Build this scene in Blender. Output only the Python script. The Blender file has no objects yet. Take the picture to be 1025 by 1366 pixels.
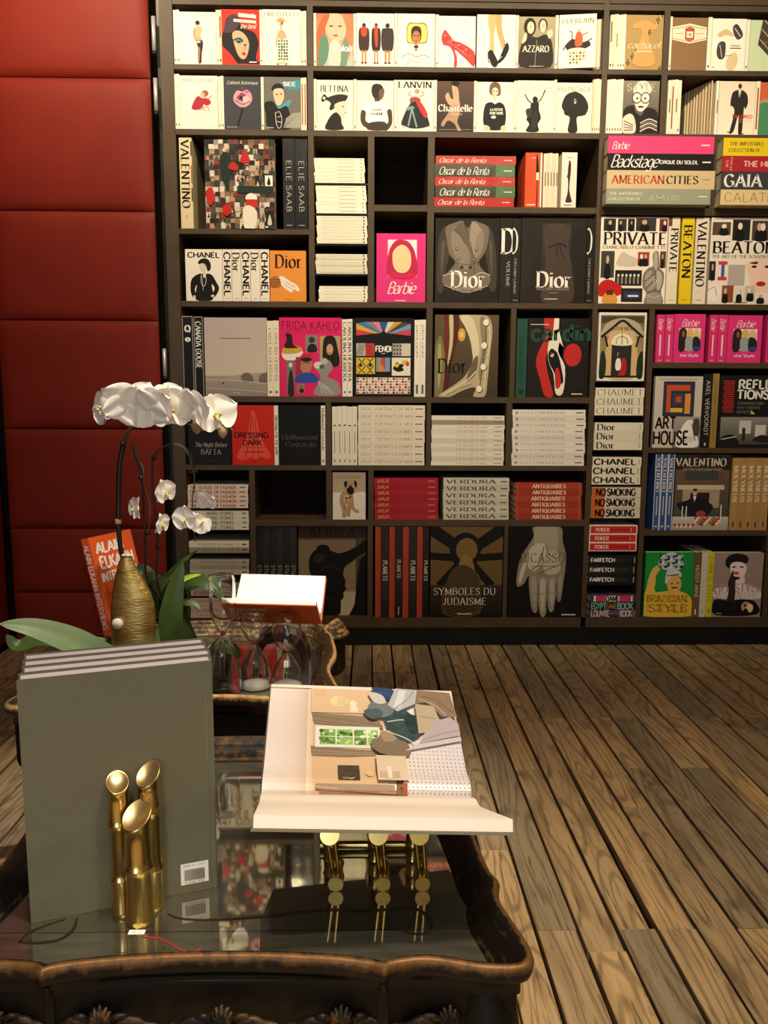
import bpy, bmesh, math, random
from mathutils import Vector, Matrix
rnd = random.Random(7)
SC = bpy.context.scene
COL = SC.collection
# ------------------------------------------------------------------ camera
FPX, IW, IH = 1060.0, 1025.0, 1366.0
CAM = Vector((0, 0, 1.066))
_p, _y, _r = math.radians(7.8197), math.radians(1.1287), math.radians(0.224)
_f = Vector((math.sin(_y)*math.cos(_p), math.cos(_y)*math.cos(_p), -math.sin(_p)))
_rt = Vector((math.cos(_y), -math.sin(_y), 0)); _up = _rt.cross(_f)
RT = math.cos(_r)*_rt + math.sin(_r)*_up
UP = -math.sin(_r)*_rt + math.cos(_r)*_up
cd = bpy.data.cameras.new('camera'); cam = bpy.data.objects.new('camera', cd); COL.objects.link(cam)
cam.matrix_world = Matrix(((RT.x, UP.x, -_f.x, CAM.x), (RT.y, UP.y, -_f.y, CAM.y), (RT.z, UP.z, -_f.z, CAM.z), (0, 0, 0, 1)))
cd.sensor_fit = 'HORIZONTAL'; cd.sensor_width = 36.0; cd.lens = 36.0*FPX/IW
cd.clip_start = 0.02; cd.clip_end = 60
SC.camera = cam

def at(px, py, y=3.4):          # point of the picture on the upright plane Y = y
    r = _f + RT*(px-IW/2)/FPX - UP*(py-IH/2)/FPX
    return CAM + r*(y/r.y)
def down(px, py, z):            # point of the picture on the level plane Z = z
    r = _f + RT*(px-IW/2)/FPX - UP*(py-IH/2)/FPX
    return CAM + r*((z-CAM.z)/r.z)

# ------------------------------------------------------------------ world, lights, exposure
W = bpy.data.worlds.new('world'); SC.world = W; W.use_nodes = True
W.node_tree.nodes['Background'].inputs[0].default_value = (0.62, 0.78, 1.0, 1)
W.node_tree.nodes['Background'].inputs[1].default_value = 1.0
SC.view_settings.view_transform = 'Standard'; SC.view_settings.look = 'None'
SC.view_settings.exposure = 0.0; SC.view_settings.gamma = 1.0; SC.view_settings.use_curve_mapping = False
WARM = (1.0, 0.80, 0.52)
def lamp(kind, name, loc, power, color=WARM, aim=None, **kw):
    d = bpy.data.lights.new(name, kind); d.energy = power; d.color = color
    for k, v in kw.items(): setattr(d, k, v)
    o = bpy.data.objects.new(name, d); COL.objects.link(o); o.location = loc
    if aim is not None:
        o.rotation_euler = (Vector(aim)-Vector(loc)).to_track_quat('-Z', 'Y').to_euler()
    return o
# ceiling spotlights washing the bookcase
for x in (-0.55, 0.35, 1.25):
    lamp('SPOT', 'shelf_spotlight', (x, 1.60, 3.22), 142, (1.0, 0.86, 0.62), (x, 3.45, 2.10),
         spot_size=math.radians(79), spot_blend=1.0, shadow_soft_size=0.04)
lamp('SPOT', 'wall_spotlight', (-1.15, 2.3, 3.22), 125, (1.0, 0.80, 0.55), (-1.25, 3.4, 2.75),
     spot_size=math.radians(80), spot_blend=1.0, shadow_soft_size=0.04)
# ceiling spotlights over the tables and the floor
lamp('SPOT', 'table_spotlight', (0.62, 0.35, 3.22), 165, (1.0, 0.87, 0.70), (-0.12, 1.35, 0.42),
     spot_size=math.radians(34), spot_blend=0.7, shadow_soft_size=0.03)
lamp('SPOT', 'flower_spotlight', (0.05, 1.15, 3.22), 270, (1.0, 0.92, 0.80), (-0.30, 1.85, 0.6),
     spot_size=math.radians(30), spot_blend=0.8, shadow_soft_size=0.03)
lamp('SPOT', 'floor_light', (0.9, 0.45, 3.22), 175, (1.0, 0.82, 0.57), (0.78, 1.0, 0.0),
     spot_size=math.radians(58), spot_blend=1.0, shadow_soft_size=0.05)
lamp('SPOT', 'floor_light', (-0.3, -0.1, 3.22), 330, (1.0, 0.84, 0.62), (-0.25, 0.05, 0), spot_size=math.radians(46), spot_blend=0.8, shadow_soft_size=0.05)  # added fill: its floor bounce brightens the underside of the open book
lamp('SPOT', 'rear_wall_fill', (0.9, -0.9, 3.22), 260, (1.0, 0.82, 0.58), (0.9, -2.6, 1.5), spot_size=math.radians(110), spot_blend=1.0, shadow_soft_size=0.1)  # added fill on the unseen rear wall, a bright surface for the brass
# daylight of the shop window behind the camera, and an added overhead fill for the room
lamp('AREA', 'window_daylight', (-0.6, -2.50, 1.30), 28, (0.72, 0.86, 1.0), (-0.6, 1.2, 1.3), shape='RECTANGLE', size=1.25, size_y=2.2)
lamp('AREA', 'overhead_fill', (0.9, -0.6, 3.24), 30, (1.0, 0.84, 0.62), (0.9, -0.6, 0), shape='RECTANGLE', size=2.6, size_y=1.6)

# ------------------------------------------------------------------ materials
def lin(h):
    if not isinstance(h, str): return tuple(h)
    c = [int(h[i:i+2], 16)/255 for i in (0, 2, 4)]
    return tuple(v/12.92 if v <= 0.04045 else ((v+0.055)/1.055)**2.4 for v in c)
def mat(name, col='808080', rough=0.5, metal=0.0, spec=0.5, coat=0.0, noise=None, bump=None, attr=None, trans=0, ior=1.45, sss=0, mapscale=(1, 1, 1), coords='Object'):
    m = bpy.data.materials.new(name); m.use_nodes = True; n = m.node_tree.nodes; L = m.node_tree.links
    b = n['Principled BSDF']; b.inputs['Base Color'].default_value = (*lin(col), 1)
    b.inputs['Roughness'].default_value = rough; b.inputs['Metallic'].default_value = metal
    b.inputs['Specular IOR Level'].default_value = spec; b.inputs['Coat Weight'].default_value = coat
    b.inputs['Coat Roughness'].default_value = 0.08
    b.inputs['Transmission Weight'].default_value = trans; b.inputs['IOR'].default_value = ior
    if sss: b.inputs['Subsurface Weight'].default_value = sss; b.inputs['Subsurface Radius'].default_value = (0.01, 0.008, 0.006)
    src = None
    tc = n.new('ShaderNodeTexCoord'); mp = n.new('ShaderNodeMapping'); L.new(tc.outputs[coords], mp.inputs[0]); mp.inputs['Scale'].default_value = mapscale
    if attr:
        a = n.new('ShaderNodeVertexColor'); a.layer_name = attr; src = a.outputs[0]
    if noise:                                   # (scale, second colour, amount, detail)
        t = n.new('ShaderNodeTexNoise'); t.inputs['Scale'].default_value = noise[0]; t.inputs['Detail'].default_value = noise[3] if len(noise) > 3 else 3
        L.new(mp.outputs[0], t.inputs['Vector'])
        rp = n.new('ShaderNodeValToRGB'); rp.color_ramp.elements[0].position = 0.38; rp.color_ramp.elements[1].position = 0.66
        L.new(t.outputs['Fac'], rp.inputs[0])
        mu = n.new('ShaderNodeMath'); mu.operation = 'MULTIPLY'; mu.inputs[1].default_value = noise[2]; L.new(rp.outputs[0], mu.inputs[0])
        mx = n.new('ShaderNodeMix'); mx.data_type = 'RGBA'; L.new(mu.outputs[0], mx.inputs[0])
        if src: L.new(src, mx.inputs[6])
        else: mx.inputs[6].default_value = (*lin(col), 1)
        mx.inputs[7].default_value = (*lin(noise[1]), 1); src = mx.outputs[2]
    if src: L.new(src, b.inputs['Base Color'])
    if bump:                                    # (scale, strength, distance)
        t = n.new('ShaderNodeTexNoise'); t.inputs['Scale'].default_value = bump[0]; t.inputs['Detail'].default_value = 4
        L.new(mp.outputs[0], t.inputs['Vector'])
        bp = n.new('ShaderNodeBump'); bp.inputs['Strength'].default_value = bump[1]; bp.inputs['Distance'].default_value = bump[2]
        L.new(t.outputs['Fac'], bp.inputs['Height']); L.new(bp.outputs[0], b.inputs['Normal'])
        if coat: L.new(bp.outputs[0], b.inputs['Coat Normal'])
    return m
M = {}
M['collar'] = mat('copper_collar', 'a8442c', rough=.35, metal=.6, noise=(30, '8a3220', .5))
M['print'] = mat('printed_paper', attr='Col', rough=0.55, spec=0.2, bump=(300, 0.04, 0.001))
M['wrap'] = mat('shrink_wrapped_print', attr='Col', rough=0.45, spec=0.2, coat=0.5, bump=(14, 0.35, 0.006))
M['pages'] = mat('page_edges', 'e9dfc8', rough=0.8, spec=0.2, noise=(160, 'cfc3a6', 0.5, 2), mapscale=(1, 1, 1))
M['shelf'] = mat('brown_lacquer', '4f3f2c', rough=0.5, spec=0.3, noise=(9, '433424', 0.6), bump=(120, 0.05, 0.001))
M['shelf_back'] = mat('dark_back_panel', '2a1c14', rough=0.7, spec=0.15, noise=(6, '20150f', 0.6))
M['black_metal'] = mat('black_metal', '0c0b0a', rough=0.4, spec=0.4, noise=(20, '15120f', 0.5))
M['steel'] = mat('brushed_steel', 'd9d4c8', rough=0.35, metal=0.6, noise=(60, 'b9b3a6', 0.5))

# ------------------------------------------------------------------ object helpers
def link(name, me, parent=None, loc=None):
    o = bpy.data.objects.new(name, me); COL.objects.link(o)
    if parent: o.parent = parent
    if loc is not None: o.location = loc
    return o
def tag(o, label=None, cat=None, group=None, kind=None):
    if label: o['label'] = label
    if cat: o['category'] = cat
    if group: o['group'] = group
    if kind: o['kind'] = kind
    return o
def thing(name, loc, label, cat, group=None, rz=0):
    o = bpy.data.objects.new(name, None); COL.objects.link(o); o.location = loc; o.rotation_euler.z = rz
    o.empty_display_size = 0.05
    return tag(o, label, cat, group)
class MB:
    """collects geometry for ONE mesh object"""
    def __init__(s): s.v = []; s.f = []; s.c = []; s.smooth = []
    def add(s, vs, fs, col=None, smooth=False):
        n = len(s.v); s.v += [tuple(q) for q in vs]; s.f += [tuple(i+n for i in q) for q in fs]
        s.smooth += [smooth]*len(fs)
        if col is None: s.c += [(0.8, 0.8, 0.8, 1)]*len(vs)
        elif isinstance(col, list): s.c += [(*lin(q), 1) for q in col]
        else: s.c += [(*lin(col), 1)]*len(vs)
    def box(s, x0, y0, z0, x1, y1, z1, col=None, bev=0.0):
        if bev <= 0:
            vs = [(x, y, z) for x in (x0, x1) for y in (y0, y1) for z in (z0, z1)]
            fs = [(0, 1, 3, 2), (4, 6, 7, 5), (0, 4, 5, 1), (2, 3, 7, 6), (0, 2, 6, 4), (1, 5, 7, 3)]
            s.add(vs, fs, col); return
        bm = bmesh.new(); bmesh.ops.create_cube(bm, size=1)
        for v in bm.verts: v.co = Vector(((x0+x1)/2+v.co.x*(x1-x0), (y0+y1)/2+v.co.y*(y1-y0), (z0+z1)/2+v.co.z*(z1-z0)))
        bmesh.ops.bevel(bm, geom=list(bm.edges), offset=bev, segments=2, profile=0.6, affect='EDGES')
        s.bm(bm, col)
    def bm(s, bm, col=None, smooth=False):
        bm.verts.index_update()
        s.add([v.co.copy() for v in bm.verts], [[v.index for v in f.verts] for f in bm.faces], col, smooth); bm.free()
    def lathe(s, prof, c=(0, 0, 0), n=24, col=None, cap=True, sx=1, sy=1, slant=None):
        """prof: (radius, z) list; slant(z, angle) may shift z"""
        vs = []; m = len(prof)
        for i in range(n):
            a = 2*math.pi*i/n
            for r, z in prof:
                zz = z+(slant(z, a, r) if slant else 0)
                vs.append((c[0]+r*sx*math.cos(a), c[1]+r*sy*math.sin(a), c[2]+zz))
        fs = [(i*m+j, ((i+1) % n)*m+j, ((i+1) % n)*m+j+1, i*m+j+1) for i in range(n) for j in range(m-1)]
        s.add(vs, fs, col, True)
        if cap:
            if prof[0][0] > 1e-5: s.add([vs[i*m] for i in range(n)][::-1], [tuple(range(n))], col)
            if prof[-1][0] > 1e-5: s.add([vs[i*m+m-1] for i in range(n)], [tuple(range(n))], col)
    def tube(s, pts, rad, n=10, col=None, cap=True):
        pts = [Vector(q) for q in pts]; k = len(pts)
        R = rad if isinstance(rad, (list, tuple)) else [rad]*k
        t0 = (pts[1]-pts[0]).normalized(); u = t0.orthogonal().normalized(); vs = []
        for i, p in enumerate(pts):
            t = (pts[min(i+1, k-1)]-pts[max(i-1, 0)]).normalized()
            u = (u-t*u.dot(t)).normalized(); w = t.cross(u)
            for j in range(n):
                a = 2*math.pi*j/n; vs.append(p+(u*math.cos(a)+w*math.sin(a))*R[i])
        fs = [(i*n+j, i*n+(j+1) % n, (i+1)*n+(j+1) % n, (i+1)*n+j) for i in range(k-1) for j in range(n)]
        s.add(vs, fs, col, True)
        if cap: s.add(vs[:n][::-1], [tuple(range(n))], col); s.add(vs[-n:], [tuple(range(n))], col)
    def mesh(s, name, m):
        me = bpy.data.meshes.new(name); me.from_pydata(s.v, [], s.f); me.materials.append(m)
        ca = me.color_attributes.new('Col', 'FLOAT_COLOR', 'POINT')
        ca.data.foreach_set('color', [q for c in s.c for q in c])
        me.polygons.foreach_set('use_smooth', s.smooth); me.update()
        return me
    def build(s, name, m, parent=None, loc=None):
        return link(name, s.mesh(name, m), parent, loc)
def smoothpts(P, n=6, closed=False):
    P = [Vector(q) for q in P]; k = len(P); out = []
    for i in range(k if closed else k-1):
        a = P[(i-1) % k] if closed or i > 0 else P[i]*2-P[i+1]
        b = P[i]; c = P[(i+1) % k]
        d = P[(i+2) % k] if closed or i+2 < k else c*2-b
        for j in range(n):
            t = j/n
            out.append(0.5*((2*b)+(c-a)*t+(2*a-5*b+4*c-d)*t*t+(3*b-a-3*c+d)*t*t*t))
    if not closed: out.append(P[-1])
    return out
# ------------------------------------------------------------------ a small stroke alphabet for the printed lettering
# glyph: advance width | strokes (x,y pairs in a cell of cap height 1; '~' = smooth curve)
FONT = {
'A': '.70|0,0 .35,1 .7,0|.13,.34 .57,.34', 'B': '.58|.06,0 .06,1|~.06,1 .3,1 .48,.9 .48,.64 .3,.53 .06,.53|~.3,.53 .52,.45 .56,.2 .44,.03 .06,0',
'C': '.68|~.64,.80 .52,.95 .36,1 .14,.88 .03,.5 .14,.12 .36,0 .52,.05 .64,.2', 'D': '.68|.06,0 .06,1|~.06,1 .34,.99 .56,.86 .65,.5 .56,.14 .34,.01 .06,0',
'E': '.54|.06,0 .06,1|.06,1 .5,1|.06,.53 .42,.53|.06,0 .52,0', 'F': '.52|.06,0 .06,1|.06,1 .5,1|.06,.52 .42,.52',
'G': '.72|~.64,.82 .52,.95 .36,1 .14,.88 .03,.5 .14,.12 .36,0 .54,.05 .66,.16|.66,.12 .66,.45|.44,.45 .7,.45', 'H': '.70|.06,0 .06,1|.64,0 .64,1|.06,.52 .64,.52',
'I': '.20|.1,0 .1,1', 'J': '.42|~.34,1 .34,.5 .33,.16 .18,0 .03,.12', 'K': '.66|.06,0 .06,1|.58,1 .08,.42|.22,.56 .64,0', 'L': '.52|.06,0 .06,1|.06,0 .5,0',
'M': '.84|.06,0 .06,1|.06,1 .42,.08 .78,1|.78,1 .78,0', 'N': '.72|.06,0 .06,1|.06,1 .66,0|.66,0 .66,1', 'O': '.74|~.37,1 .12,.87 .03,.5 .12,.13 .37,0 .62,.13 .71,.5 .62,.87 .37,1',
'P': '.56|.06,0 .06,1|~.06,1 .36,1 .52,.86 .52,.62 .36,.47 .06,.47', 'Q': '.74|~.37,1 .12,.87 .03,.5 .12,.13 .37,0 .62,.13 .71,.5 .62,.87 .37,1|.4,.25 .72,-.1',
'R': '.62|.06,0 .06,1|~.06,1 .34,1 .5,.86 .5,.64 .34,.5 .06,.5|.28,.5 .6,0', 'S': '.54|~.48,.82 .36,.98 .2,.99 .05,.86 .08,.66 .27,.52 .46,.38 .5,.16 .34,.01 .18,.01 .04,.18',
'T': '.62|.31,0 .31,1|.0,1 .62,1', 'U': '.70|~.06,1 .06,.4 .12,.1 .34,0 .56,.1 .62,.4 .62,1', 'V': '.68|0,1 .34,0 .68,1', 'W': '.96|0,1 .25,0 .48,.9 .71,0 .96,1',
'X': '.66|.02,1 .64,0|.62,1 .02,0', 'Y': '.64|0,1 .32,.48 .64,1|.32,.48 .32,0', 'Z': '.58|.02,1 .56,1 .02,0 .58,0',
'a': '.50|~.06,.58 .22,.68 .38,.6 .42,.4 .42,0|~.42,.4 .2,.38 .04,.24 .08,.04 .22,0 .42,.14', 'b': '.54|.06,1 .06,0|~.06,.5 .26,.68 .44,.56 .5,.34 .44,.1 .26,0 .06,.14',
'c': '.48|~.44,.52 .28,.68 .1,.56 .03,.34 .1,.1 .28,0 .45,.14', 'd': '.54|.46,1 .46,0|~.46,.52 .28,.68 .1,.56 .03,.34 .1,.1 .28,0 .46,.14',
'e': '.50|~.05,.37 .46,.38 .42,.6 .26,.68 .08,.56 .03,.32 .1,.08 .28,0 .45,.12', 'f': '.34|~.32,.96 .2,1 .12,.86 .12,.6 .12,0|0,.64 .3,.64',
'g': '.52|~.44,.5 .26,.68 .08,.56 .03,.36 .1,.14 .26,.06 .44,.16|~.44,.66 .44,0 .4,-.24 .22,-.3 .06,-.2', 'h': '.54|.06,1 .06,0|~.06,.48 .22,.66 .4,.64 .46,.44 .46,0',
'i': '.16|.08,.66 .08,0|.08,.86 .08,.94', 'j': '.2|~.12,.66 .12,0 .08,-.24 -.06,-.28|.12,.86 .12,.94', 'k': '.5|.06,1 .06,0|.42,.66 .08,.26|.18,.38 .48,0', 'l': '.16|.08,1 .08,0',
'm': '.82|.06,.66 .06,0|~.06,.48 .2,.66 .34,.64 .4,.44 .4,0|~.4,.48 .54,.66 .68,.64 .74,.44 .74,0', 'n': '.54|.06,.66 .06,0|~.06,.48 .22,.66 .4,.64 .46,.44 .46,0',
'o': '.54|~.27,.68 .09,.57 .03,.34 .09,.1 .27,0 .45,.1 .51,.34 .45,.57 .27,.68', 'p': '.54|.06,.66 .06,-.3|~.06,.5 .26,.68 .44,.56 .5,.34 .44,.1 .26,0 .06,.14',
'q': '.54|.46,.66 .46,-.3|~.46,.52 .28,.68 .1,.56 .03,.34 .1,.1 .28,0 .46,.14', 'r': '.36|.06,.66 .06,0|~.06,.46 .16,.62 .34,.66', 's': '.42|~.36,.56 .24,.68 .08,.6 .08,.42 .24,.34 .38,.24 .36,.06 .2,0 .04,.1',
't': '.34|~.12,.92 .12,.2 .18,.02 .32,.04|0,.66 .3,.66', 'u': '.54|~.06,.66 .06,.24 .14,.02 .3,.02 .46,.2|.46,.66 .46,0', 'v': '.48|0,.66 .24,0 .48,.66',
'w': '.72|0,.66 .18,0 .36,.6 .54,0 .72,.66', 'x': '.46|.02,.66 .44,0|.44,.66 .02,0', 'y': '.48|0,.66 .24,.02|.48,.66 .2,-.1 .04,-.3', 'z': '.44|.03,.66 .42,.66 .02,0 .44,0',
'0': '.6|~.3,1 .1,.86 .04,.5 .1,.14 .3,0 .5,.14 .56,.5 .5,.86 .3,1', '1': '.36|.06,.8 .2,1 .2,0', '2': '.56|~.05,.8 .16,.97 .34,1 .48,.86 .44,.6 .04,.02|.04,0 .54,0',
'9': '.56|~.5,.7 .4,.96 .2,.98 .06,.8 .08,.56 .26,.46 .46,.56 .52,.75 .48,.3 .2,0', '5': '.56|.48,1 .1,1 .08,.58|~.08,.56 .34,.62 .5,.46 .5,.18 .3,0 .05,.1',
'-': '.4|.05,.4 .35,.4', '.': '.18|.08,0 .08,.06', "'": '.16|.1,1 .06,.8', ':': '.2|.1,.1 .1,.16|.1,.5 .1,.56', '&': '.7|~.66,.4 .4,.02 .16,.02 .06,.25 .4,.62 .42,.86 .26,1 .12,.84 .2,.6 .64,0',
'|': '.2|.1,-.1 .1,1.1'}
_G = {}
def glyph(ch):
    if ch in _G: return _G[ch]
    base = {'é': 'e', 'Ï': 'I', 'è': 'e', '/': 'I'}.get(ch, ch)
    a = FONT.get(base, '.3|').split('|') if ch != '|' else ['.2', '.1,-.1 .1,1.1']
    st = []
    for q in a[1:]:
        if not q: continue
        sm = q[0] == '~'
        P = [tuple(float(v) for v in w.split(',')) for w in q.lstrip('~').split()]
        if sm: P = [tuple(v) for v in smoothpts([(x, y, 0) for x, y in P], 3)]
        st.append(([(p[0], p[1]) for p in P], sm))
    if ch in 'éè': st.append(([(.16, .8), (.32, .98)], False))
    if ch == 'Ï': st += [([(-.02, 1.14), (.02, 1.14)], False), ([(.18, 1.14), (.22, 1.14)], False)]
    _G[ch] = (float(a[0]), st); return _G[ch]
def text_strokes(txt, style):
    """quads (list of 4-point polygons) of a line of text, cell height 1, origin left base; returns polys, width"""
    wmax, wmin, track, shear, serif = {'s': (.20, .045, .16, 0, 1), 'h': (.10, .03, .2, 0, 1), 'b': (.20, .18, .12, 0, 0),
        'n': (.10, .09, .18, 0, 0), 'l': (.06, .05, .2, 0, 0), 'k': (.11, .05, .0, .35, 0), 'i': (.11, .04, .1, .25, 0), 'x': (.24, .2, .1, 0, 0)}[style]
    x = 0; polys = []
    for ch in txt:
        if ch == ' ': x += .38; continue
        adv, st = glyph(ch)
        for P, sm in st:
            P = [(a+x, b) for a, b in P]; n = len(P)
            L = []; R_ = []
            for i in range(n):
                a = P[max(i-1, 0)]; b = P[min(i+1, n-1)]
                dx, dy = b[0]-a[0], b[1]-a[1]; d = math.hypot(dx, dy) or 1; dx /= d; dy /= d
                ang = math.atan2(dy, dx)
                w = (wmin+(wmax-wmin)*abs(math.sin(ang-.35))**1.3)/2
                L.append((P[i][0]-dy*w, P[i][1]+dx*w)); R_.append((P[i][0]+dy*w, P[i][1]-dx*w))
            if sm or n == 2:
                for i in range(n-1): polys.append([L[i], R_[i], R_[i+1], L[i+1]])
            else:
                for i in range(n-1):
                    a, b = P[i], P[i+1]; dx, dy = b[0]-a[0], b[1]-a[1]; d = math.hypot(dx, dy) or 1; dx /= d; dy /= d
                    w = (wmin+(wmax-wmin)*abs(math.sin(math.atan2(dy, dx)-.35))**1.3)/2
                    polys.append([(a[0]-dy*w, a[1]+dx*w), (a[0]+dy*w, a[1]-dx*w), (b[0]+dy*w, b[1]-dx*w), (b[0]-dy*w, b[1]+dx*w)])
            if serif:
                for (e, o) in ((P[0], P[1]), (P[-1], P[-2])):
                    if abs(e[1]-o[1]) > .6*abs(e[0]-o[0]) and min(abs(e[1]), abs(e[1]-1), abs(e[1]-.66)) < .02 and not sm:
                        polys.append([(e[0]-.14, e[1]-.02), (e[0]+.14, e[1]-.02), (e[0]+.14, e[1]+.025), (e[0]-.14, e[1]+.025)])
        x += adv+track
    wd = x-track
    if shear: polys = [[(a+b*shear, b) for a, b in q] for q in polys]
    return polys, max(wd, .1)

# ------------------------------------------------------------------ flat print: shapes in page units (u right 0..1, v down 0..1)
def r(c, x0, y0, x1, y1): return ('r', c, x0, y0, x1, y1)
def g(c, c2, x0, y0, x1, y1, horiz=0): return ('g', c, c2, x0, y0, x1, y1, horiz)
def e(c, cx, cy, rx, ry, rot=0): return ('e', c, cx, cy, rx, ry, rot)
def p(c, *q): return ('p', c, q)
def b(c, *q): return ('b', c, q)
def l(c, w, *q): return ('l', c, w, q)
def t(c, s, cx, cy, h, st='s', w=None, rot=0): return ('t', c, s, cx, cy, h, st, w, rot)
def art_mesh(name, art, Wd, Hd, m, y=0.0, fill=None):
    """mesh of the print on a face Wd x Hd standing in the plane Y=y, lower left corner at the origin"""
    mb = MB(); k = 0
    def put(pts, col, faces=None):
        mb.add([(a, y-0.00025-k*0.000018, bz) for a, bz in pts], faces or [tuple(range(len(pts)))], col)
    if fill and not (art[0][0] == 'r' and art[0][2:] == (0, 0, 1, 1)): art = [r(fill, 0, 0, 1, 1)]+list(art)
    U = lambda u, v: (u*Wd, Hd-v*Hd)
    for s in art:
        k += 1; kd, c = s[0], s[1]
        if kd == 'r':
            x0, y0, x1, y1 = s[2:]; put([U(x0, y1), U(x1, y1), U(x1, y0), U(x0, y0)], c)
        elif kd == 'g':
            x0, y0, x1, y1, hz = s[3:]
            put([U(x0, y1), U(x1, y1), U(x1, y0), U(x0, y0)], [c, s[2], s[2], c] if hz else [s[2], s[2], c, c])
        elif kd == 'e':
            cx, cy, rx, ry, rot = s[2:]; n = 18; ro = math.radians(rot); pts = []
            for i in range(n):
                a = -2*math.pi*i/n; X = rx*Wd*math.cos(a); Y = ry*Hd*math.sin(a)
                pts.append((min(max(cx*Wd+X*math.cos(ro)-Y*math.sin(ro), 0), Wd), min(max(Hd-(cy*Hd+X*math.sin(ro)+Y*math.cos(ro)), 0), Hd)))
            put(pts, c)
        elif kd in 'pb':
            q = s[2]; P = [U(q[i], q[i+1]) for i in range(0, len(q), 2)]
            if kd == 'b': P = [(v[0], v[1]) for v in smoothpts([(a, b_, 0) for a, b_ in P], 4, True)]
            P = [(min(max(v[0], 0), Wd), min(max(v[1], 0), Hd)) for v in P]
            ar = sum(P[i-1][0]*P[i][1]-P[i][0]*P[i-1][1] for i in range(len(P)))
            if ar < 0: P = P[::-1]
            put(P, c)
        elif kd == 'l':
            w = s[2]*Wd/2; q = s[3]; P = [U(q[i], q[i+1]) for i in range(0, len(q), 2)]
            if len(P) > 2: P = [(v[0], v[1]) for v in smoothpts([(a, b_, 0) for a, b_ in P], 4)]
            P = [(min(max(v[0], 0), Wd), min(max(v[1], 0), Hd)) for v in P]; n = len(P); vs = []
            for i in range(n):
                a, b_ = P[max(i-1, 0)], P[min(i+1, n-1)]; dx, dy = b_[0]-a[0], b_[1]-a[1]; d = math.hypot(dx, dy) or 1
                vs += [(P[i][0]-dy/d*w, P[i][1]+dx/d*w), (P[i][0]+dy/d*w, P[i][1]-dx/d*w)]
            put(vs, c, [(2*i, 2*i+1, 2*i+3, 2*i+2) for i in range(n-1)])
        elif kd == 't':
            txt, cx, cy, h, st, w, rot = s[2:]
            polys, wd = text_strokes(txt, st)
            hh = h*(Wd if rot else Hd); ww = (w*(Hd if rot else Wd)) if w else wd*hh
            vs = []; fs = []
            for q in polys:
                n0 = len(vs)
                for a, b_ in q:
                    X = (a/wd-.5)*ww; Y = (b_-.5)*hh
                    if rot == 1: X, Y = Y, -X
                    elif rot == -1: X, Y = -Y, X
                    vs.append((cx*Wd+X, Hd-cy*Hd+Y))
                fs.append(tuple(range(n0, len(vs))))
            if vs: put(vs, c, fs)
    return mb.mesh(name, m)

# ------------------------------------------------------------------ books
_cache = {}
BT = 0.0022
def book_meshes(kind, Wd, Hd, D, ccol, pcol, key, art, m, side=None):
    """face size Wd x Hd seen from the front, D deep. kind F: cover faces front, S: spine upright, L: lying, spine front"""
    k = (kind, round(Wd, 3), round(Hd, 3), round(D, 3), ccol, pcol, key, m.name)
    if k in _cache: return _cache[k]
    if kind == 'F': w, t_, h = Wd, D, Hd
    elif kind == 'S': w, t_, h = D, Wd, Hd
    else: w, t_, h = D, Hd, Wd
    b_ = min(BT, t_*0.22); rr = min(b_*.9, t_*.2); w = max(w, .03)
    prof = [(0, rr), (rr, 0), (.006, 0), (.008, .0007), (.010, 0), (w, 0), (w, b_), (b_, b_), (b_, t_-b_), (w, t_-b_), (w, t_), (.010, t_), (.008, t_-.0007), (.006, t_), (rr, t_), (0, t_-rr)]
    n = len(prof)
    def tr(x, y, z):
        if kind == 'F': return (x, y, z)
        if kind == 'S': return (Wd-y, x, z)
        return (z, x, y)
    cv = MB()
    vs = [tr(a, c, 0) for a, c in prof]+[tr(a, c, h) for a, c in prof]
    fs = [(i, (i+1) % n, n+(i+1) % n, n+i) for i in range(n)]
    caps = [(0, 1, 2, 3, 4, 5, 6, 7), (8, 9, 10, 11, 12, 13, 14, 15), (0, 7, 8, 15)]
    fs += [tuple(reversed(q)) for q in caps]+[tuple(n+i for i in q) for q in caps]
    cv.add(vs, fs, ccol)
    pg = MB(); x0, x1, y0, y1, z0, z1 = b_, w-.0025, b_, t_-b_, .002, h-.002
    mx = x1-.0012
    P = [(x0, y0), (x1, y0), (mx, (y0+y1)/2), (x1, y1), (x0, y1)]
    vs = [tr(a, c, z0) for a, c in P]+[tr(a, c, z1) for a, c in P]
    pg.add(vs, [(4, 3, 2, 1, 0), (5, 6, 7, 8, 9)]+[(i, (i+1) % 5, 5+(i+1) % 5, 5+i) for i in range(5)], pcol)
    out = [cv.mesh('cover', m), pg.mesh('page_block', M['print'])]
    out.append(art_mesh('print', art, Wd, Hd, m, fill=ccol) if art else None)
    _cache[k] = out; return out
ARTS = {}
NB = [0]; UPR = []; BRD = []
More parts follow.
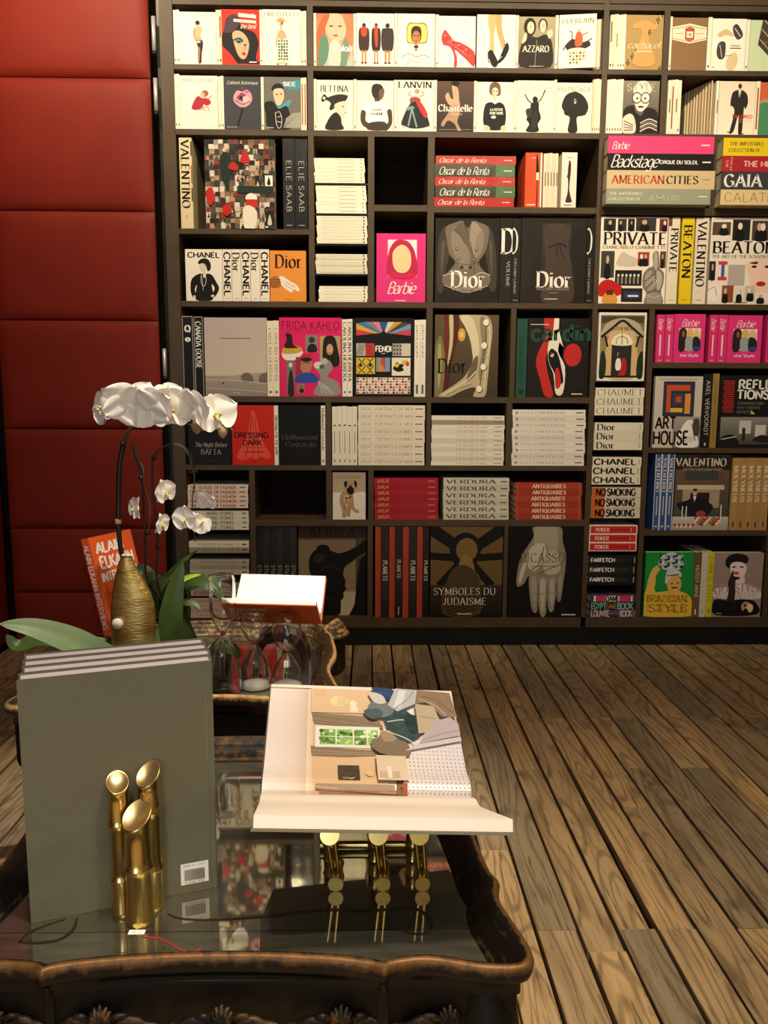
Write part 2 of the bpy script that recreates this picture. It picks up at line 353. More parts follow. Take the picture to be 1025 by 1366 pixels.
def book(kind, X0, X1, Z0, Z1, ccol, art, label, group=None, D=None, Y=3.402, pcol='e6dcc4', wrap=False, rz=0, cat='book', ry=0):
    D = D or {'F': .024, 'S': .21, 'L': .23}[kind]; D = min(D, 3.738-Y)
    for (a0, a1, c0, c1) in UPR:
        if Z0 < c1-.002 and Z1 > c0+.002:
            if X0 < a1 and X1 > a0:
                if (X0+X1)/2 > (a0+a1)/2: X0 = max(X0, a1+.0004)
                else: X1 = min(X1, a0-.0004)
    for (a0, a1, c0, c1) in BRD:
        if X0 < a1-.002 and X1 > a0+.002 and Z1 > c0 and Z0 < c0: Z1 = c0-.0006
        if X0 < a1-.002 and X1 > a0+.002 and Z0 < c1 and Z1 > c1: Z0 = c1+.0004
    Wd, Hd = X1-X0, Z1-Z0
    akey = art if isinstance(art, str) else (id(art) if art else None)
    A = ARTS[art] if isinstance(art, str) else art
    ms = book_meshes(kind, Wd, Hd, D, ccol, pcol, akey, A, M['wrap'] if wrap else M['print'])
    o = thing('book', (X0, Y, Z0), label, cat, group)
    if rz or ry:
        o.rotation_euler = (0, ry, rz)
    link('cover', ms[0], o); link('page_block', ms[1], o)
    if ms[2]: link('cover_print' if kind == 'F' else 'spine_print', ms[2], o)
    NB[0] += 1
    return o
ORD = ['first', 'second', 'third', 'fourth', 'fifth', 'sixth', 'seventh', 'eighth', 'ninth', 'tenth', 'eleventh', 'twelfth']
ZROW = {}
def X(px, py, y=3.402): return at(px, py, y).x
def Zc(px, py, y=3.402): return at(px, py, y).z
def F(x0, x1, top, bot, zb, ccol, art, label, **k):
    ym = (top+bot)/2; y = k.get('Y', 3.402)
    return book('F', X(x0, ym, y)+.0004, X(x1, ym, y)-.0004, zb+.0004, Zc((x0+x1)/2, top, y), ccol, art, label, **k)
def S(x0, x1, top, bot, zb, ccol, art, label, **k):
    ym = (top+bot)/2; y = k.get('Y', 3.402)
    return book('S', X(x0, ym, y)+.0003, X(x1, ym, y)-.0003, zb+.0004, Zc((x0+x1)/2, top, y), ccol, art, label, **k)
def run(x0, x1, n, top, bot, zb, cols, art, look, group, **k):
    """n spines side by side between x0 and x1"""
    ym = (top+bot)/2; a, c = X(x0, ym), X(x1, ym); zt = Zc((x0+x1)/2, top); w = (c-a)/n
    for i in range(n):
        cc = cols[i % len(cols)] if isinstance(cols, (list, tuple)) else cols
        ar = art[i % len(art)] if isinstance(art, (list, tuple)) and art and isinstance(art[0], str) else art
        lb = look % (ORD[i]+' from the left') if n > 1 else look.replace('%s, ', '').replace(', %s', '').replace('%s', '')
        dz = 0 if k.get('flat') else ((i*7) % 3-1)*.0012
        kk = {q: v for q, v in k.items() if q not in ('flat',)}
        book('S', a+i*w+.0003, a+(i+1)*w-.0003, zb+.0004, zt+dz, cc, ar, lb, group, **kk)
def stack(x0, x1, top, bot, n, zb, cols, art, look, group, thick=None, jit=.002, **k):
    """n books lying, topmost first in the numbering"""
    ym = (top+bot)/2; y = k.get('Y', 3.402); a, c = X(x0, ym, y), X(x1, ym, y); zt = Zc((x0+x1)/2, top, y); h = (zt-zb)/n; z = zt
    for i in range(n):
        f = thick[i]*(zt-zb)/sum(thick) if thick else h
        cc = cols[i % len(cols)] if isinstance(cols, (list, tuple)) else cols
        ar = art[i % len(art)] if isinstance(art, (list, tuple)) and isinstance(art[0], str) else art
        j = ((i*37+n*11) % 7-3)/3*jit
        where = 'topmost' if i == 0 else 'lowest' if i == n-1 else ORD[i]+' from the top'
        lb = (look if isinstance(look, str) else look[i])
        if '%s' in lb: lb = lb % where
        book('L', a+j, c+j, z-f+.0003, z-.0001, cc, ar, lb, group, **k)
        z -= f
# ------------------------------------------------------------------ room shell
LX, RX, BY, FY, CZ = -1.545, 3.3, -2.6, 3.78, 3.30
M['leather'] = mat('red_leather', '7a2112', rough=0.55, spec=0.2, noise=(5, '6b1b0f', 0.5), bump=(180, 0.06, 0.001))
M['plaster'] = mat('warm_plaster', 'b5a88c', rough=0.9, spec=0.1, noise=(3, '8d8269', 0.5))
M['ceiling'] = mat('ceiling_paint', '8f8a78', rough=0.9, spec=0.1, noise=(3, '858070', 0.5))
M['under'] = mat('dark_subfloor', '100c09', rough=0.9, spec=0.1, noise=(8, '1a130d', 0.5))
def structure(name, mb, m, parent=None):
    return tag(mb.build(name, m, parent), kind='structure')
q = MB(); q.box(LX-.05, BY, -.06, RX+.05, FY, -.022); floor = structure('floor', q, M['under'])
q = MB(); q.box(LX-.1, BY-.1, CZ, RX+.1, FY+.1, CZ+.06); structure('ceiling', q, M['ceiling'])
q = MB(); q.box(LX-.1, FY, -.06, RX+.1, FY+.08, CZ); wall_back = structure('wall_back', q, M['plaster'])
q = MB(); q.box(LX-.12, BY-.1, -.06, LX-.03, FY, CZ); wall_left = structure('wall_left', q, M['under'])
q = MB(); q.box(RX, BY-.1, -.06, RX+.08, FY, CZ); structure('wall_right', q, M['plaster'])
# rear wall with the shop window behind the camera
wx0, wx1, wz0, wz1 = -1.3, .1, .12, 2.5  # unseen window, sill lowered so its light reaches under the open book
q = MB()
q.box(LX-.1, BY-.1, -.06, wx0, BY, CZ); q.box(wx1, BY-.1, -.06, RX, BY, CZ)
q.box(wx0, BY-.1, -.06, wx1, BY, wz0); q.box(wx0, BY-.1, wz1, wx1, BY, CZ)
structure('wall_rear', q, M['plaster'])
q = MB()
for a in (wx0, wx1-.06): q.box(a, BY-.07, wz0, a+.06, BY+.01, wz1)
for a in (wz0, wz1-.06): q.box(wx0+.06, BY-.07, a, wx1-.06, BY+.01, a+.06)
q.box((wx0+wx1)/2-.02, BY-.07, wz0+.06, (wx0+wx1)/2+.02, BY+.01, wz1-.06)
win = structure('window_1', q, M['shelf'])
M['glass_flat'] = mat('window_glass', 'ffffff', rough=0.0, trans=1.0, ior=1.0, noise=(2, 'fafafa', 0.3))
for a, c in ((wx0+.06, (wx0+wx1)/2-.02), ((wx0+wx1)/2+.02, wx1-.06)):
    q = MB(); q.box(a, BY-.045, wz0+.06, c, BY-.04, wz1-.06); q.build('pane', M['glass_flat'], win)

# red padded leather panels: behind (left of the bookcase) and on the side wall
def padded(name, parent, x0, x1, z0, z1, y, axis='y', off=None):
    """soft cushion panel; axis 'y' faces -Y, 'x' faces +X at x=y"""
    n = 12; mb = MB(); vs = []
    for i in range(n+1):
        for j in range(n+1):
            u, v = i/n, j/n
            U = .5-.5*math.cos(math.pi*u); V_ = .5-.5*math.cos(math.pi*v)
            a = x0+(x1-x0)*U; z = z0+(z1-z0)*V_
            du = min(a-x0, x1-a)/.05; dv = min(z-z0, z1-z)/.05
            d = .018*(1-math.exp(-max(du, 0)*1.4))**.5*(1-math.exp(-max(dv, 0)*1.4))**.5 if du > 0 and dv > 0 else 0
            vs.append((a, y-d, z) if axis == 'y' else (y+d, a, z))
    fs = [(i*(n+1)+j, (i+1)*(n+1)+j, (i+1)*(n+1)+j+1, i*(n+1)+j+1) for i in range(n) for j in range(n)]
    if axis == 'x': fs = [f[::-1] for f in fs]
    mb.add(vs, fs, None, True)
    return mb.build(name, M['leather'], parent)
seams = [0.03, .245, .526, .952, 1.401, 1.837, 2.348, 2.86, CZ]
q = MB(); q.box(LX-.02, 3.405, 0, -.872, 3.43, CZ); pw = structure('trim_1', q, M['under'])
for z0, z1 in zip(seams[:-1], seams[1:]):
    padded('panel', pw, LX+.006, -.876, z0+.002, z1-.002, 3.404)
sy = [-2.5, -1.6, -.7, .2, 1.1, 2.0, 2.9, 3.392]
for a, c in zip(sy[:-1], sy[1:]):
    for z0, z1 in ((.03, 1.4), (1.4, 2.35), (2.35, CZ)):
        padded('panel', wall_left, a+.002, c-.002, z0+.002, z1-.002, LX-.023, 'x')
# upright metal hinge rods in the dark gap beside the bookcase
for i, (xa, z0, z1) in enumerate(((-.853, 2.445, 2.575), (-.853, 2.219, 2.346), (-.853, 1.170, 1.288))):
    o = thing('hinge_rod', (xa, 3.392, z0), ['upright steel hinge rod beside the red panels, level with the top row of books',
        'upright steel hinge rod beside the red panels, level with the second row of books',
        'upright steel hinge rod beside the red panels, half hidden behind the orchid'][i], 'hinge', 'steel rods left of the bookcase')
    q = MB(); q.lathe([(0, .0), (.0085, .002), (.0085, z1-z0-.002), (0, z1-z0)], n=14, cap=False); q.build('rod', M['steel'], o)
    q = MB(); q.lathe([(0, -.016), (.010, -.014), (.010, -.001), (0, 0)], n=14, cap=False); q.build('end_cap', M['black_metal'], o)
    q = MB(); q.box(-.002, .008, .01, .002, .0335, z1-z0-.01); q.build('bracket', M['black_metal'], o)

# ------------------------------------------------------------------ floorboards (run towards the bookcase)
def wood(name, c1, c2, c3):
    m = bpy.data.materials.new(name); m.use_nodes = True; n = m.node_tree.nodes; L = m.node_tree.links; bs = n['Principled BSDF']
    geo = n.new('ShaderNodeNewGeometry'); oi = n.new('ShaderNodeObjectInfo')
    ad = n.new('ShaderNodeVectorMath'); ad.operation = 'MULTIPLY_ADD'
    cmb = n.new('ShaderNodeCombineXYZ')
    for i in range(3): L.new(oi.outputs['Random'], cmb.inputs[i])
    L.new(cmb.outputs[0], ad.inputs[0]); ad.inputs[1].default_value = (13, 17, 3); L.new(geo.outputs['Position'], ad.inputs[2])
    mp = n.new('ShaderNodeMapping'); mp.inputs['Scale'].default_value = (26, 2.2, 26); L.new(ad.outputs[0], mp.inputs[0])
    t1 = n.new('ShaderNodeTexNoise'); t1.inputs['Scale'].default_value = 1.0; t1.inputs['Detail'].default_value = 5; t1.inputs['Distortion'].default_value = 1.6; L.new(mp.outputs[0], t1.inputs['Vector'])
    mp2 = n.new('ShaderNodeMapping'); mp2.inputs['Scale'].default_value = (9, 1.0, 9); L.new(ad.outputs[0], mp2.inputs[0])
    wv = n.new('ShaderNodeTexNoise'); wv.inputs['Scale'].default_value = 1.0; wv.inputs['Detail'].default_value = 1; L.new(mp2.outputs[0], wv.inputs['Vector'])
    rings = n.new('ShaderNodeMath'); rings.operation = 'MULTIPLY'; rings.inputs[1].default_value = 120; L.new(wv.outputs['Fac'], rings.inputs[0])
    sn = n.new('ShaderNodeMath'); sn.operation = 'SINE'; L.new(rings.outputs[0], sn.inputs[0])
    mp3 = n.new('ShaderNodeMapping'); mp3.inputs['Scale'].default_value = (160, 9, 160); L.new(ad.outputs[0], mp3.inputs[0])
    t3 = n.new('ShaderNodeTexNoise'); t3.inputs['Scale'].default_value = 1.0; t3.inputs['Detail'].default_value = 3; L.new(mp3.outputs[0], t3.inputs['Vector'])
    mp4 = n.new('ShaderNodeMapping'); mp4.inputs['Scale'].default_value = (7, 4, 7); L.new(ad.outputs[0], mp4.inputs[0])
    t4 = n.new('ShaderNodeTexNoise'); t4.inputs['Scale'].default_value = 1.0; t4.inputs['Detail'].default_value = 6; t4.inputs['Roughness'].default_value = .7; L.new(mp4.outputs[0], t4.inputs['Vector'])
    def mix(a, c2_, f, mode='MIX'):
        x = n.new('ShaderNodeMix'); x.data_type = 'RGBA'; x.blend_type = mode
        if hasattr(f, 'links'): L.new(f, x.inputs[0])
        else: x.inputs[0].default_value = f
        for s_, v in ((x.inputs[6], a), (x.inputs[7], c2_)):
            if hasattr(v, 'links'): L.new(v, s_)
            else: s_.default_value = (*lin(v), 1)
        return x.outputs[2]
    def ramp(src, lo, hi, a=0, c=1):
        x = n.new('ShaderNodeMapRange'); x.inputs[1].default_value = lo; x.inputs[2].default_value = hi; x.inputs[3].default_value = a; x.inputs[4].default_value = c; L.new(src, x.inputs[0]); return x.outputs[0]
    base = mix(c1, c2, ramp(oi.outputs['Random'], .15, .95))
    base = mix(base, c3, ramp(t1.outputs['Fac'], .45, .75, 0, .55))
    base = mix(base, c3, ramp(sn.outputs[0], .35, 1, 0, .5))
    base = mix(base, '1c130b', ramp(t3.outputs['Fac'], .57, .72, 0, .65))
    base = mix(base, '2a2018', ramp(t4.outputs['Fac'], .58, .70, 0, .7))
    L.new(base, bs.inputs['Base Color']); bs.inputs['Roughness'].default_value = .62; bs.inputs['Specular IOR Level'].default_value = .3
    hh = n.new('ShaderNodeMath'); hh.operation = 'MULTIPLY_ADD'; L.new(t3.outputs['Fac'], hh.inputs[0]); hh.inputs[1].default_value = -.7; L.new(t1.outputs['Fac'], hh.inputs[2])
    bp = n.new('ShaderNodeBump'); bp.inputs['Strength'].default_value = .45; bp.inputs['Distance'].default_value = .004; L.new(hh.outputs[0], bp.inputs['Height']); L.new(bp.outputs[0], bs.inputs['Normal'])
    return m
M['oak'] = wood('worn_oak', 'c2a274', '8d7f66', '57462f')
xs = [.268, .343, .430, .511, .593, .676, .757, .834, .921, 1.017, 1.100, 1.207]
while xs[-1] < 2.2: xs.append(xs[-1]+.084+rnd.uniform(-.006, .008))
while xs[0] > LX-.02: xs.insert(0, xs[0]-.083+rnd.uniform(-.006, .006))
known = {.343: [(1.486)], .430: [2.207], .593: [2.2, 1.486], .511: [1.486], .676: [1.98], .757: [1.486, 2.207], .834: [1.98], .268: [1.78], .921: [2.21], 1.017: [2.97]}
def plank(x0, x1, y0, y1):
    h = rnd.uniform(-.0012, .0012); gp = .0016+rnd.random()*.0012; dx0, dx1 = rnd.uniform(0, .0015), rnd.uniform(0, .0015)
    a0, a1, b0, b1 = x0+gp+dx0, x1-gp-dx1, y0+.0006, y1-.0006
    sk0, sk1 = rnd.uniform(-.0022, .0022), rnd.uniform(-.0022, .0022)
    a1 = min(a1, a1+sk0*.6)
    g0 = .014 if abs(x0-.511) < .004 and abs(y0-1.486) < .01 else 0
    bv = .0014; tilt = rnd.uniform(-.0005, .0005)
    c0, c1 = a0+max(sk0, 0), a0+max(sk1, 0); e0_, e1_ = a1-max(-sk0, 0)-g0, a1-max(-sk1, 0)
    vs = [(c0, b0, -.022), (e0_, b0, -.022), (e1_, b1, -.022), (c1, b1, -.022),
          (c0, b0, h-bv), (e0_, b0, h-bv), (e1_, b1, h-bv), (c1, b1, h-bv),
          (c0+bv, b0+bv*.5, h+tilt), (e0_-bv, b0+bv*.5, h-tilt), (e1_-bv, b1-bv*.5, h-tilt), (c1+bv, b1-bv*.5, h+tilt)]
    fs = [(3, 2, 1, 0), (0, 1, 5, 4), (1, 2, 6, 5), (2, 3, 7, 6), (3, 0, 4, 7), (4, 5, 9, 8), (5, 6, 10, 9), (6, 7, 11, 10), (7, 4, 8, 11), (8, 9, 10, 11)]
    mb = MB(); mb.add(vs, fs); return mb.build('plank', M['oak'], floor)
npk = 0
for x0, x1 in zip(xs[:-1], xs[1:]):
    ks = [v for k_, v in known.items() if abs(k_-x0) < .004]
    js = list(ks[0]) if ks and isinstance(ks[0], list) else []
    js += [2.59] if x0 > -.2 else [rnd.uniform(2.3, 2.8)]
    js.append(rnd.uniform(3.0, 3.15) if rnd.random() < .3 else 3.42)
    lo = min(js)
    while lo > 0.2: lo -= rnd.uniform(.5, .95); js.append(lo)
    js = sorted(v for v in js if v > .0)+[]
    js = [.0]+js+([3.43] if max(js) < 3.4 else [])
    for y0, y1 in zip(js[:-1], js[1:]):
        if y1-y0 < .04: continue
        plank(x0, x1, y0, y1); npk += 1
mb = MB()
for x0, x1 in zip(xs[:-1], xs[1:]): mb.box(x0+.002, BY+.02, -.022, x1-.002, -.002, -.001)
x = xs[-1]
while x < RX-.1: mb.box(x+.002, BY+.02, -.022, x+.082, 3.42, -.001); x += .084
tag(mb.build('plank', M['oak'], floor), kind='stuff')

# ------------------------------------------------------------------ bookcase
bc = thing('bookcase', (.6, 3.4, 0), 'wall-wide dark brown bookcase with irregular open compartments, filled with books', 'bookcase')
def part(name, x0, z0, x1, z1, y0=3.4, y1=3.74, m='shelf', bev=0.0):
    if name in ('upright', 'divider'): UPR.append((x0, x1, z0, z1))
    if name in ('shelf_board', 'thin_shelf'): BRD.append((x0, x1, z0, z1))
    mb = MB(); mb.box(x0-.6, y0-3.4, z0, x1-.6, y1-3.4, z1, bev=bev); return mb.build(name, M[m], bc)
XL, XR = -.832, 2.12
Z1a, Z1b, Z2a, Z2b, Z3a, Z3b, Z8a, Z8b = 2.384, 2.403, 2.136, 2.158, 1.460, 1.482, .084, .130
Z0 = 2.625
part('upright', XL, 0.0, -.780, 3.0, y0=3.398)
part('upright', XL-.018, 0.0, XL-.001, 3.0, y0=3.43, m='black_metal')
part('upright', XR, 0.0, XR+.05, 3.0)
mx0, mx1 = .940, .961
part('upright', mx0, Z8b, mx1, 3.0)
part('back_panel', XL, 0, XR+.05, 3.0, y0=3.7405, y1=3.76, m='shelf_back')
part('fascia', -.779, Z0+.0225, mx0-.0005, 3.0, y0=3.396, y1=3.42); part('fascia', mx1+.0005, Z0+.0225, XR-.001, 3.0, y0=3.396, y1=3.42)
part('plinth', XL, 0.001, XR, Z8a-.001, y0=3.412, y1=3.44, m='black_metal')
def zz(px, py): return Zc(px, py, 3.4)
def xx(px, py): return X(px, py, 3.4)
def board(x0, x1, z0, z1, **k): return part('shelf_board', x0+.0005, z0, x1-.0005, z1, y0=3.401, **k)
L0 = -.780
x11, x12 = -.247, -.224               # second upright
for a, c in ((L0, mx0), (mx1, XR)):
    board(a, c, Z0, Z0+.022); board(a, c, Z1a, Z1b); board(a, c, Z2a, Z2b); board(a, c, Z3a, Z3b); board(a, c, Z8a, Z8b)
def up(px0, px1, py, z0, z1): return part('divider', xx(px0, py), z0+.0005, xx(px1, py), z1-.0005, y0=3.4012)
part('divider', x11, Z1b+.0005, x12, Z0-.0005); part('divider', x11, Z2b+.0005, x12, Z1a-.0005); part('divider', x11, Z3b+.0005, x12, Z2a-.0005)
part('divider', 1.184, Z1b+.0005, 1.207, Z0-.0005); part('divider', 1.184, Z2b+.0005, 1.207, Z1a-.0005)
part('divider', 1.72, Z1b+.0005, 1.742, Z0-.0005); part('divider', 1.72, Z2b+.0005, 1.742, Z1a-.0005)
# row 3
zA1, zA0 = zz(320, 305.2), zz(320, 312.2); board(L0, x11, zA0, zA1)
d2a, d2b = xx(491, 300), xx(499.4, 300); d3a, d3b = xx(570.8, 250), xx(579.6, 250)
part('divider', d2a, Z3b+.0005, d2b, Z2a-.0005); part('divider', d3a, Z3b+.0005, d3b, Z2a-.0005)
zB1, zB0 = zz(535, 273.3), zz(535, 281.8); board(d2b, d3a, zB0, zB1)
zC1, zC0 = zz(690, 276.2), zz(690, 284); board(d3b, mx0, zC0, zC1)
zD1, zD0 = zz(880, 277.0), zz(880, 287.0); board(mx1, XR, zD0, zD1)
part('divider', xx(947, 260), zD1+.0005, xx(954, 260), Z2a-.0005, y0=3.402)
# rows 4..7, left section
zE1, zE0 = zz(500, 529.2), zz(500, 537); board(L0, mx0, zE0, zE1)
zF1, zF0 = zz(500, 620.8), zz(500, 627.6); board(L0, mx0, zF0, zF1)
up(569, 577, 470, zE1, Z3a); up(681, 688, 470, zE1, Z3a)
up(434.7, 442, 580, zF1, zE0); up(569, 575, 580, zF1, zE0); up(675.4, 683, 580, zF1, zE0)
x33a, x33b = xx(333, 660), xx(340.4, 660)
part('divider', x33a, Z8b+.0005, x33b, zF0-.0005)
zG1, zG0 = zz(560, 693.4), zz(560, 701.8); board(x33b, mx0, zG0, zG1)
up(435.5, 443, 660, zG1, zF0); up(491.5, 498.6, 660, zG1, zF0)
up(490.6, 497.4, 760, Z8b, zG0); up(672, 677.6, 760, Z8b, zG0)
# right section, lower part
xRa, xRb = xx(866, 440), xx(873, 440)
part('divider', xRa, Z8b+.0005, xRb, Z3a-.0005)
zH1, zH0 = zz(940, 483.9), zz(940, 491); board(xRb, XR, zH0, zH1)
zI1, zI0 = zz(940, 597.6), zz(940, 604.4); board(xRb, XR, zI0, zI1)
zJ1, zJ0 = zz(940, 707.4), zz(940, 714.6); board(xRb, XR, zJ0, zJ1)
part('divider', xx(1020.5, 770), Z8b+.0005, xx(1027, 770), zJ0-.0005)
# thin black shelves in the two narrow columns and the lower left compartment
ZT = {}
def thin(x0, x1, px, py, key):
    z = zz(px, py); ZT[key] = z
    part('thin_shelf', x0+.0006, z-.006, x1-.0006, z, y0=3.408, m='black_metal'); return z
for k_, py in (('a', 244), ('b', 284.5), ('c', 324.8), ('d', 365.3)): thin(x12, d2a, 455, py, 'n'+k_)
for k_, py in (('a', 508.3), ('b', 554.2), ('c', 600.3), ('d', 646.5), ('e', 691.3), ('f', 735.4), ('g', 779.8)): thin(mx1, xRa, 825, py, 'r'+k_)
for k_, py in (('a', 677.8), ('b', 706.8), ('c', 737.7), ('d', 766.8), ('e', 795.0)): thin(L0, x33a, 292, py, 'l'+k_)
# ------------------------------------------------------------------ cover and spine prints
SK, SK2, HB = 'e0a982', '8a5c44', '1c1512'
def head(cx, cy, rx, ry, skin=SK, hair=HB, hx=1.25, hy=1.3, dy=-.15, eyes='2a1c18', lips='a8352c', hat=None):
    o = [e(hair, cx, cy+dy*ry, rx*hx, ry*hy), e(skin, cx, cy+ry*.12, rx, ry)]
    o += [e(eyes, cx-rx*.4, cy+ry*.02, rx*.17, ry*.08), e(eyes, cx+rx*.4, cy+ry*.02, rx*.17, ry*.08), e(lips, cx, cy+ry*.62, rx*.24, ry*.09),
          l('a06a50', rx*.08, cx, cy+.05*ry, cx+rx*.05, cy+ry*.38)]
    return o
def backman(cx, top, h, w, coat, leg='c08a5c', hair='3a2c22'):
    return [e(hair, cx, top+h*.06, w*.2, h*.06), b(coat, cx-w*.5, top+h*.16, cx-w*.15, top+h*.12, cx+w*.15, top+h*.12, cx+w*.5, top+h*.16, cx+w*.55, top+h*.5, cx+w*.35, top+h*.68, cx-w*.35, top+h*.68, cx-w*.55, top+h*.5),
            r(leg, cx-w*.25, top+h*.66, cx-w*.06, top+h*.96), r(leg, cx+w*.06, top+h*.66, cx+w*.25, top+h*.96), e('241c18', cx-w*.16, top+h*.97, w*.14, h*.02), e('241c18', cx+w*.16, top+h*.97, w*.14, h*.02)]
def collage(seed, n, m, cols, x0=0, y0=0, x1=1, y1=1, figs=.35):
    R_ = random.Random(seed); o = []
    for i in range(n):
        for j in range(m):
            a = x0+(x1-x0)*(i+R_.uniform(-.25, .1))/n; c = y0+(y1-y0)*(j+R_.uniform(-.25, .1))/m
            w = (x1-x0)/n*R_.uniform(.8, 1.5); h = (y1-y0)/m*R_.uniform(.8, 1.5)
            a = max(a, x0); c = max(c, y0); X1 = min(a+w, x1); Y1 = min(c+h, y1)
            o.append(r(R_.choice(cols), a, c, X1, Y1))
            if R_.random() < figs:
                k_ = R_.choice(cols); cx = (a+X1)/2
                o.append(e(k_, cx, c+(Y1-c)*.28, (X1-a)*.16, (Y1-c)*.13)); o.append(b(k_, cx-(X1-a)*.25, Y1-.002, cx-(X1-a)*.2, c+(Y1-c)*.5, cx+(X1-a)*.2, c+(Y1-c)*.5, cx+(X1-a)*.25, Y1-.002))
    return o
def photo(seed, x0, y0, x1, y1, bg='3a332c', fg=('c9a98a', 'e6dccb', '141210')):
    R_ = random.Random(seed); w, h = x1-x0, y1-y0; o = [r(bg, x0, y0, x1, y1)]
    for i in range(R_.randint(1, 2)):
        cx = x0+w*R_.uniform(.3, .7); s = R_.uniform(.14, .2)
        o += [b(fg[2], cx-w*.22, y1-.002, cx-w*.2, y0+h*.55, cx, y0+h*.45, cx+w*.2, y0+h*.55, cx+w*.22, y1-.002), e(fg[i % 2], cx, y0+h*.32, w*s*.7, h*s)]
    return o
def imprint(cx=.5, cy=.965, c='3a3028', w=.2): return [r(c, cx-w/2, cy-.004, cx+w/2, cy+.004)]
def sp(title, c='2a221c', st='n', h=.6, cy=.45, w=.62, bot='2a221c', rot=1): # upright spine lettering
    return [t(c, title, .5, cy, h, st, w, rot)]+([r(bot, .3, .93, .7, .96)] if bot else [])
A = ARTS
CR = 'f2e8cf'
A['back'] = [r('f4ead2', 0, 0, 1, 1), l('cdb98a', .004, .08, .105, .92, .105)]+[r('cbb88c', .07+i*.062, .055, .105+i*.062, .085) for i in range(14)]+[
    b(HB, .44, .19, .50, .16, .56, .19, .55, .25, .47, .25), r(SK, .49, .24, .54, .29), b(SK, .40, .32, .45, .28, .58, .28, .63, .34, .58, .42, .59, .50, .57, .55, .47, .58, .44, .50, .40, .42),
    l('b07a58', .035, .41, .33, .40, .45, .46, .56), b('2b2326', .46, .56, .60, .53, .64, .58, .63, .68, .60, .80, .58, .97, .50, .97, .52, .80, .50, .68), b('8c6a60', .50, .70, .56, .70, .53, .95, .49, .95), e('e8d0c0', .52, .57, .06, .02, -12)]
A['redwoman'] = [r('d8301f', 0, 0, 1, 1), b('171114', -.02, .62, .05, .38, .16, .14, .40, .20, .62, .34, .88, .42, .98, .62, .90, .88, 1, .98, .55, .98, .40, .97, .22, .8),
    b('4a3540', .05, .40, .2, .12, .4, .1, .5, .22, .3, .4), b(SK, .28, .44, .42, .38, .60, .44, .72, .60, .68, .80, .58, .90, .44, .84, .34, .66), b('4d8a7a', .34, .56, .48, .50, .58, .56, .46, .62), l('171114', .03, .30, .56, .44, .52, .56, .58),
    e('171114', .45, .585, .05, .018), e('171114', .62, .64, .04, .015), e('b02a2a', .58, .80, .055, .03, 15), l('8a4a3c', .015, .56, .6, .62, .70, .57, .73), p('f3e6d2', .45, .06, .92, .10, .92, .16, .45, .13), p('f3e6d2', .32, .17, .92, .20, .92, .25, .32, .22),
    t('f7efdc', 'the best', .7, .3, .08, 'k', .42), t('f3e6d2', 'ANTONIO', .66, .105, .05, 'b', .42), r('f3e6d2', .72, .94, .92, .96)]
A['patterned'] = [r('f7efdc', 0, 0, 1, 1), t('9aa6a0', 'EMILIO PUCCI', .5, .085, .075, 's', .9), b(SK, .40, .42, .5, .36, .6, .42, .66, .60, .62, .66, .38, .66, .34, .60), e('c89a50', .48, .20, .13, .022), b('d7a862', .40, .19, .44, .15, .53, .15, .56, .19), e(SK, .49, .25, .045, .045), e('9c5c30', .52, .24, .03, .035),
    r(SK, .47, .28, .51, .36), b('d8dfc6', .40, .50, .5, .55, .62, .50, .64, .64, .66, .80, .70, .98, .33, .98, .37, .80, .39, .64)]+[e('26302a', .43+.07*(i % 4), .56+.055*(i//4), .022, .016, i*40) for i in range(28)]+[l('26302a', .012, .42, .6, .5, .7, .42, .8, .5, .9), l('26302a', .012, .6, .6, .52, .7, .62, .8, .55, .93), l('8d9b86', .012, .38, .96, .68, .96), r('b58a5c', .36, .97, .42, 1), r('b58a5c', .58, .97, .64, 1)]
A['chloe'] = [g('cf7352', 'b9c3ae', 0, 0, 1, 1), b('e7bd9d', .22, .05, .5, -.02, .78, .1, .80, .36, .66, .52, .42, .50, .26, .34), b('c2653f', -.02, .5, .1, .15, .30, .0, .36, .05, .24, .3, .26, .6, .15, .98, -.02, .98), b('cf7f58', .70, .0, .95, .1, 1.02, .4, .9, .8, .7, .98, .72, .6, .82, .3),
    b('5f8a72', .10, .5, .26, .42, .34, .7, .22, .98, .04, .98), b('6f927a', .74, .5, .86, .55, .82, .98, .62, .98), b('d9cdbb', .38, .55, .62, .55, .64, .98, .34, .98), e('4a3226', .40, .24, .06, .014), e('4a3226', .64, .24, .06, .014), e('c24c3c', .52, .42, .07, .02), t('fbf6ea', 'Chloé', .72, .66, .11, 'b', .5)]
A['coats'] = [r('f7f0dd', 0, 0, 1, 1), r('d8cfb6', .3, .09, .8, .1)]+backman(.2, .18, .78, .26, '3b2a24')+backman(.52, .18, .78, .22, '2e211f')+backman(.82, .18, .78, .30, '3a302c')+[b('d4452c', .12, .28, .2, .25, .28, .28, .26, .42, .14, .42), b('d4452c', .47, .26, .56, .26, .56, .6, .5, .6)]
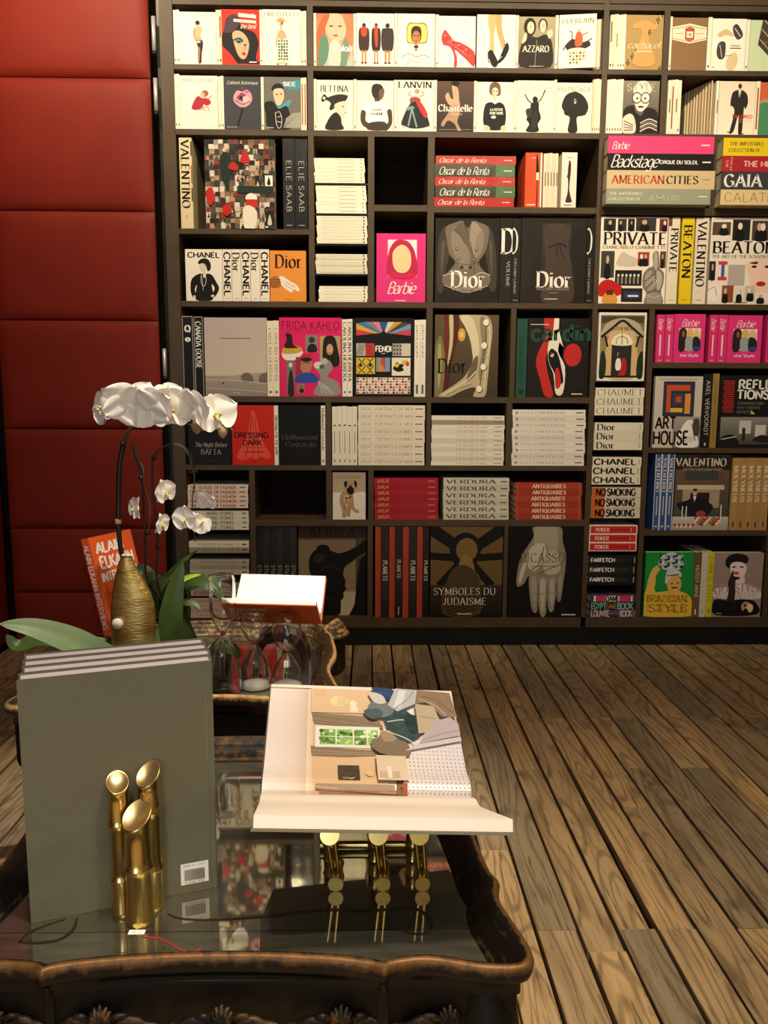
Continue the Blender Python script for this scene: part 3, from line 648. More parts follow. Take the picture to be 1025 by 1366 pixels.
A['yellowframe'] = [r('f7f0dd', 0, 0, 1, 1), b('8a7a4a', .27, .20, .5, .17, .77, .20, .79, .52, .60, .56, .40, .56, .25, .52), b('f0d56a', .29, .22, .5, .19, .75, .22, .77, .50, .60, .54, .40, .54, .27, .50), b('3a2a20', .36, .34, .42, .24, .58, .24, .64, .34, .60, .52, .40, .52), e('b97a4c', .5, .44, .11, .12), e('241a16', .45, .41, .03, .012), e('241a16', .55, .41, .03, .012), e('a03c30', .5, .51, .03, .012),
    r('b97a4c', .46, .54, .54, .70), r('1f1a18', .44, .60, .56, .64), b('efe9d8', .03, .98, .08, .82, .30, .74, .5, .80, .70, .76, .92, .84, .97, .98), l('5c5242', .015, .1, .83, .3, .75, .5, .81, .7, .77, .9, .84), l('5c5242', .012, .2, .97, .4, .9, .6, .93), l('5c5242', .012, .3, .78, .34, .9)]
A['redshoe'] = [r('f8f1de', 0, 0, 1, 1), b('c9403a', .07, .40, .16, .27, .26, .34, .42, .48, .62, .52, .98, .70, .98, .98, .80, .88, .60, .74, .44, .66, .50, .80, .50, .98, .42, .98, .42, .78, .30, .60, .12, .56), l('8f2a2a', .02, .1, .45, .25, .5, .45, .64, .7, .8), ]+[e(('f0b0a0', '7a1f24', 'e87a60')[i % 3], .16+.065*i, .38+.03*i+.03*(i % 3), .02, .014) for i in range(12)]+[e('f0b0a0', .25+.07*i, .5+.035*i, .014, .01) for i in range(8)]
A['legs'] = [r('f8f1de', 0, 0, 1, 1), b('e2b27a', .30, -.02, .50, -.02, .48, .2, .44, .40, .46, .66, .40, .80, .32, .68, .34, .40, .29, .2), b('d9a468', .48, -.02, .62, -.02, .64, .25, .70, .42, .76, .62, .70, .72, .60, .52, .50, .28), b('1a1715', .28, .72, .38, .66, .46, .74, .56, .90, .50, .99, .40, .96, .34, .86), l('1a1715', .025, .3, .74, .31, .86, .34, .92), b('1a1715', .78, .52, .84, .62, .76, .78, .62, .90, .52, .92, .60, .80, .68, .66), l('1a1715', .02, .70, .56, .82, .58), l('f8f1de', .012, .55, .86, .66, .78)]
A['sepiacouple'] = [g('b0a280', '8c7d5e', 0, 0, 1, 1), e('2a231b', .30, .20, .17, .18), e('d8cba8', .32, .21, .10, .12), e('2a231b', .66, .16, .13, .13), e('d8cba8', .66, .18, .09, .12), e('2a231b', .32, .19, .02, .01), e('2a231b', .68, .17, .02, .01), b('2a231b', .06, .98, .08, .50, .26, .36, .5, .40, .74, .34, .92, .50, .90, .98), b('d8cba8', .08, .52, .16, .32, .22, .34, .2, .46), b('d8cba8', .78, .30, .9, .24, .94, .34, .84, .42), l('8c7d5e', .02, .5, .45, .46, .98), t('efe6cc', 'AZZARO', .48, .62, .12, 's', .72), r('e8dcc0', .3, .955, .7, .962)]
A['rider'] = [r('f9f2e0', 0, 0, 1, 1), t('9a9478', 'GUERLAIN', .5, .12, .09, 's', .86), b('2a2320', .18, .58, .3, .48, .42, .46, .5, .54, .66, .52, .80, .50, .86, .58, .72, .64, .5, .66, .36, .64, .26, .68), l('2a2320', .03, .2, .56, .12, .66), l('2a2320', .03, .78, .5, .9, .46), l('2a2320', .025, .3, .6, .36, .36, .28, .3), b('cf5f30', .46, .36, .56, .32, .64, .42, .62, .58, .44, .58), l('cf5f30', .03, .6, .4, .78, .34), e(SK, .54, .30, .035, .03), b('e9e0c8', .22, .68, .5, .62, .78, .68, .62, .90, .5, .96, .38, .90)]+[e(('c8982e', '8a6a2a', 'd9b04a', '4a4030')[i % 4], .32+.09*(i % 5), .72+.06*(i//5), .03, .02, 30*i) for i in range(18)]
A['goldman'] = [r('b4935a', 0, 0, 1, 1)]+[e(('8d7440', 'caa76a', '6f6238')[i % 3], (i*37 % 100)/100, (i*61 % 97)/97, .03, .02, i*30) for i in range(90)]+[b('dfa05e', .18, .18, .42, .10, .6, .12, .82, .20, .78, .28, .62, .26, .60, .42, .80, .90, .20, .90, .40, .44, .38, .26, .2, .26), t('f2e3c2', 'cacharel', .48, .55, .13, 'i', .86), r('f2e3c2', .28, .66, .7, .675)]
A['cigar'] = [r('8d6c45', 0, 0, 1, 1), p('efe3c6', 0, .18, .5, .11, 1, .18, 1, .42, .5, .49, 0, .42), p('8d6c45', .0, .215, .5, .15, 1, .215, 1, .225, .5, .162, .0, .225), p('c58e5c', 0, .38, .5, .45, 1, .38, 1, .395, .5, .465, 0, .395), r('b5432e', .37, .2, .64, .42), r('f3e9cf', .41, .26, .60, .38), e('c5643e', .5, .2, .09, .03), e('c5643e', .5, .42, .09, .03), l('b5432e', .012, .08, .3, .34, .3), l('b5432e', .012, .66, .3, .92, .3), t('8a5a30', 'FUME', .5, .32, .06, 's', .14)]
A['watches'] = [r('f8f1df', 0, 0, 1, 1), b('46403c', .60, .16, .72, .10, .88, .24, .90, .34, .76, .40, .64, .30), l('efe5cc', .02, .66, .18, .84, .34), b('46403c', .17, .52, .26, .44, .40, .46, .42, .62, .38, .76, .24, .78, .16, .68), l('efe5cc', .015, .24, .5, .32, .74), b('d8bd8c', .16, .30, .40, .20, .60, .28, .62, .34, .40, .32, .24, .36), b('e0c79a', .5, .98, .46, .80, .62, .66, .74, .66, .8, .8, .7, .98), l('8d7044', .02, .4, .72, .6, .70), r('6a5b48', .56, .51, .84, .525), r('8a3b2c', .54, .555, .88, .575), r('3a332c', .04, .93, .1, .945)]
A['strap'] = [r('cddcb4', 0, 0, 1, 1), p('4a3f34', .35, -.02, .72, -.02, 1, .22, 1, .98, .72, .80, .24, .48), l('cdbf9c', .02, .4, .0, 1, .42), l('cdbf9c', .02, .34, .18, 1, .66), l('cdbf9c', .02, .3, .38, .96, .86), t('c56a30', 'cartel', .52, .43, .08, 'n', .3)]
# second row
A['reddress'] = [r('f3e2d2', 0, 0, 1, 1)]+[t('7a6a58', 'MARC JACOBS', .5, .085, .06, 'n', .84), e('9a5a3a', .66, .33, .10, .06), e(SK, .60, .35, .06, .05), b('a82a34', .30, .60, .38, .46, .48, .38, .60, .42, .74, .42, .82, .50, .72, .56, .62, .54, .58, .62, .46, .64, .36, .64), l('d9a58a', .035, .62, .4, .78, .42, .84, .36), l('d9a58a', .04, .52, .64, .70, .58, .78, .66), l('e9a593', .03, .56, .60, .68, .66), r('c9b8a8', .06, .955, .4, .96), r('c9b8a8', .6, .955, .92, .96)]
A['flowerdark'] = [r('3c3d42', 0, 0, 1, 1), t('e9e2d2', 'Cabinet botanique', .5, .11, .06, 'i', .84), l('15130f', .05, .5, .56, .46, .7, .36, .94), b('d996a0', .26, .36, .36, .26, .5, .28, .62, .24, .74, .32, .76, .44, .66, .54, .5, .58, .36, .54, .26, .46), b('8c4658', .34, .40, .48, .30, .6, .36, .5, .46), b('e8b6b8', .5, .40, .64, .36, .70, .44, .6, .52), l('5c2c3c', .02, .3, .44, .5, .52, .7, .46), e('2a1a20', .46, .4, .05, .04), e('b86a7a', .62, .28, .06, .03), e('6a3c48', .5, .22, .04, .03), r('c9c2b2', .05, .95, .35, .957)]
A['fanman'] = [r('6d6a62', 0, 0, 1, 1), b('3f8f9a', .40, .12, .7, .08, 1.0, .06, 1.0, .2, .8, .24, .6, .2), b(HB, .20, .22, .28, .14, .44, .12, .54, .18, .5, .24, .28, .27), b('e7c3a0', .26, .25, .50, .22, .55, .36, .50, .48, .40, .54, .31, .48), e('241a16', .35, .33, .03, .012), e('241a16', .47, .32, .03, .012), b('4a9cae', .24, .48, .40, .56, .60, .46, .74, .42, .68, .54, .44, .62, .26, .56), b('181514', .0, .50, .24, .46, .40, .60, .64, .56, .72, .98, .12, .98, .04, .7), t('f3ead6', 'SEE', .7, .13, .07, 'b', .34), l('f3ead6', .012, .3, .68, .42, .66, .48, .8, .44, .96, .34, .92, .3, .68), l('f3ead6', .012, .36, .76, .46, .74), l('f3ead6', .012, .34, .84, .47, .86), p('a09c90', .52, .96, .60, .78, .78, .68, 1, .66, 1, .96)]+[l('6d6a62', .008, .55, .96, .6+.09*i, .76-.02*i) for i in range(5)]+[r('e5dcc6', .06, .955, .26, .965)]
A['bettina'] = [r('f5ecd3', 0, 0, 1, 1), t('4a4036', 'BETTINA', .48, .17, .12, 's', .74), l('c9b994', .006, .1, .25, .9, .25), b('2a241e', .12, .38, .20, .28, .30, .34, .38, .32, .60, .28, .84, .30, .82, .38, .74, .44, .58, .50, .40, .60, .34, .56, .38, .46, .26, .40, .16, .44), e('f5ecd3', .2, .36, .035, .03), b('dccfb4', .48, .50, .60, .44, .78, .42, .80, .54, .84, .60, .78, .64, .76, .72, .66, .74, .54, .66), e('2a241e', .72, .52, .025, .012), e('7a4a3c', .79, .645, .02, .012), b('211c19', .24, .98, .30, .80, .42, .68, .54, .64, .66, .74, .68, .86, .72, .98)]
A['tshirt'] = [r('f3e9d2', 0, 0, 1, 1), b('2a221e', .42, .10, .56, .06, .70, .12, .72, .28, .62, .38, .48, .36, .40, .24), b('6a5444', .60, .20, .74, .16, .72, .32, .62, .38), r('4c3a30', .48, .34, .62, .46), b('f8f4ea', .18, .50, .44, .42, .66, .42, .92, .50, .86, .62, .76, .60, .76, .82, .34, .84, .34, .64, .20, .64), b('4c3a30', .12, .60, .24, .62, .24, .80, .42, .88, .40, .96, .2, .92, .1, .8), b('4c3a30', .82, .60, .94, .58, .96, .84, .84, .98, .74, .98, .86, .8), t('3a302a', 'TOUJOURS', .54, .58, .04, 'b', .26), t('3a302a', 'LA MEME', .54, .66, .05, 'b', .34), b('3c3430', .3, .98, .34, .84, .76, .82, .82, .98)]
A['lanvin'] = [r('f6edd6', 0, 0, 1, 1), t('211a15', 'LANVIN', .48, .09, .12, 's', .9), e('c8905c', .54, .22, .07, .05), l('c8905c', .03, .36, .22, .30, .28, .4, .32), l('c8905c', .03, .66, .2, .72, .28, .6, .32), b('9c4a3a', .34, .36, .5, .32, .64, .38, .56, .48, .38, .48), b('23252c', .10, .86, .22, .62, .38, .44, .60, .44, .78, .62, .90, .88, .80, .92, .5, .95, .2, .92), b('c0342c', .52, .44, .64, .42, .84, .66, .74, .72), l('8aa49c', .04, .40, .56, .30, .9), l('8aa49c', .04, .40, .56, .54, .92), e('7a948c', .38, .54, .09, .035), e('7a948c', .30, .56, .07, .03), l('cfc6b2', .02, .1, .88, .5, .97, .9, .9)]
A['chantelle'] = [g('5c463c', '2c2220', 0, 0, 1, 1), b('caa284', .40, .08, .56, .14, .60, .36, .62, .50, .44, .50, .30, .44, .22, .30, .30, .22, .36, .32, .44, .34), b('17120f', .36, .04, .5, .0, .62, .04, .5, .1), b('b08a6c', .44, .48, .62, .48, .62, .64, .56, .80, .66, .96, .58, .98, .48, .84, .30, .78, .18, .90, .12, .84, .28, .66), t('f5ecdc', 'Chantelle', .5, .53, .13, 's', .92), t('e9dcc6', 'PARIS', .54, .65, .03, 'n', .3), r('cbbda6', .06, .955, .94, .96)]
A['blackdress'] = [r('f2e8d2', 0, 0, 1, 1), b('6c5644', .36, .04, .5, .0, .62, .06, .64, .24, .54, .28, .4, .26, .33, .2), e('e0c8a6', .49, .19, .09, .085), e('2a2320', .45, .18, .02, .01), e('2a2320', .54, .18, .02, .01), r('e0c8a6', .45, .26, .53, .36), p('fbf7ee', .36, .40, .49, .36, .62, .40, .56, .46, .49, .42, .42, .46), b('1d1a19', .24, .44, .40, .40, .49, .44, .60, .40, .74, .46, .80, .66, .76, .90, .64, .96, .36, .96, .2, .86, .18, .64), t('f3ead8', 'LA PETITE', .54, .55, .045, 'x', .34), t('f3ead8', 'ROBE NOIRE', .54, .62, .045, 'x', .36), b('dcc4a0', .22, .86, .36, .90, .34, .98, .2, .97), b('dcc4a0', .78, .86, .66, .90, .7, .98, .8, .97), e('e8dcc6', .46, .7, .07, .03)]
A['ungaro'] = [r('f4ead2', 0, 0, 1, 1), t('4a4038', 'emanuel ungaro', .48, .15, .1, 'l', .92), b('1c1816', .42, .34, .48, .30, .56, .34, .54, .42, .44, .42), l('1c1816', .03, .44, .46, .30, .38, .20, .26), l('1c1816', .03, .54, .44, .66, .34, .76, .18), b('1c1816', .38, .44, .58, .42, .60, .56, .66, .72, .58, .84, .60, .98, .26, .98, .34, .84, .26, .74, .36, .62), b('3a322e', .24, .56, .4, .54, .38, .7, .28, .7), b('302a26', .44, .62, .56, .6, .54, .9, .4, .94)]
A['balenciaga'] = [r('f5ecd4', 0, 0, 1, 1), l('c9bb98', .006, .05, .06, .95, .06), t('6b6150', 'BALENCIAGA', .48, .13, .09, 'n', .9), b('25201d', .20, .56, .14, .46, .22, .28, .36, .20, .56, .18, .78, .28, .90, .46, .84, .62, .72, .66, .58, .70, .60, .98, .34, .98, .38, .70, .24, .64), e('cfc2a4', .52, .37, .035, .05), e('25201d', .52, .36, .03, .015)]
A['glasses'] = [g('8f8674', '3c3630', 0, 0, 1, 1), b('e9e0cc', .28, .12, .4, .02, .6, .0, .74, .08, .76, .22, .5, .2, .3, .24), t('bdb39a', 'STYLE', .5, .12, .14, 's', .8), b('efe6d4', .28, .22, .5, .16, .72, .22, .72, .42, .60, .54, .48, .58, .36, .50), e('1c1816', .38, .32, .14, .11), e('efe6d4', .38, .32, .115, .09), e('1c1816', .62, .32, .14, .11), e('efe6d4', .62, .32, .115, .09), e('1c1816', .39, .33, .03, .02), e('1c1816', .61, .33, .03, .02), e('5a2a28', .5, .49, .09, .02), b('24201e', .02, .56, .28, .46, .36, .58, .52, .66, .66, .50, .98, .60, .98, .98, .02, .98), b('e4dac2', .0, .72, .2, .62, .34, .72, .36, .98, .0, .98)]+[l(('efe6d4', '8a8272')[i % 2], .025, .5, .80+.04*i, .75, .72+.04*i, .98, .78+.04*i) for i in range(5)]+[l('1c1816', .02, .04, .76+.06*i, .3, .84+.03*i) for i in range(4)]
A['suitman'] = [g('efdcc0', 'f6ead6', 0, 0, 1, 1), e('4a3526', .56, .09, .05, .05), b('2c2725', .36, .22, .5, .16, .62, .16, .76, .24, .80, .40, .74, .52, .70, .50, .68, .98, .58, .98, .56, .62, .46, .92, .34, .97, .44, .60, .40, .48, .32, .44), p('f8f4ea', .52, .16, .60, .16, .57, .3, .55, .3), l('1a1716', .015, .565, .18, .565, .3), t('cf3c2c', 'TAILORED', .66, .66, .06, 'b', .56), t('c8a88a', 'STYLE', .76, .74, .055, 'n', .32), e('2c2725', .34, .955, .07, .012), e('2c2725', .66, .985, .08, .012)]
A['skin'] = [g('c98d6c', '7fa07a', 0, 0, 1, 1), b('d2643c', 0, 0, 1, 0, 1, .4, .5, .46, .2, .30, 0, .34), e('f3e6cc', .5, .26, .12, .07), b('4c8a64', 0, .44, .3, .4, .6, .52, .62, 1, 0, 1)]
# third row
PAL = ['b08c68', '8c3426', '2c2723', 'c9bba2', '36423a', '7a5e42', 'b8a688', '5a241e', '9a8e7c', '4a3e34', 'd8cfc0', '8c6a42', '3c342e', '1e1b19', '6a5848', '2a2622', '54483c']
A['collage'] = [r('6a5444', 0, 0, 1, 1)]+collage(3, 14, 17, PAL)+[b('1c2a24', .22, .22, .3, .14, .38, .2, .36, .42, .32, .56, .24, .4), e('d9b08c', .29, .12, .03, .025), b('b8231c', .52, .2, .58, .12, .64, .2, .64, .26, .52, .26), b('b8231c', .34, .32, .4, .25, .48, .3, .46, .35), e('efe6d6', .66, .66, .085, .06), r('c0281e', .58, .67, .745, .76), b('c02018', .24, .78, .32, .72, .38, .8, .3, .86), b('c0281e', .02, .58, .1, .54, .14, .66, .08, .74, .03, .7), r('1f2c28', .46, .52, .98, .6), r('1a1817', .84, .38, .92, .52), r('f2e9d8', .86, .40, .97, .52), b('1a1817', .89, .50, .915, .42, .94, .50), r('1d1b1a', .86, .80, .98, .97), b('cfc6b2', .89, .95, .92, .84, .95, .95), b('e8dcc4', .54, .78, .64, .74, .74, .82, .7, 1, .56, 1)]
A['valentino'] = [t('15110e', 'VALENTINO', .45, .40, .62, 's', .74, 1), r('6a5c48', .3, .86, .6, .865), r('6a5c48', .35, .885, .55, .89), r('b05a34', .9, .3, 1, .5), r('4a4a3c', .9, .55, 1, .7), r('3c3430', .9, .04, 1, .2)]
A['eliesaab'] = [t('dcd6c8', 'ELIE SAAB', .5, .52, .42, 'l', .56, 1), r('cfc8b8', .25, .953, .75, .958)]
A['chanelcover'] = [r('f1e7d6', 0, 0, 1, 1), t('17130f', 'CHANEL', .5, .11, .10, 'b', .86), b('1c1715', .34, .26, .42, .19, .58, .18, .68, .26, .68, .38, .60, .42, .54, .30, .38, .29), b('d9cab2', .38, .29, .52, .28, .56, .40, .48, .44, .40, .40), r('d9cab2', .46, .42, .54, .50), b('161211', .16, .58, .34, .48, .46, .48, .5, .56, .58, .47, .72, .50, .82, .62, .90, .76, .78, .92, .70, .88, .78, .76, .70, .68, .72, .98, .26, .98, .30, .70, .24, .78, .26, .90, .18, .94, .12, .78),
    l('d8cfbe', .015, .42, .5, .42, .64, .48, .72, .55, .62, .54, .5), l('d8cfbe', .01, .44, .5, .47, .8), e('d9cab2', .22, .92, .04, .03), e('d9cab2', .72, .90, .05, .025), r('3a302a', .4, .975, .62, .985)]
A['chanelspine'] = [t('1b1713', 'CHANEL', .5, .48, .70, 'b', .84, 1), l('cbbfa8', .01, .02, .0, .02, 1), r('8a7c68', .3, .945, .7, .955)]
A['diorspine'] = [t('3a3028', 'Dior', .46, .25, .78, 's', .36, 1), l('cbbfa8', .01, .02, 0, .02, 1), r('8a7c68', .3, .945, .7, .955)]
A['diororange'] = [r('e8913a', 0, 0, 1, 1), t('2a1c12', 'Dior', .52, .21, .25, 's', .72), b('f3e2cc', .18, .56, .34, .50, .56, .60, .72, .66, .82, .76, .78, .80, .66, .76, .60, .82, .44, .76, .30, .66), l('3a241c', .008, .4, .6, .7, .72), l('3a241c', .008, .4, .66, .62, .76), b('b06a2c', -.0, .56, .14, .50, .26, .54, .30, .70, .14, .74, 0, .70)]+[e('4a2a14', .03+.06*(i % 5), .57+.045*(i//5), .016, .012) for i in range(18)]+[r('6a4020', .42, .955, .6, .962)]
A['oscar_red'] = [t('f0d6c6', 'Oscar de la Renta', .33, .52, .52, 'k', .58), r('f0d6c6', .85, .47, .95, .55)]
A['oscar_green'] = [g('4a4a38', '3e3c30', 0, 0, .76, 1), r('527044', .76, 0, 1, 1), t('f2e8d8', 'Oscar de la Renta', .36, .52, .62, 'k', .62), r('e8dcc8', .86, .47, .96, .54)]
A['penslip'] = [r('d4512a', 0, 0, 1, 1), r('e9dccb', .90, 0, 1, 1), b('1a1514', .66, .02, .74, .1, .80, .24, .82, .4, .76, .48, .76, .98, .70, .98, .70, .48, .64, .4, .64, .22), r('f3e6d2', .66, .36, .82, .5), t('2a1a14', 'N9', .74, .30, .05, 'b', .14), r('f3e6d2', .36, .09, .6, .1), r('f3dcc8', .12, .945, .64, .965)]
A['purpledress'] = [r('ece0cc', 0, 0, 1, 1), b('4c1c34', .42, .24, .5, .16, .6, .2, .6, .36, .56, .5, .54, .68, .68, .84, .72, .90, .3, .90, .42, .74, .44, .56, .4, .42), e('2a1a1e', .5, .17, .06, .025), l('4c1c34', .05, .44, .36, .36, .46), r('7a6c5c', .34, .085, .7, .095), r('3a2c28', .2, .95, .7, .965)]
A['hoodpicture'] = [r('e0357c', 0, 0, 1, 1), r('f2e6e0', .23, .09, .82, .63), b('c2264c', .25, .63, .24, .3, .36, .12, .52, .09, .68, .14, .80, .32, .80, .63), b('e8cf9c', .34, .46, .34, .26, .52, .16, .68, .26, .70, .46, .60, .56, .44, .56), b('d02a56', .25, .63, .36, .56, .52, .60, .68, .56, .80, .63), t('f7ead9', 'Barbie', .5, .79, .17, 'k', .56), r('f7ead9', .38, .972, .6, .98)]
A['barsuit'] = [r('161210', 0, 0, 1, 1), b('3f362f', .17, .10, .06, .22, .03, .55, .04, .86, .13, .86, .17, .60, .22, .40), b('3f362f', .80, .10, .90, .2, .96, .55, .95, .84, .86, .84, .83, .6, .78, .40), b('5a4e44', .10, .28, .09, .5, .10, .7, .13, .5, .15, .3), b('5a4e44', .88, .28, .89, .5, .89, .7, .86, .5, .84, .3),
    b('73665a', .16, .11, .32, .05, .42, .03, .5, .10, .58, .03, .68, .05, .82, .11, .82, .28, .76, .42, .68, .52, .76, .62, .86, .68, .84, .78, .66, .84, .5, .86, .34, .84, .14, .78, .12, .70, .22, .62, .31, .52, .22, .42, .18, .28), b('8a7c6d', .30, .10, .44, .14, .5, .3, .54, .5, .5, .6, .38, .56, .28, .40, .24, .24), b('8a7c6d', .60, .12, .72, .12, .76, .26, .70, .42, .62, .46, .56, .3),
    b('2a221d', .44, .02, .5, .12, .56, .02), p('64584d', .44, .04, .36, .06, .28, .14, .38, .20, .60, .46, .5, .2), p('9a8b7a', .56, .04, .64, .06, .72, .14, .64, .2, .60, .46, .52, .26), l('2a221d', .009, .44, .05, .52, .22, .60, .46), l('2a221d', .007, .28, .14, .38, .2, .46, .3), l('2a221d', .007, .60, .46, .61, .66, .58, .84), l('3a302a', .008, .31, .52, .5, .55, .68, .52),
    l('c0b2a0', .014, .12, .68, .3, .65, .44, .70), l('c0b2a0', .014, .58, .70, .72, .64, .86, .67), l('c0b2a0', .010, .14, .79, .34, .85, .5, .87, .66, .85, .84, .79)]+[e('2a221d', a_, c_, .026, .020) for a_, c_ in ((.34, .36), (.64, .37), (.36, .48), (.60, .49), (.42, .58), (.55, .58))]+[e('a89888', a_, c_, .016, .012) for a_, c_ in ((.34, .357), (.64, .367), (.36, .477), (.60, .487))]+[t('f2eadd', 'Dior', .52, .72, .19, 's', .52), t('a89c8c', 'CHRISTIAN DIOR', .5, .835, .03, 's', .46), r('a89c8c', .42, .875, .56, .88)]
A['bigDleft'] = [t('efe7d9', 'D', .66, .27, .28, 's', 1.0), t('9c9284', 'VOLUME', .72, .66, .3, 's', .3, 1)]
A['bigDright'] = [b('efe7d9', 0, .13, .35, .13, .62, .20, .66, .27, .6, .35, .34, .40, 0, .40), b('1b1817', 0, .15, .3, .15, .44, .21, .46, .27, .42, .34, .3, .385, 0, .385), t('a89e90', 'YVES SAINT LAURENT', .4, .68, .26, 's', .42, 1), r('b8b0a2', .2, .965, .8, .97)]
A['ysl'] = [r('211b19', 0, 0, 1, 1), g('3c302a', '2a211d', .32, .06, .76, .9), b('453833', .34, .12, .5, .06, .66, .08, .76, .16, .72, .32, .80, .62, .80, .98, .34, .98, .38, .62, .36, .34), l('17110f', .02, .42, .34, .56, .30, .62, .30, .70, .34), l('17110f', .015, .56, .3, .54, .44), l('17110f', .012, .58, .3, .66, .48), t('f2eadd', 'Dior', .52, .72, .18, 's', .52), t('8f8578', 'YVES SAINT LAURENT', .5, .83, .035, 's', .52), r('a89c8c', .44, .875, .58, .88), r('cfc6b8', .38, .945, .58, .955)]
A['barbieflat'] = [t('f7e6dc', 'Barbie', .115, .54, .42, 'k', .155), r('f7e6dc', .88, .46, .96, .53)]
A['backstage'] = [t('f2ece0', 'Backstage', .25, .46, .74, 'k', .44), t('f2ece0', 'CIRQUE DU SOLEIL', .67, .5, .2, 'b', .36), r('f2ece0', .89, .45, .97, .53)]
A['cities'] = [t('bf4a2c', 'AMERICAN', .29, .5, .42, 's', .48), t('2c241c', 'CITIES', .70, .5, .42, 's', .29), r('7a6a50', .885, .46, .96, .5)]
A['impossible'] = [t('d9d6c2', 'THE IMPOSSIBLE', .19, .3, .19, 's', .32), t('d9d6c2', 'COLLECTION OF', .18, .66, .19, 's', .30), t('b8b49a', 'JEWELRY', .56, .56, .34, 's', .3), r('e9e6d6', .88, .44, .97, .5)]
A['yellowflat'] = [t('5a4c28', 'THE IMPOSSIBLE', .22, .32, .2, 's', .32), t('5a4c28', 'COLLECTION OF', .2, .68, .2, 's', .29), t('2a2218', 'WATCHES', .62, .52, .36, 's', .34)]
A['hunt'] = [t('e69a88', 'THE', .045, .5, .022, 's', .55, 1), t('e69a88', 'PALM', .085, .5, .022, 's', .8, 1), t('f0b8a8', 'THE HUNT', .38, .5, .34, 'b', .36)]
A['gaia'] = [t('e9e6e0', 'GAIA', .20, .5, .68, 's', .34)]
A['calat'] = [t('a08e68', 'CALATRAVA', .40, .5, .58, 'n', .72)]
A['private'] = [r('f1e6d2', 0, 0, 1, 1)]+photo(1, .04, .02, .22, .16, '2c2724')+photo(2, .25, .02, .38, .16, '3a302a')+photo(3, .40, .02, .5, .16, '24221f')+photo(4, .52, .01, .82, .16, '3a3632')+photo(5, .87, .02, .99, .16, '7a2420')+[t('15110e', 'PRIVATE', .52, .245, .135, 's', .92), t('8a6c40', 'GIANCARLO GIAMMETTI', .5, .345, .035, 's', .92)]+photo(6, .02, .39, .22, .70, '3c4034')+[b('cdbfa8', .26, .5, .34, .40, .44, .44, .56, .48, .54, .56, .28, .56)]+photo(7, .57, .40, .74, .56, 'a83c2a')+photo(8, .90, .39, .99, .58, '6a3a2c')+[r('1c1a18', .24, .61, .64, .79)]+[e('d8cdb8', .29+.06*i, .67, .018, .018) for i in range(6)]+[r('8a8272', .27+.06*i, .69, .30+.06*i, .77) for i in range(6)]+[
    b('bf1f1a', -.02, .90, .02, .76, .16, .72, .34, .80, .36, .88, .2, .92), b('d9973c', .06, .99, .10, .88, .24, .88, .28, .99), r('5a2a20', .12, .84, .22, .9), r('26221f', .34, .82, .66, .98), r('2c3a5c', .38, .86, .62, .94), r('efe8dc', .44, .9, .6, .92),
    b('7f766a', .66, .66, .74, .58, .80, .56, .79, .44, .82, .39, .87, .40, .89, .48, .90, .58, .97, .64, .97, .76, .94, .86, .97, 1, .70, 1, .72, .88, .66, .80), b('b5ac9c', .81, .42, .85, .41, .87, .52, .86, .60, .82, .60), b('a39a8a', .69, .68, .76, .61, .80, .64, .74, .70, .70, .74), b('a39a8a', .70, .76, .80, .67, .84, .70, .76, .77, .72, .81), b('a39a8a', .73, .84, .82, .75, .86, .78, .80, .84), b('b5ac9c', .86, .62, .94, .66, .94, .78, .88, .84), b('9a9182', .74, .88, .92, .88, .94, 1, .74, 1), l('3a342c', .008, .68, .74, .76, .70, .82, .65), l('3a342c', .008, .71, .81, .78, .77, .85, .70), l('3a342c', .008, .74, .88, .84, .84, .94, .86), l('3a342c', .008, .80, .56, .84, .62, .86, .72), e('d2c9b8', .845, .735, .028, .02), e('2a2620', .845, .735, .014, .01), l('d8cfbf', .006, .74, .9, .84, .93, .94, .9)]
A['privatespine'] = [t('1b1713', 'PRIVATE', .55, .38, .62, 's', .50, 1), r('8a6c40', .3, .955, .75, .96), r('7a3a30', .0, 0, .3, .1)]
A['beatonspine'] = [t('1b1713', 'BEATON', .5, .39, .66, 's', .60, 1), r('4a3c18', .3, .95, .7, .956)]
A['valspine'] = [t('1b1713', 'VALENTINO', .5, .42, .64, 's', .74, 1), r('4a4038', .3, .95, .7, .956), r('4a4038', .35, .86, .6, .863)]
A['beaton'] = [r('eadfce', 0, 0, 1, 1)]+photo(11, .02, .05, .3, .2, '5a4438')+photo(12, .33, .02, .6, .26, '24211f')+photo(13, .63, .03, .9, .26, '4c3c34')+[t('15110e', 'BEATON', .53, .34, .13, 's', .96), t('7a6c58', 'THE ART OF THE SCRAPBOOK', .52, .445, .035, 's', .96), b('edc8b4', .60, .50, .98, .50, 1, .86, .84, .92, .70, .82, .62, .66), b('3a3028', .62, .52, .74, .50, .74, .53), e('2a2018', .7, .56, .04, .015), e('2a2018', .9, .56, .04, .015), e('b3262a', .82, .76, .075, .03), r('b5a8a0', .3, .54, .56, .78)]+photo(14, .0, .5, .1, .72, '2a2624')+[r('c43c34', .14, .50, .28, .54), r('3c5aa0', .19, .54, .24, .68), r('c43c34', .14, .68, .28, .72)]+photo(15, .22, .78, .4, .98, '8a4a30')+photo(16, .42, .80, .58, .98, 'e0d4c0')+photo(17, .58, .78, .74, .96, 'c8bca8')+photo(18, .74, .86, .99, .99, 'e8dccb')+[e('efe6d8', .08, .88, .12, .1), l('8a7c6c', .01, .0, .84, .1, .8, .14, .9), r('4a4038', .42, .975, .62, .985)]
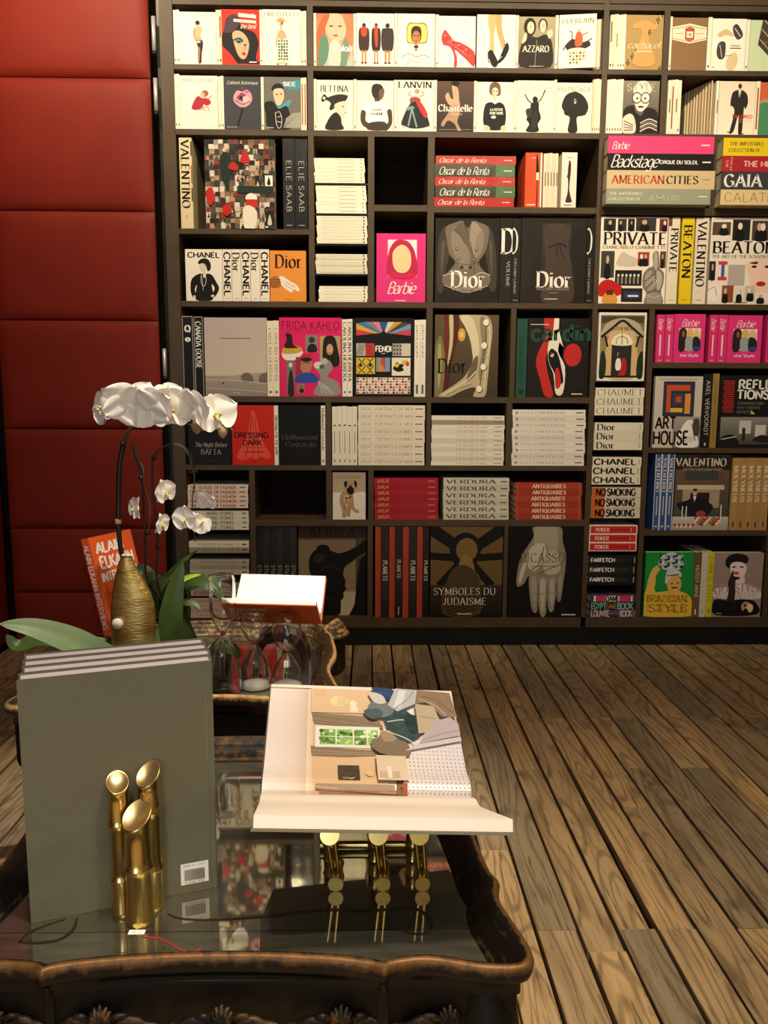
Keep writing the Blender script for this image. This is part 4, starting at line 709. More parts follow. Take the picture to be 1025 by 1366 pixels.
# fourth row
A['qspine'] = [l('b9b2a2', .05, .06, .02, .06, 1), l('b9b2a2', .05, .94, .02, .94, 1), r('b9b2a2', .04, .008, .96, .016), t('f3efe4', 'Q', .5, .16, .075, 'x', .46), e('f3efe4', .5, .295, .26, .028), e('8a867c', .5, .295, .08, .012)]
A['goose'] = [l('b9b2a2', .06, .06, .02, .06, 1), l('b9b2a2', .06, .94, .02, .94, 1), r('b9b2a2', .04, .008, .96, .016), t('f3efe4', 'CANADA GOOSE', .48, .36, .56, 's', .58, 1)]
A['seascape'] = [g('b9aaa4', 'cbbda8', 0, 0, 1, .74), g('a39687', '8f8377', 0, .74, 1, 1), b('a8998a', .3, .77, .6, .72, .98, .70, 1, .78, .5, .80), b('6f645a', .58, .76, .62, .71, .70, .70, .76, .74, .78, .80, .74, .82, .62, .82), b('6f645a', .88, .74, .96, .70, 1, .70, 1, .82, .88, .82), e('4a4038', .29, .835, .02, .012), l('d0c4b4', .01, 0, .79, .5, .80, 1, .84), r('7a6c60', .26, .255, .74, .268), l('c9bdb0', .008, 0, .9, .6, .92, 1, .95), r('d9cec0', .44, .955, .56, .96)]
A['graytext'] = [t('a89c86', 'CAROLINA HERRERA', .5, .45, .5, 's', .7, 1), r('6a5f50', .3, .93, .7, .96)]
A['frida'] = [r('dc2162', 0, 0, 1, 1), t('2a1018', 'FRIDA KAHLO', .5, .1, .1, 'n', .92), t('8a1c44', 'FASHION AS THE ART OF BEING', .5, .175, .03, 'n', .86),
    b('e8e0d4', .04, .44, .10, .38, .28, .40, .38, .44, .26, .53, .12, .54, .05, .5), b('c89a3c', .04, .43, .1, .36, .3, .36, .37, .41, .28, .45, .1, .46), b('2a1c14', .08, .38, .12, .28, .10, .2, .2, .22, .22, .34, .30, .38), r('8a8078', .42, .22, .62, .44), e('3c342e', .52, .28, .05, .04), b('241f1c', .45, .43, .48, .34, .58, .34, .6, .43), r('b59a6c', .65, .23, .98, .6), b('231a16', .70, .36, .74, .24, .88, .24, .94, .4, .96, .6, .72, .6), e('cf9a74', .81, .40, .055, .07), e('a83c2c', .81, .45, .02, .01),
    r('9a3040', .26, .5, .42, .82), b('b07a5c', .34, .66, .36, .54, .44, .50, .52, .56, .5, .66, .44, .72), b('c02c34', .34, .53, .38, .47, .5, .46, .54, .52, .44, .5), e('281c1c', .43, .53, .09, .028), l('281c1c', .012, .37, .575, .43, .565, .49, .575), b('2c4c9c', .25, .82, .28, .74, .38, .70, .52, .70, .62, .76, .62, .82), r('7a7068', .11, .54, .24, .98), b('2c2622', .13, .98, .15, .72, .2, .68, .23, .98), e('d9cec0', .175, .6, .03, .03),
    b('8f8a82', .56, .62, .66, .54, .80, .54, .86, .64, .78, .72, .80, .76, .94, .82, .96, .98, .56, .98, .60, .86, .66, .74), e('d2ccc2', .62, .60, .07, .045), e('b5afa6', .72, .55, .06, .04), e('5c5650', .68, .62, .04, .03), r('8a7468', .28, .84, .4, .97), e('c8342c', .34, .88, .03, .02), e('2a2220', .35, .93, .04, .03)]+[l('c9c3b8', .012, .62+.04*i, .8+.02*i, .7+.06*i, .97) for i in range(4)]
A['herreraspine'] = [t('2f2a24', 'CAROLINA HERRERA', .5, .42, .6, 's', .76, 1), r('6a5f50', .3, .93, .7, .955), l('bdb09a', .06, .02, 0, .02, 1)]
def sunburst(x0, y0, x1, y1):
    cs = ['c8444c', 'd9a83c', '3c7ab0', '8a8078', 'e07a9c', '2c5a8c', 'd9d2c4', 'c89a3c', '4c4840', '6a9cc0', 'c8444c', 'd98a9c']; o = []; cx, cy = (x0+x1)/2, y1
    rim = [(x0, y1), (x0, y0+(y1-y0)*.55), (x0, y0+.02), (x0+(x1-x0)*.16, y0), (x0+(x1-x0)*.3, y0), (x0+(x1-x0)*.42, y0), (x0+(x1-x0)*.58, y0), (x0+(x1-x0)*.7, y0), (x0+(x1-x0)*.84, y0), (x1, y0+.02), (x1, y0+(y1-y0)*.5), (x1, y1)]
    for i in range(11): o.append(p(cs[i], cx, cy, *rim[i], *rim[i+1]))
    return o
def zig(x0, y0, x1, y1, n, m, cs):
    o = []
    for j in range(m):
        for i in range(n):
            a = x0+(x1-x0)*i/n; c = y0+(y1-y0)*j/m; w = (x1-x0)/n; h = (y1-y0)/m
            o += [p(cs[(i*3+j) % len(cs)], a, c+h*.5, a+w*.5, c+h*.05, a+w, c+h*.5, a+w*.5, c+h*.95)]
    return o
A['fendi'] = [r('171513', 0, 0, 1, 1)]+sunburst(.05, .05, .95, .22)+[b('171513', .05, .235, .3, .2, .44, .19, .5, .16, .56, .19, .7, .2, .95, .235), r('b9b3a6', .05, .32, .2, .48), r('c8443c', .2, .32, .35, .48), r('a39c90', .65, .32, .8, .48), r('d2c8b4', .8, .32, .95, .48)]+[l('2c2a28', .01, .06+.028*i, .47, .1+.028*i, .33) for i in range(4)]+[l('7a1c1c', .01, .21+.028*i, .33, .24+.028*i, .47) for i in range(4)]+[e('2c2a28', .68+.05*(i % 3), .35+.05*(i//3), .015, .012) for i in range(9)]+[
    t('f5f0e6', 'FENDI', .5, .39, .07, 'x', .26), r('f5f0e6', .47, .445, .53, .452), r('d9b53c', .05, .5, .36, .71)]+[l('1c1814', .014, .08+.15*i, .51, .13+.15*i, .56, .08+.15*i, .61, .13+.15*i, .66, .08+.15*i, .705) for i in range(2)]+[l('1c1814', .014, .2+.13*i, .51, .15+.13*i, .56, .2+.13*i, .61, .15+.13*i, .66, .2+.13*i, .705) for i in range(2)]+[e('1c1814', .125, .6, .025, .02), e('1c1814', .28, .6, .025, .02),
    r('8c94a0', .38, .5, .61, .68), r('c8443c', .46, .5, .53, .64), r('5aa0c0', .53, .5, .58, .6), r('d9883c', .42, .6, .5, .68), r('e9e0cc', .64, .5, .95, .73), b('1c1814', .66, .64, .72, .56, .78, .6, .84, .66, .74, .68), e('d9c02c', .72, .6, .04, .025), e('d9c02c', .86, .56, .06, .03), e('c8443c', .9, .58, .03, .03), e('1c1814', .8, .6, .04, .02), r('e6dccc', .05, .755, .95, .965)]+zig(.05, .755, .95, .965, 18, 6, ['c8443c', '2c2a28', 'e8a088', 'e6dccc', 'c86a5c'])
A['cardinspine'] = [t('2f2a26', 'pierre cardin', .5, .28, .46, 'n', .42, 1), r('6a6258', .3, .84, .7, .96)]
A['cardingreen'] = [t('0e2a24', 'pierre cardin', .5, .5, .5, 'n', .56, 1), r('0e2a24', .3, .9, .7, .96)]
A['diorshoe'] = [g('5e4c34', '3f3426', 0, 0, 1, 1), b('4f1a14', .14, 0, .36, 0, .35, .3, .27, .6, .20, 1, .12, 1, .18, .6, .2, .3), b('6a241a', .16, 0, .21, 0, .21, .4, .16, .8, .14, .98, .13, .6), b('c8b98e', .22, 0, .28, 0, .285, .3, .25, .5, .20, .62, .23, .3), b('7c7448', .03, .32, .10, .26, .16, .5, .15, .8, .10, 1, .0, 1, .0, .5), b('a89e68', .05, .4, .09, .36, .11, .6, .07, .9, .05, .7), e('d89a44', .42, .24, .06, .08), e('efc070', .42, .24, .03, .04),
    b('b8aa86', .38, 0, .74, 0, .86, .05, .90, .2, .88, .4, .86, .6, .84, .8, .80, .99, .62, .99, .66, .90, .60, .88, .42, .93, .24, 1, .08, 1, .12, .95, .30, .86, .46, .76, .56, .64, .60, .52, .58, .36, .50, .18), b('d8ccaa', .40, .02, .56, .02, .66, .2, .70, .44, .64, .6, .60, .50, .56, .32, .48, .16), b('8a7e62', .70, .06, .78, .04, .82, .3, .78, .6, .72, .8, .70, .66, .74, .4), b('6a5f48', .60, .56, .68, .5, .66, .7, .58, .78, .50, .80), l('d8ccaa', .02, .14, .97, .34, .88, .54, .78, .66, .68), l('7a6e54', .012, .2, .98, .4, .9, .6, .84), l('5c5038', .016, .80, .08, .80, .3, .76, .6, .72, .88), l('e4d8b8', .012, .84, .06, .86, .3, .82, .6, .78, .9), l('9c8f70', .010, .76, .2, .86, .22), l('9c8f70', .010, .74, .5, .85, .52), l('9c8f70', .010, .70, .76, .83, .78)]+[e('3a3022', a_+.008, c_+.006, .05, .045, 10) for a_, c_ in ((.80, .09), (.775, .37), (.77, .63), (.71, .90))]+[e('efe6cc', a_, c_, .046, .04, 10) for a_, c_ in ((.80, .09), (.775, .37), (.77, .63), (.71, .90))]+[t('14100c', 'Dior', .28, .62, .17, 's', .44)]
A['cardin'] = [r('171614', 0, 0, 1, 1), b('c42a28', .26, 0, .42, 0, .42, .26, .34, .38, .30, .5, .34, .7, .44, .98, .30, .98, .22, .78, .14, .56, .2, .38, .28, .24), p('ece4d2', .42, 0, .50, 0, .50, .14, .58, .36, .52, .3, .46, .22, .36, .40, .34, .46, .42, .64, .46, .84, .5, .94, .60, .92, .62, .60, .50, .56, .44, .34, .40, .28), b('ece4d2', .34, .30, .44, .20, .52, .26, .5, .42, .62, .62, .60, .94, .48, .95, .44, .72, .34, .52), b('14110f', .34, .44, .40, .38, .50, .46, .56, .62, .60, .8, .52, .82, .44, .68, .36, .56), e('e0c0a0', .40, .46, .03, .03), l('14110f', .02, .36, .46, .46, .42, .5, .5), e('c42a28', .74, .46, .145, .145), b('c42a28', .46, .66, .52, .64, .56, .84, .48, .88), t('1c4a3a', 'cardin', .54, .18, .2, 'b', .96), r('e8e0d0', .04, .075, .34, .082), r('e8e0d0', .74, .95, .92, .962)]
A['athenee'] = [r('e9dfcd', 0, 0, 1, 1), g('6f6148', 'b79a6c', .04, .04, .96, .95), p('4a3f30', .06, .06, .94, .06, .94, .16, .5, .1, .06, .16), b('b5a58a', .08, .26, .2, .14, .5, .08, .8, .14, .92, .26, .92, .34, .08, .34), l('221a14', .05, .06, .36, .3, .22, .5, .12, .7, .22, .94, .36), b('d0b07c', .18, .94, .18, .5, .26, .3, .5, .2, .74, .3, .82, .5, .82, .94), t('5a4630', 'ATHENEE', .5, .235, .05, 's', .42), r('2c2c24', .29, .46, .71, .93), b('efe3c0', .3, .47, .32, .36, .5, .30, .68, .36, .70, .47), l('3a3024', .015, .5, .3, .5, .47), l('3a3024', .012, .38, .46, .4, .38, .5, .35, .6, .38, .62, .46), r('e8dcb8', .42, .58, .43, .7), b('24301c', .04, .94, .06, .62, .12, .56, .18, .7, .16, .94), b('24301c', .84, .94, .84, .68, .92, .56, .96, .62, .96, .94), b('efe6d8', .38, .74, .42, .66, .48, .68, .5, .82, .40, .84), b('b8202c', .5, .78, .52, .68, .58, .66, .62, .8, .58, .92, .44, .94, .48, .86), e('2a201c', .44, .65, .025, .02), e('2a201c', .56, .64, .025, .02), l('221a14', .04, .14, .34, .2, .5), l('221a14', .04, .86, .34, .8, .5), r('2a2018', .04, .92, .96, .95)]
A['chaumet'] = [t('1f1a16', 'CHAUMET', .5, .5, .62, 'h', .92)]
A['diorflat'] = [t('2a241e', 'Dior', .24, .5, .68, 's', .36), r('a89c86', .93, .2, .95, .8)]
A['chanelflat'] = [t('17130f', 'CHANEL', .46, .5, .64, 'b', .86), r('a89c86', .94, .2, .96, .8)]
A['nosmoking'] = [r('d9cdb6', 0, 0, 1, 1), r('c8602c', 0, 0, .27, 1), t('17130f', 'NO', .18, .5, .66, 'x', .19), t('17130f', 'SMOKING', .6, .5, .66, 'x', .58), r('a8987c', .0, .0, 1, .06)]
A['poker'] = [r('efe3d4', 0, 0, 1, 1), r('cc2f24', .02, .08, .98, .92), t('f5e6da', 'POKER', .27, .5, .42, 's', .28), t('7a1c18', 'THE ULTIMATE BOOK', .63, .5, .2, 'b', .4), r('f0c0b0', .86, .3, .87, .7)]
A['farfetch'] = [t('ece6da', 'FARFETCH', .29, .5, .38, 'x', .5), t('4a4640', 'CURATES', .71, .5, .36, 'n', .3), r('ece6da', .955, .2, .965, .8)]
A['dame'] = [r('4c3a5c', 0, 0, 1, 1), r('c8405c', .12, .1, .92, .9), r('e9e0cc', .34, .1, .64, .9), t('2a241e', 'DAME', .49, .5, .7, 'x', .28), r('f2ecdf', .08, .1, .12, .9), r('f2ecdf', .90, .1, .93, .9)]
A['egypt'] = [t('7fb89a', 'EGYPT', .2, .5, .8, 'x', .32), t('a8803c', 'GAME', .48, .5, .7, 'b', .22), t('8fb8a4', 'BOOK', .78, .5, .8, 'x', .34)]
A['louvre'] = [r('3c2c44', 0, 0, 1, 1), t('d8b8b0', 'LOUVRE', .24, .5, .8, 'x', .4), t('8a6a94', 'MATCH', .56, .4, .5, 'b', .2), t('e2c4bc', 'BOOK', .8, .5, .8, 'x', .26), r('8a5a7c', .94, 0, 1, 1)]
A['pinkspine'] = [t('f4cfd6', 'Barbie', .5, .2, .56, 'k', .24, 1), r('f4cfd6', .42, .42, .58, .86), r('f4cfd6', .3, .95, .7, .96)]
A['pinktrio'] = [r('e0357c', 0, 0, 1, 1), t('f5d2da', 'Barbie', .5, .18, .14, 'k', .54), r('efe3da', .16, .29, .86, .74), b('2c1f1c', .16, .36, .24, .29, .36, .30, .42, .42, .36, .74, .16, .74), b('8a5a3c', .26, .36, .34, .36, .34, .46, .27, .46), b('d9b46c', .42, .34, .5, .29, .6, .34, .62, .5, .42, .5), b('9aa0a0', .38, .5, .5, .46, .64, .52, .62, .74, .40, .74), b('e0c084', .64, .36, .72, .3, .82, .36, .84, .5, .64, .5), b('23242c', .62, .5, .74, .46, .86, .54, .86, .74, .64, .74), r('2c4a8a', .66, .66, .86, .74), t('f5d2da', 'the style', .52, .85, .05, 'b', .6), r('f5d2da', .44, .81, .6, .815), r('a82458', .3, .945, .7, .95)]
A['arthouse'] = [r('cdc0b2', 0, 0, 1, 1), r('8a7c6c', .1, .035, .9, .045), r('2c3444', .18, .07, .84, .56), r('c8502c', .25, .12, .74, .20), r('c8502c', .25, .20, .34, .50), r('e0913c', .64, .24, .76, .52), r('e0b23c', .34, .44, .60, .50), r('3a4454', .38, .24, .60, .40), r('cf4a2c', .45, .28, .56, .36), g('a89c90', '7a7068', .42, .56, 1, 1), b('efe8de', .5, .98, .56, .78, .7, .62, .84, .62, .9, .76, .96, .98), l('3a342e', .02, .82, .66, .9, .9), b('4a423a', .84, .62, .96, .6, .98, .8, .88, .82), r('d9cfc2', .46, .84, .86, .92), t('14100e', 'ART', .26, .65, .16, 'b', .42), t('14100e', 'HOUSE', .38, .86, .18, 'b', .74)]
A['vervoordt'] = [t('d9d2c6', 'AXEL VERVOORDT', .55, .46, .44, 'n', .74, 1), r('d9d2c6', .44, .93, .6, .97)]
A['goldspine'] = [t('5c4c28', 'GIO PONTI INTERIORS', .5, .5, .4, 'n', .8, 1)]
A['reflections'] = [r('191715', 0, 0, 1, 1), t('f3efe6', 'REFLEC', .72, .12, .115, 'b', .74), t('f3efe6', 'TIONS', .62, .26, .115, 'b', .58), t('6a665e', 'CONVERSATION', .58, .38, .035, 'b', .48), t('6a665e', 'WITH TODAYS', .55, .44, .035, 'b', .42), t('6a665e', 'ARTISTS', .46, .50, .035, 'b', .25)]+[r('a82c28', .06+.012*(i % 3), .07+i*.03, .27, .088+i*.03) for i in range(15)]+[p('b5cc3c', .60, .47, .60, .53, .68, .53), g('8c8880', '4a4640', .05, .57, .95, .95), r('c9c4ba', .4, .62, .62, .8), r('2a2826', .46, .72, .52, .9), r('d2cdc2', .7, .68, .9, .84), b('1c1a18', .05, .95, .1, .84, .3, .82, .4, .95), b('24221f', .66, .9, .8, .82, .95, .84, .95, .92), l('e9e4da', .012, .08, .88, .36, .84)]
A['bluespine'] = [t('d6d2ca', 'VALENTINO', .5, .27, .5, 's', .44, 1), l('e2dccc', .1, .05, 0, .05, 1), l('e2dccc', .1, .95, 0, .95, 1), r('c9c4ba', .42, .55, .58, .8), r('c9c4ba', .3, .94, .7, .96)]
A['valtable'] = [r('2e2620', 0, 0, 1, 1), g('6a5444', '3c4a44', .02, .2, .98, .99), r('6e4a30', .14, .17, .84, .36), r('3c4440', .2, .2, .78, .33), r('cdbb9c', .06, .4, .9, .46), r('a8977a', .16, .46, .82, .7), r('2a2220', .3, .5, .64, .66), b('1c1c20', .06, .66, .26, .60, .36, .54, .46, .56, .62, .62, .72, .70, .58, .82, .3, .82), e('cfa07c', .38, .50, .04, .045), e('3a302a', .38, .465, .04, .02), p('efe8dc', .35, .55, .41, .55, .38, .62), g('cfc6b8', 'a89c8c', 0, .82, 1, 1)]+[e(('c8342c', 'e9e0cc', 'd9a83c', '7a9c4c', 'b84c6c', '8a2c30')[i % 6], .42+.035*(i % 13), .84+.03*(i//13)+.012*(i % 3), .03, .02) for i in range(39)]+[e(('b8242c', 'e6dccc')[i % 2], .05+.04*i, .93+.02*(i % 2), .025, .018) for i in range(9)]+[l('f0e8d8', .018, .17, .68, .17, .86), l('f0e8d8', .018, .24, .68, .24, .86), l('f0e8d8', .018, .86, .66, .86, .88), e('a83c44', .5, .78, .09, .04), t('d2c8b8', 'VALENTINO', .46, .1, .1, 's', .88), t('a89c8c', 'AT THE EMPERORS TABLE', .5, .2, .025, 's', .7), b('1a1614', .4, .02, .5, .0, .62, .02, .52, .05)]
A['molyneux'] = [t('e8d8b8', 'MOLYNEUX', .5, .36, .56, 's', .5, 1), r('5c4424', .36, .88, .6, .96)]
A['brazil'] = [r('1f8f3c', 0, 0, 1, 1), b('efc23c', .0, .98, .04, .66, .2, .62, .44, .60, .56, .58, .74, .60, .92, .66, 1, .78, 1, .98), b('e9b85c', .04, .62, .06, .44, .14, .26, .26, .20, .30, .26, .22, .36, .22, .48, .16, .6), b('efc23c', .0, .7, .04, .56, .18, .54, .22, .64, .1, .76), b('e6b45a', .46, .44, .56, .36, .70, .38, .76, .50, .70, .60, .56, .62, .48, .56), r('e6b45a', .5, .58, .62, .66), b('d8d2c4', .42, .48, .44, .30, .56, .24, .72, .30, .74, .38, .58, .34, .48, .44), l('2a3c5c', .02, .44, .36, .7, .34), b('c8cfe0', .26, .14, .36, .04, .54, .0, .70, .06, .78, .18, .70, .26, .50, .28, .32, .24)]+[e(('2c3c6c', 'efe6d4', '8fa8c8', '3c6c4c', 'c8b86a', '1c2440')[i % 6], .30+.055*(i % 9), .05+.05*(i//9)+.02*(i % 2), .035, .022, i*25) for i in range(36)]+[e('3a2418', .56, .48, .025, .01), e('3a2418', .68, .47, .025, .01), b('efe6e0', .56, .54, .68, .53, .64, .58), e('a8302c', .62, .545, .07, .018)]+[e(('d9a42c', 'f3d260', 'c8902c')[i % 3], .08+.1*(i % 9), .68+.07*(i//9), .035, .018) for i in range(36)]+[t('a8842c', 'BRAZILIAN', .46, .71, .1, 's', .82), t('a8842c', 'STYLE', .5, .86, .12, 's', .78)]
A['brownspine'] = [t('e2dcce', 'HUSSY MINE', .5, .45, .5, 'n', .5, 1), r('e2dcce', .38, .88, .6, .96)]
A['palespine'] = [t('c9c0ae', 'STYLE SECRET', .5, .42, .5, 's', .7, 1), r('a89c86', .38, .88, .62, .94)]
A['yellowspine'] = [t('a89a1c', 'CHINESE STYLE', .5, .42, .6, 's', .7, 1), r('6a6218', .38, .88, .62, .94)]
A['beret'] = [r('a08c80', 0, 0, 1, 1), b('e8d8cc', .04, .70, .0, .60, .12, .54, .36, .52, .5, .5, .64, .48, .86, .54, .98, .60, .94, .72), b('1c1a1a', .22, .18, .26, .06, .44, .01, .66, .05, .68, .14, .58, .18, .42, .16, .32, .24), b('f0dccf', .32, .2, .42, .14, .60, .16, .66, .24, .62, .36, .50, .42, .38, .36), r('f0dccf', .46, .38, .64, .56), e('1c1a1a', .40, .22, .045, .012, -8), e('1c1a1a', .56, .22, .045, .012, 8), e('c8344c', .46, .315, .05, .022), t('b8949a', 'LIFE STYLE', .5, .54, .12, 's', .96), t('cfc2b8', 'MODERN CHIC', .5, .66, .1, 's', .9), b('3a2420', .30, .46, .34, .36, .38, .28, .41, .30, .41, .36, .54, .38, .52, .41, .44, .44, .46, .60, .44, .76, .30, .76, .32, .60), b('171516', .02, .76, .12, .72, .3, .74, .44, .74, .62, .72, .88, .76, .94, .96, .08, .97), e('c8a06c', .7, .84, .1, .08), e('efd8a8', .78, .86, .07, .07), e('5a3420', .68, .82, .03, .025), b('171516', .62, .97, .7, .86, .78, .97), e('3a3634', .44, .78, .015, .01), e('3a3634', .44, .86, .015, .01), r('d8d0c8', .1, .94, .2, .948)]
# fifth row
A['bafta'] = [r('1a1918', 0, 0, 1, 1), t('b8b0a0', 'The Night Before', .52, .66, .075, 'i', .74), t('b8b0a0', 'BAFTA', .52, .78, .085, 'h', .46), r('5a544c', .45, .93, .58, .937)]
A['dressing'] = [r('c8281c', 0, 0, 1, 1), b('e0523c', .46, .12, .5, .1, .56, .14, .70, .56, .92, .84, .80, .90, .7, .86, .56, .9, .44, .87, .3, .91, .1, .86, .36, .5), l('a81f18', .02, .48, .16, .4, .6, .3, .88), l('a81f18', .02, .54, .2, .6, .6, .64, .88), l('b82418', .014, .5, .2, .5, .88), t('2c100c', 'DRESSING', .46, .5, .085, 'b', .80), t('2c100c', 'FOR THE', .5, .565, .02, 'n', .14), t('2c100c', 'DARK', .48, .625, .085, 'b', .44), r('7a1c14', .16, .70, .8, .705), r('7a1c14', .26, .775, .74, .79), r('2c100c', .42, .95, .6, .957)]
A['whitespine'] = [t('3a342c', 'DRESSING FOR THE DARK', .5, .5, .55, 'b', .66, 1)]
A['hollywood'] = [r('10100f', 0, 0, 1, 1), t('45433e', 'Hollywood', .5, .53, .085, 's', .84), t('45433e', 'Costards', .52, .65, .085, 's', .72), r('34322e', .32, .76, .76, .765), r('34322e', .36, .82, .68, .825)]
A['hollyspine'] = [t('2a2622', 'Hollywood Costards', .5, .4, .62, 's', .7, 1), r('8a8474', .3, .9, .7, .96)]
A['whiteticks'] = [r('3a342c', .3, .31, .7, .335), r('8a8270', .42, .42, .58, .8), r('6a6252', .4, .9, .6, .955)]
A['portraits'] = [t('8a8274', 'GREAT', .12, .5, .42, 'n', .16), t('b06a5c', 'PORTRAITS OF MEN', .54, .5, .44, 'n', .56), r('6a6252', .86, .42, .97, .56)]
A['portraits2'] = [t('8a8274', 'GREAT', .12, .5, .42, 'n', .16), t('b06a5c', 'PORTRAITS D HOMMES', .54, .5, .44, 'n', .56), r('6a6252', .86, .42, .97, .56)]
A['menart'] = [t('a0785c', 'THE ALLURE OF MEN', .55, .5, .5, 'n', .42), r('6a6252', .86, .42, .97, .56)]
A['palestack'] = [t('b8ac9c', 'STYLE CONFIDENTIAL', .42, .5, .4, 's', .62), r('4a443c', .87, .42, .97, .58), e('a89c8c', .06, .5, .025, .25)]
A['school'] = [t('a8403a', 'THE SCHOOL OF FASHION', .42, .5, .66, 'b', .76), r('7a7264', .86, .3, .96, .6)]
A['model'] = [t('5c6454', 'MODEL STORIES', .5, .5, .6, 'b', .46), r('5c5648', .88, .35, .96, .6)]
A['greylines'] = [t('6a6458', 'FASHION ALPHABETS', .5, .5, .5, 'n', .66), r('4a4438', .88, .35, .96, .6)]
A['redtext'] = [t('8a3030', 'SCHOOLS', .2, .5, .6, 'b', .3), r('6a4440', .5, .4, .9, .55)]
A['redtext2'] = [t('9a4a3a', 'FASHION ACCESSORIES', .5, .5, .5, 'n', .8)]
A['dog'] = [g('a8947c', 'b9a68c', 0, 0, 1, .45), r('dcd4c4', 0, .42, 1, 1), b('e2dacb', .0, .5, .3, .44, .7, .42, 1, .46, 1, 1, 0, 1), b('b08c68', .22, .66, .22, .50, .32, .40, .50, .38, .60, .46, .64, .60, .66, .74, .78, .80, .80, .86, .66, .84, .56, .78, .52, .92, .43, .92, .42, .80, .40, .94, .29, .94, .28, .80), b('c9a880', .34, .5, .46, .48, .52, .62, .44, .74, .36, .66), b('b08c68', .36, .30, .42, .20, .54, .17, .66, .20, .70, .32, .66, .44, .54, .49, .42, .46), b('1c1614', .44, .32, .54, .27, .63, .32, .64, .42, .54, .47, .44, .42), b('1c1614', .34, .22, .42, .17, .44, .26, .38, .32), b('1c1614', .66, .16, .74, .22, .72, .32, .66, .26), e('e8dccb', .47, .30, .025, .018), e('e8dccb', .61, .30, .025, .018), e('1c1614', .47, .30, .016, .013), e('1c1614', .61, .30, .016, .013), l('8a6a4c', .012, .46, .22, .54, .25, .62, .22), l('1c1614', .03, .38, .52, .46, .55, .56, .50), l('1c1614', .022, .40, .52, .42, .66), l('5c4634', .014, .48, .6, .5, .78), l('5c4634', .014, .34, .62, .35, .8), e('8f6f50', .34, .94, .06, .015), e('8f6f50', .48, .92, .055, .015), t('8a745c', 'DOGS IN VOGUE', .5, .10, .05, 's', .74)]
A['maja'] = [t('d8a04c', 'MAJA', .13, .5, .6, 'k', .17), r('c87a4c', .84, .42, .95, .6)]
A['verdun'] = [t('5a5a4c', 'VERDURA', .42, .5, .56, 's', .74), r('5a5448', .87, .42, .97, .6)]
A['antiq'] = [t('f0d8b8', 'ANTIQUAIRES', .5, .5, .62, 's', .5), l('d8906c', .004, .03, 0, .03, 1), l('d8906c', .004, .96, 0, .96, 1)]
A['studio'] = [t('b8b4a8', 'STUDIO', .5, .52, .5, 'n', .2, 1)]
A['planets'] = [t('c8c2b4', 'PLANETS', .5, .48, .56, 's', .22, 1)]
A['planets2'] = [t('b8b4a8', 'PLANETS', .5, .46, .5, 's', .2, 1), r('c8c2b4', .44, .88, .56, .97)]
A['redblank'] = [l('c8583c', .06, .1, 0, .1, 1)]
A['africa'] = [r('4a3e30', 0, 0, 1, 1), g('7c6850', '8c775c', .0, .15, .84, .73), g('b5a488', 'c2b292', .0, .73, .84, 1), b('14100f', .15, .46, .17, .34, .26, .26, .38, .25, .50, .28, .60, .30, .74, .27, .90, .20, 1, .14, 1, .28, .90, .32, .78, .40, .70, .44, .66, .50, .66, .56, .70, .62, .68, .66, .70, .70, .66, .74, .66, .80, .62, .84, .62, .92, .58, 1, .34, 1, .22, .90, .24, .78, .26, .68, .20, .58), p('14100f', .90, .38, 1, .30, 1, 1, .74, 1, .82, .88, .86, .60), e('14100f', .36, .25, .1, .045), e('2c2422', .30, .36, .09, .05, -20), l('3a3230', .010, .30, .52, .38, .46, .5, .45, .6, .50), l('332b28', .010, .36, .62, .44, .57, .52, .6), l('3a3230', .010, .28, .84, .40, .80, .52, .83), l('8a8070', .010, .68, .62, .72, .68, .70, .73, .665, .735), e('1a1614', .42, .68, .12, .06), t('1c1614', 'AFRICA', .5, .075, .1, 'h', .66)]
A['judaisme'] = [r('6a5430', 0, 0, 1, 1), p('17140f', .0, .0, .12, .0, .5, .22, .88, 0, 1, 0, 1, .1, .6, .3, 1, .28, 1, .36, .62, .38, .9, .62, .82, .68, .54, .44, .46, .44, .16, .68, .08, .62, .36, .38, 0, .36, 0, .28, .38, .3, 0, .1), e('17140f', .48, .26, .22, .2), e('7a6034', .5, .25, .15, .13), b('8a7040', .36, .62, .42, .34, .5, .3, .58, .36, .62, .6), b('6a5430', .2, .98, .26, .6, .42, .44, .6, .48, .7, .6, .72, .98), g('3a2e1c', '120f0b', 0, .64, 1, 1), b('4c3c22', .18, .96, .24, .56, .4, .42, .58, .46, .68, .6, .7, .96)]+[l('17140f', .014, .24, .86+.035*i, .66, .74+.04*i) for i in range(5)]+[t('efe6d4', 'SYMBOLES DU', .48, .71, .075, 'h', .86), t('efe6d4', 'JUDAISME', .48, .82, .075, 'h', .6), r('d2c8b8', .38, .955, .58, .966)]
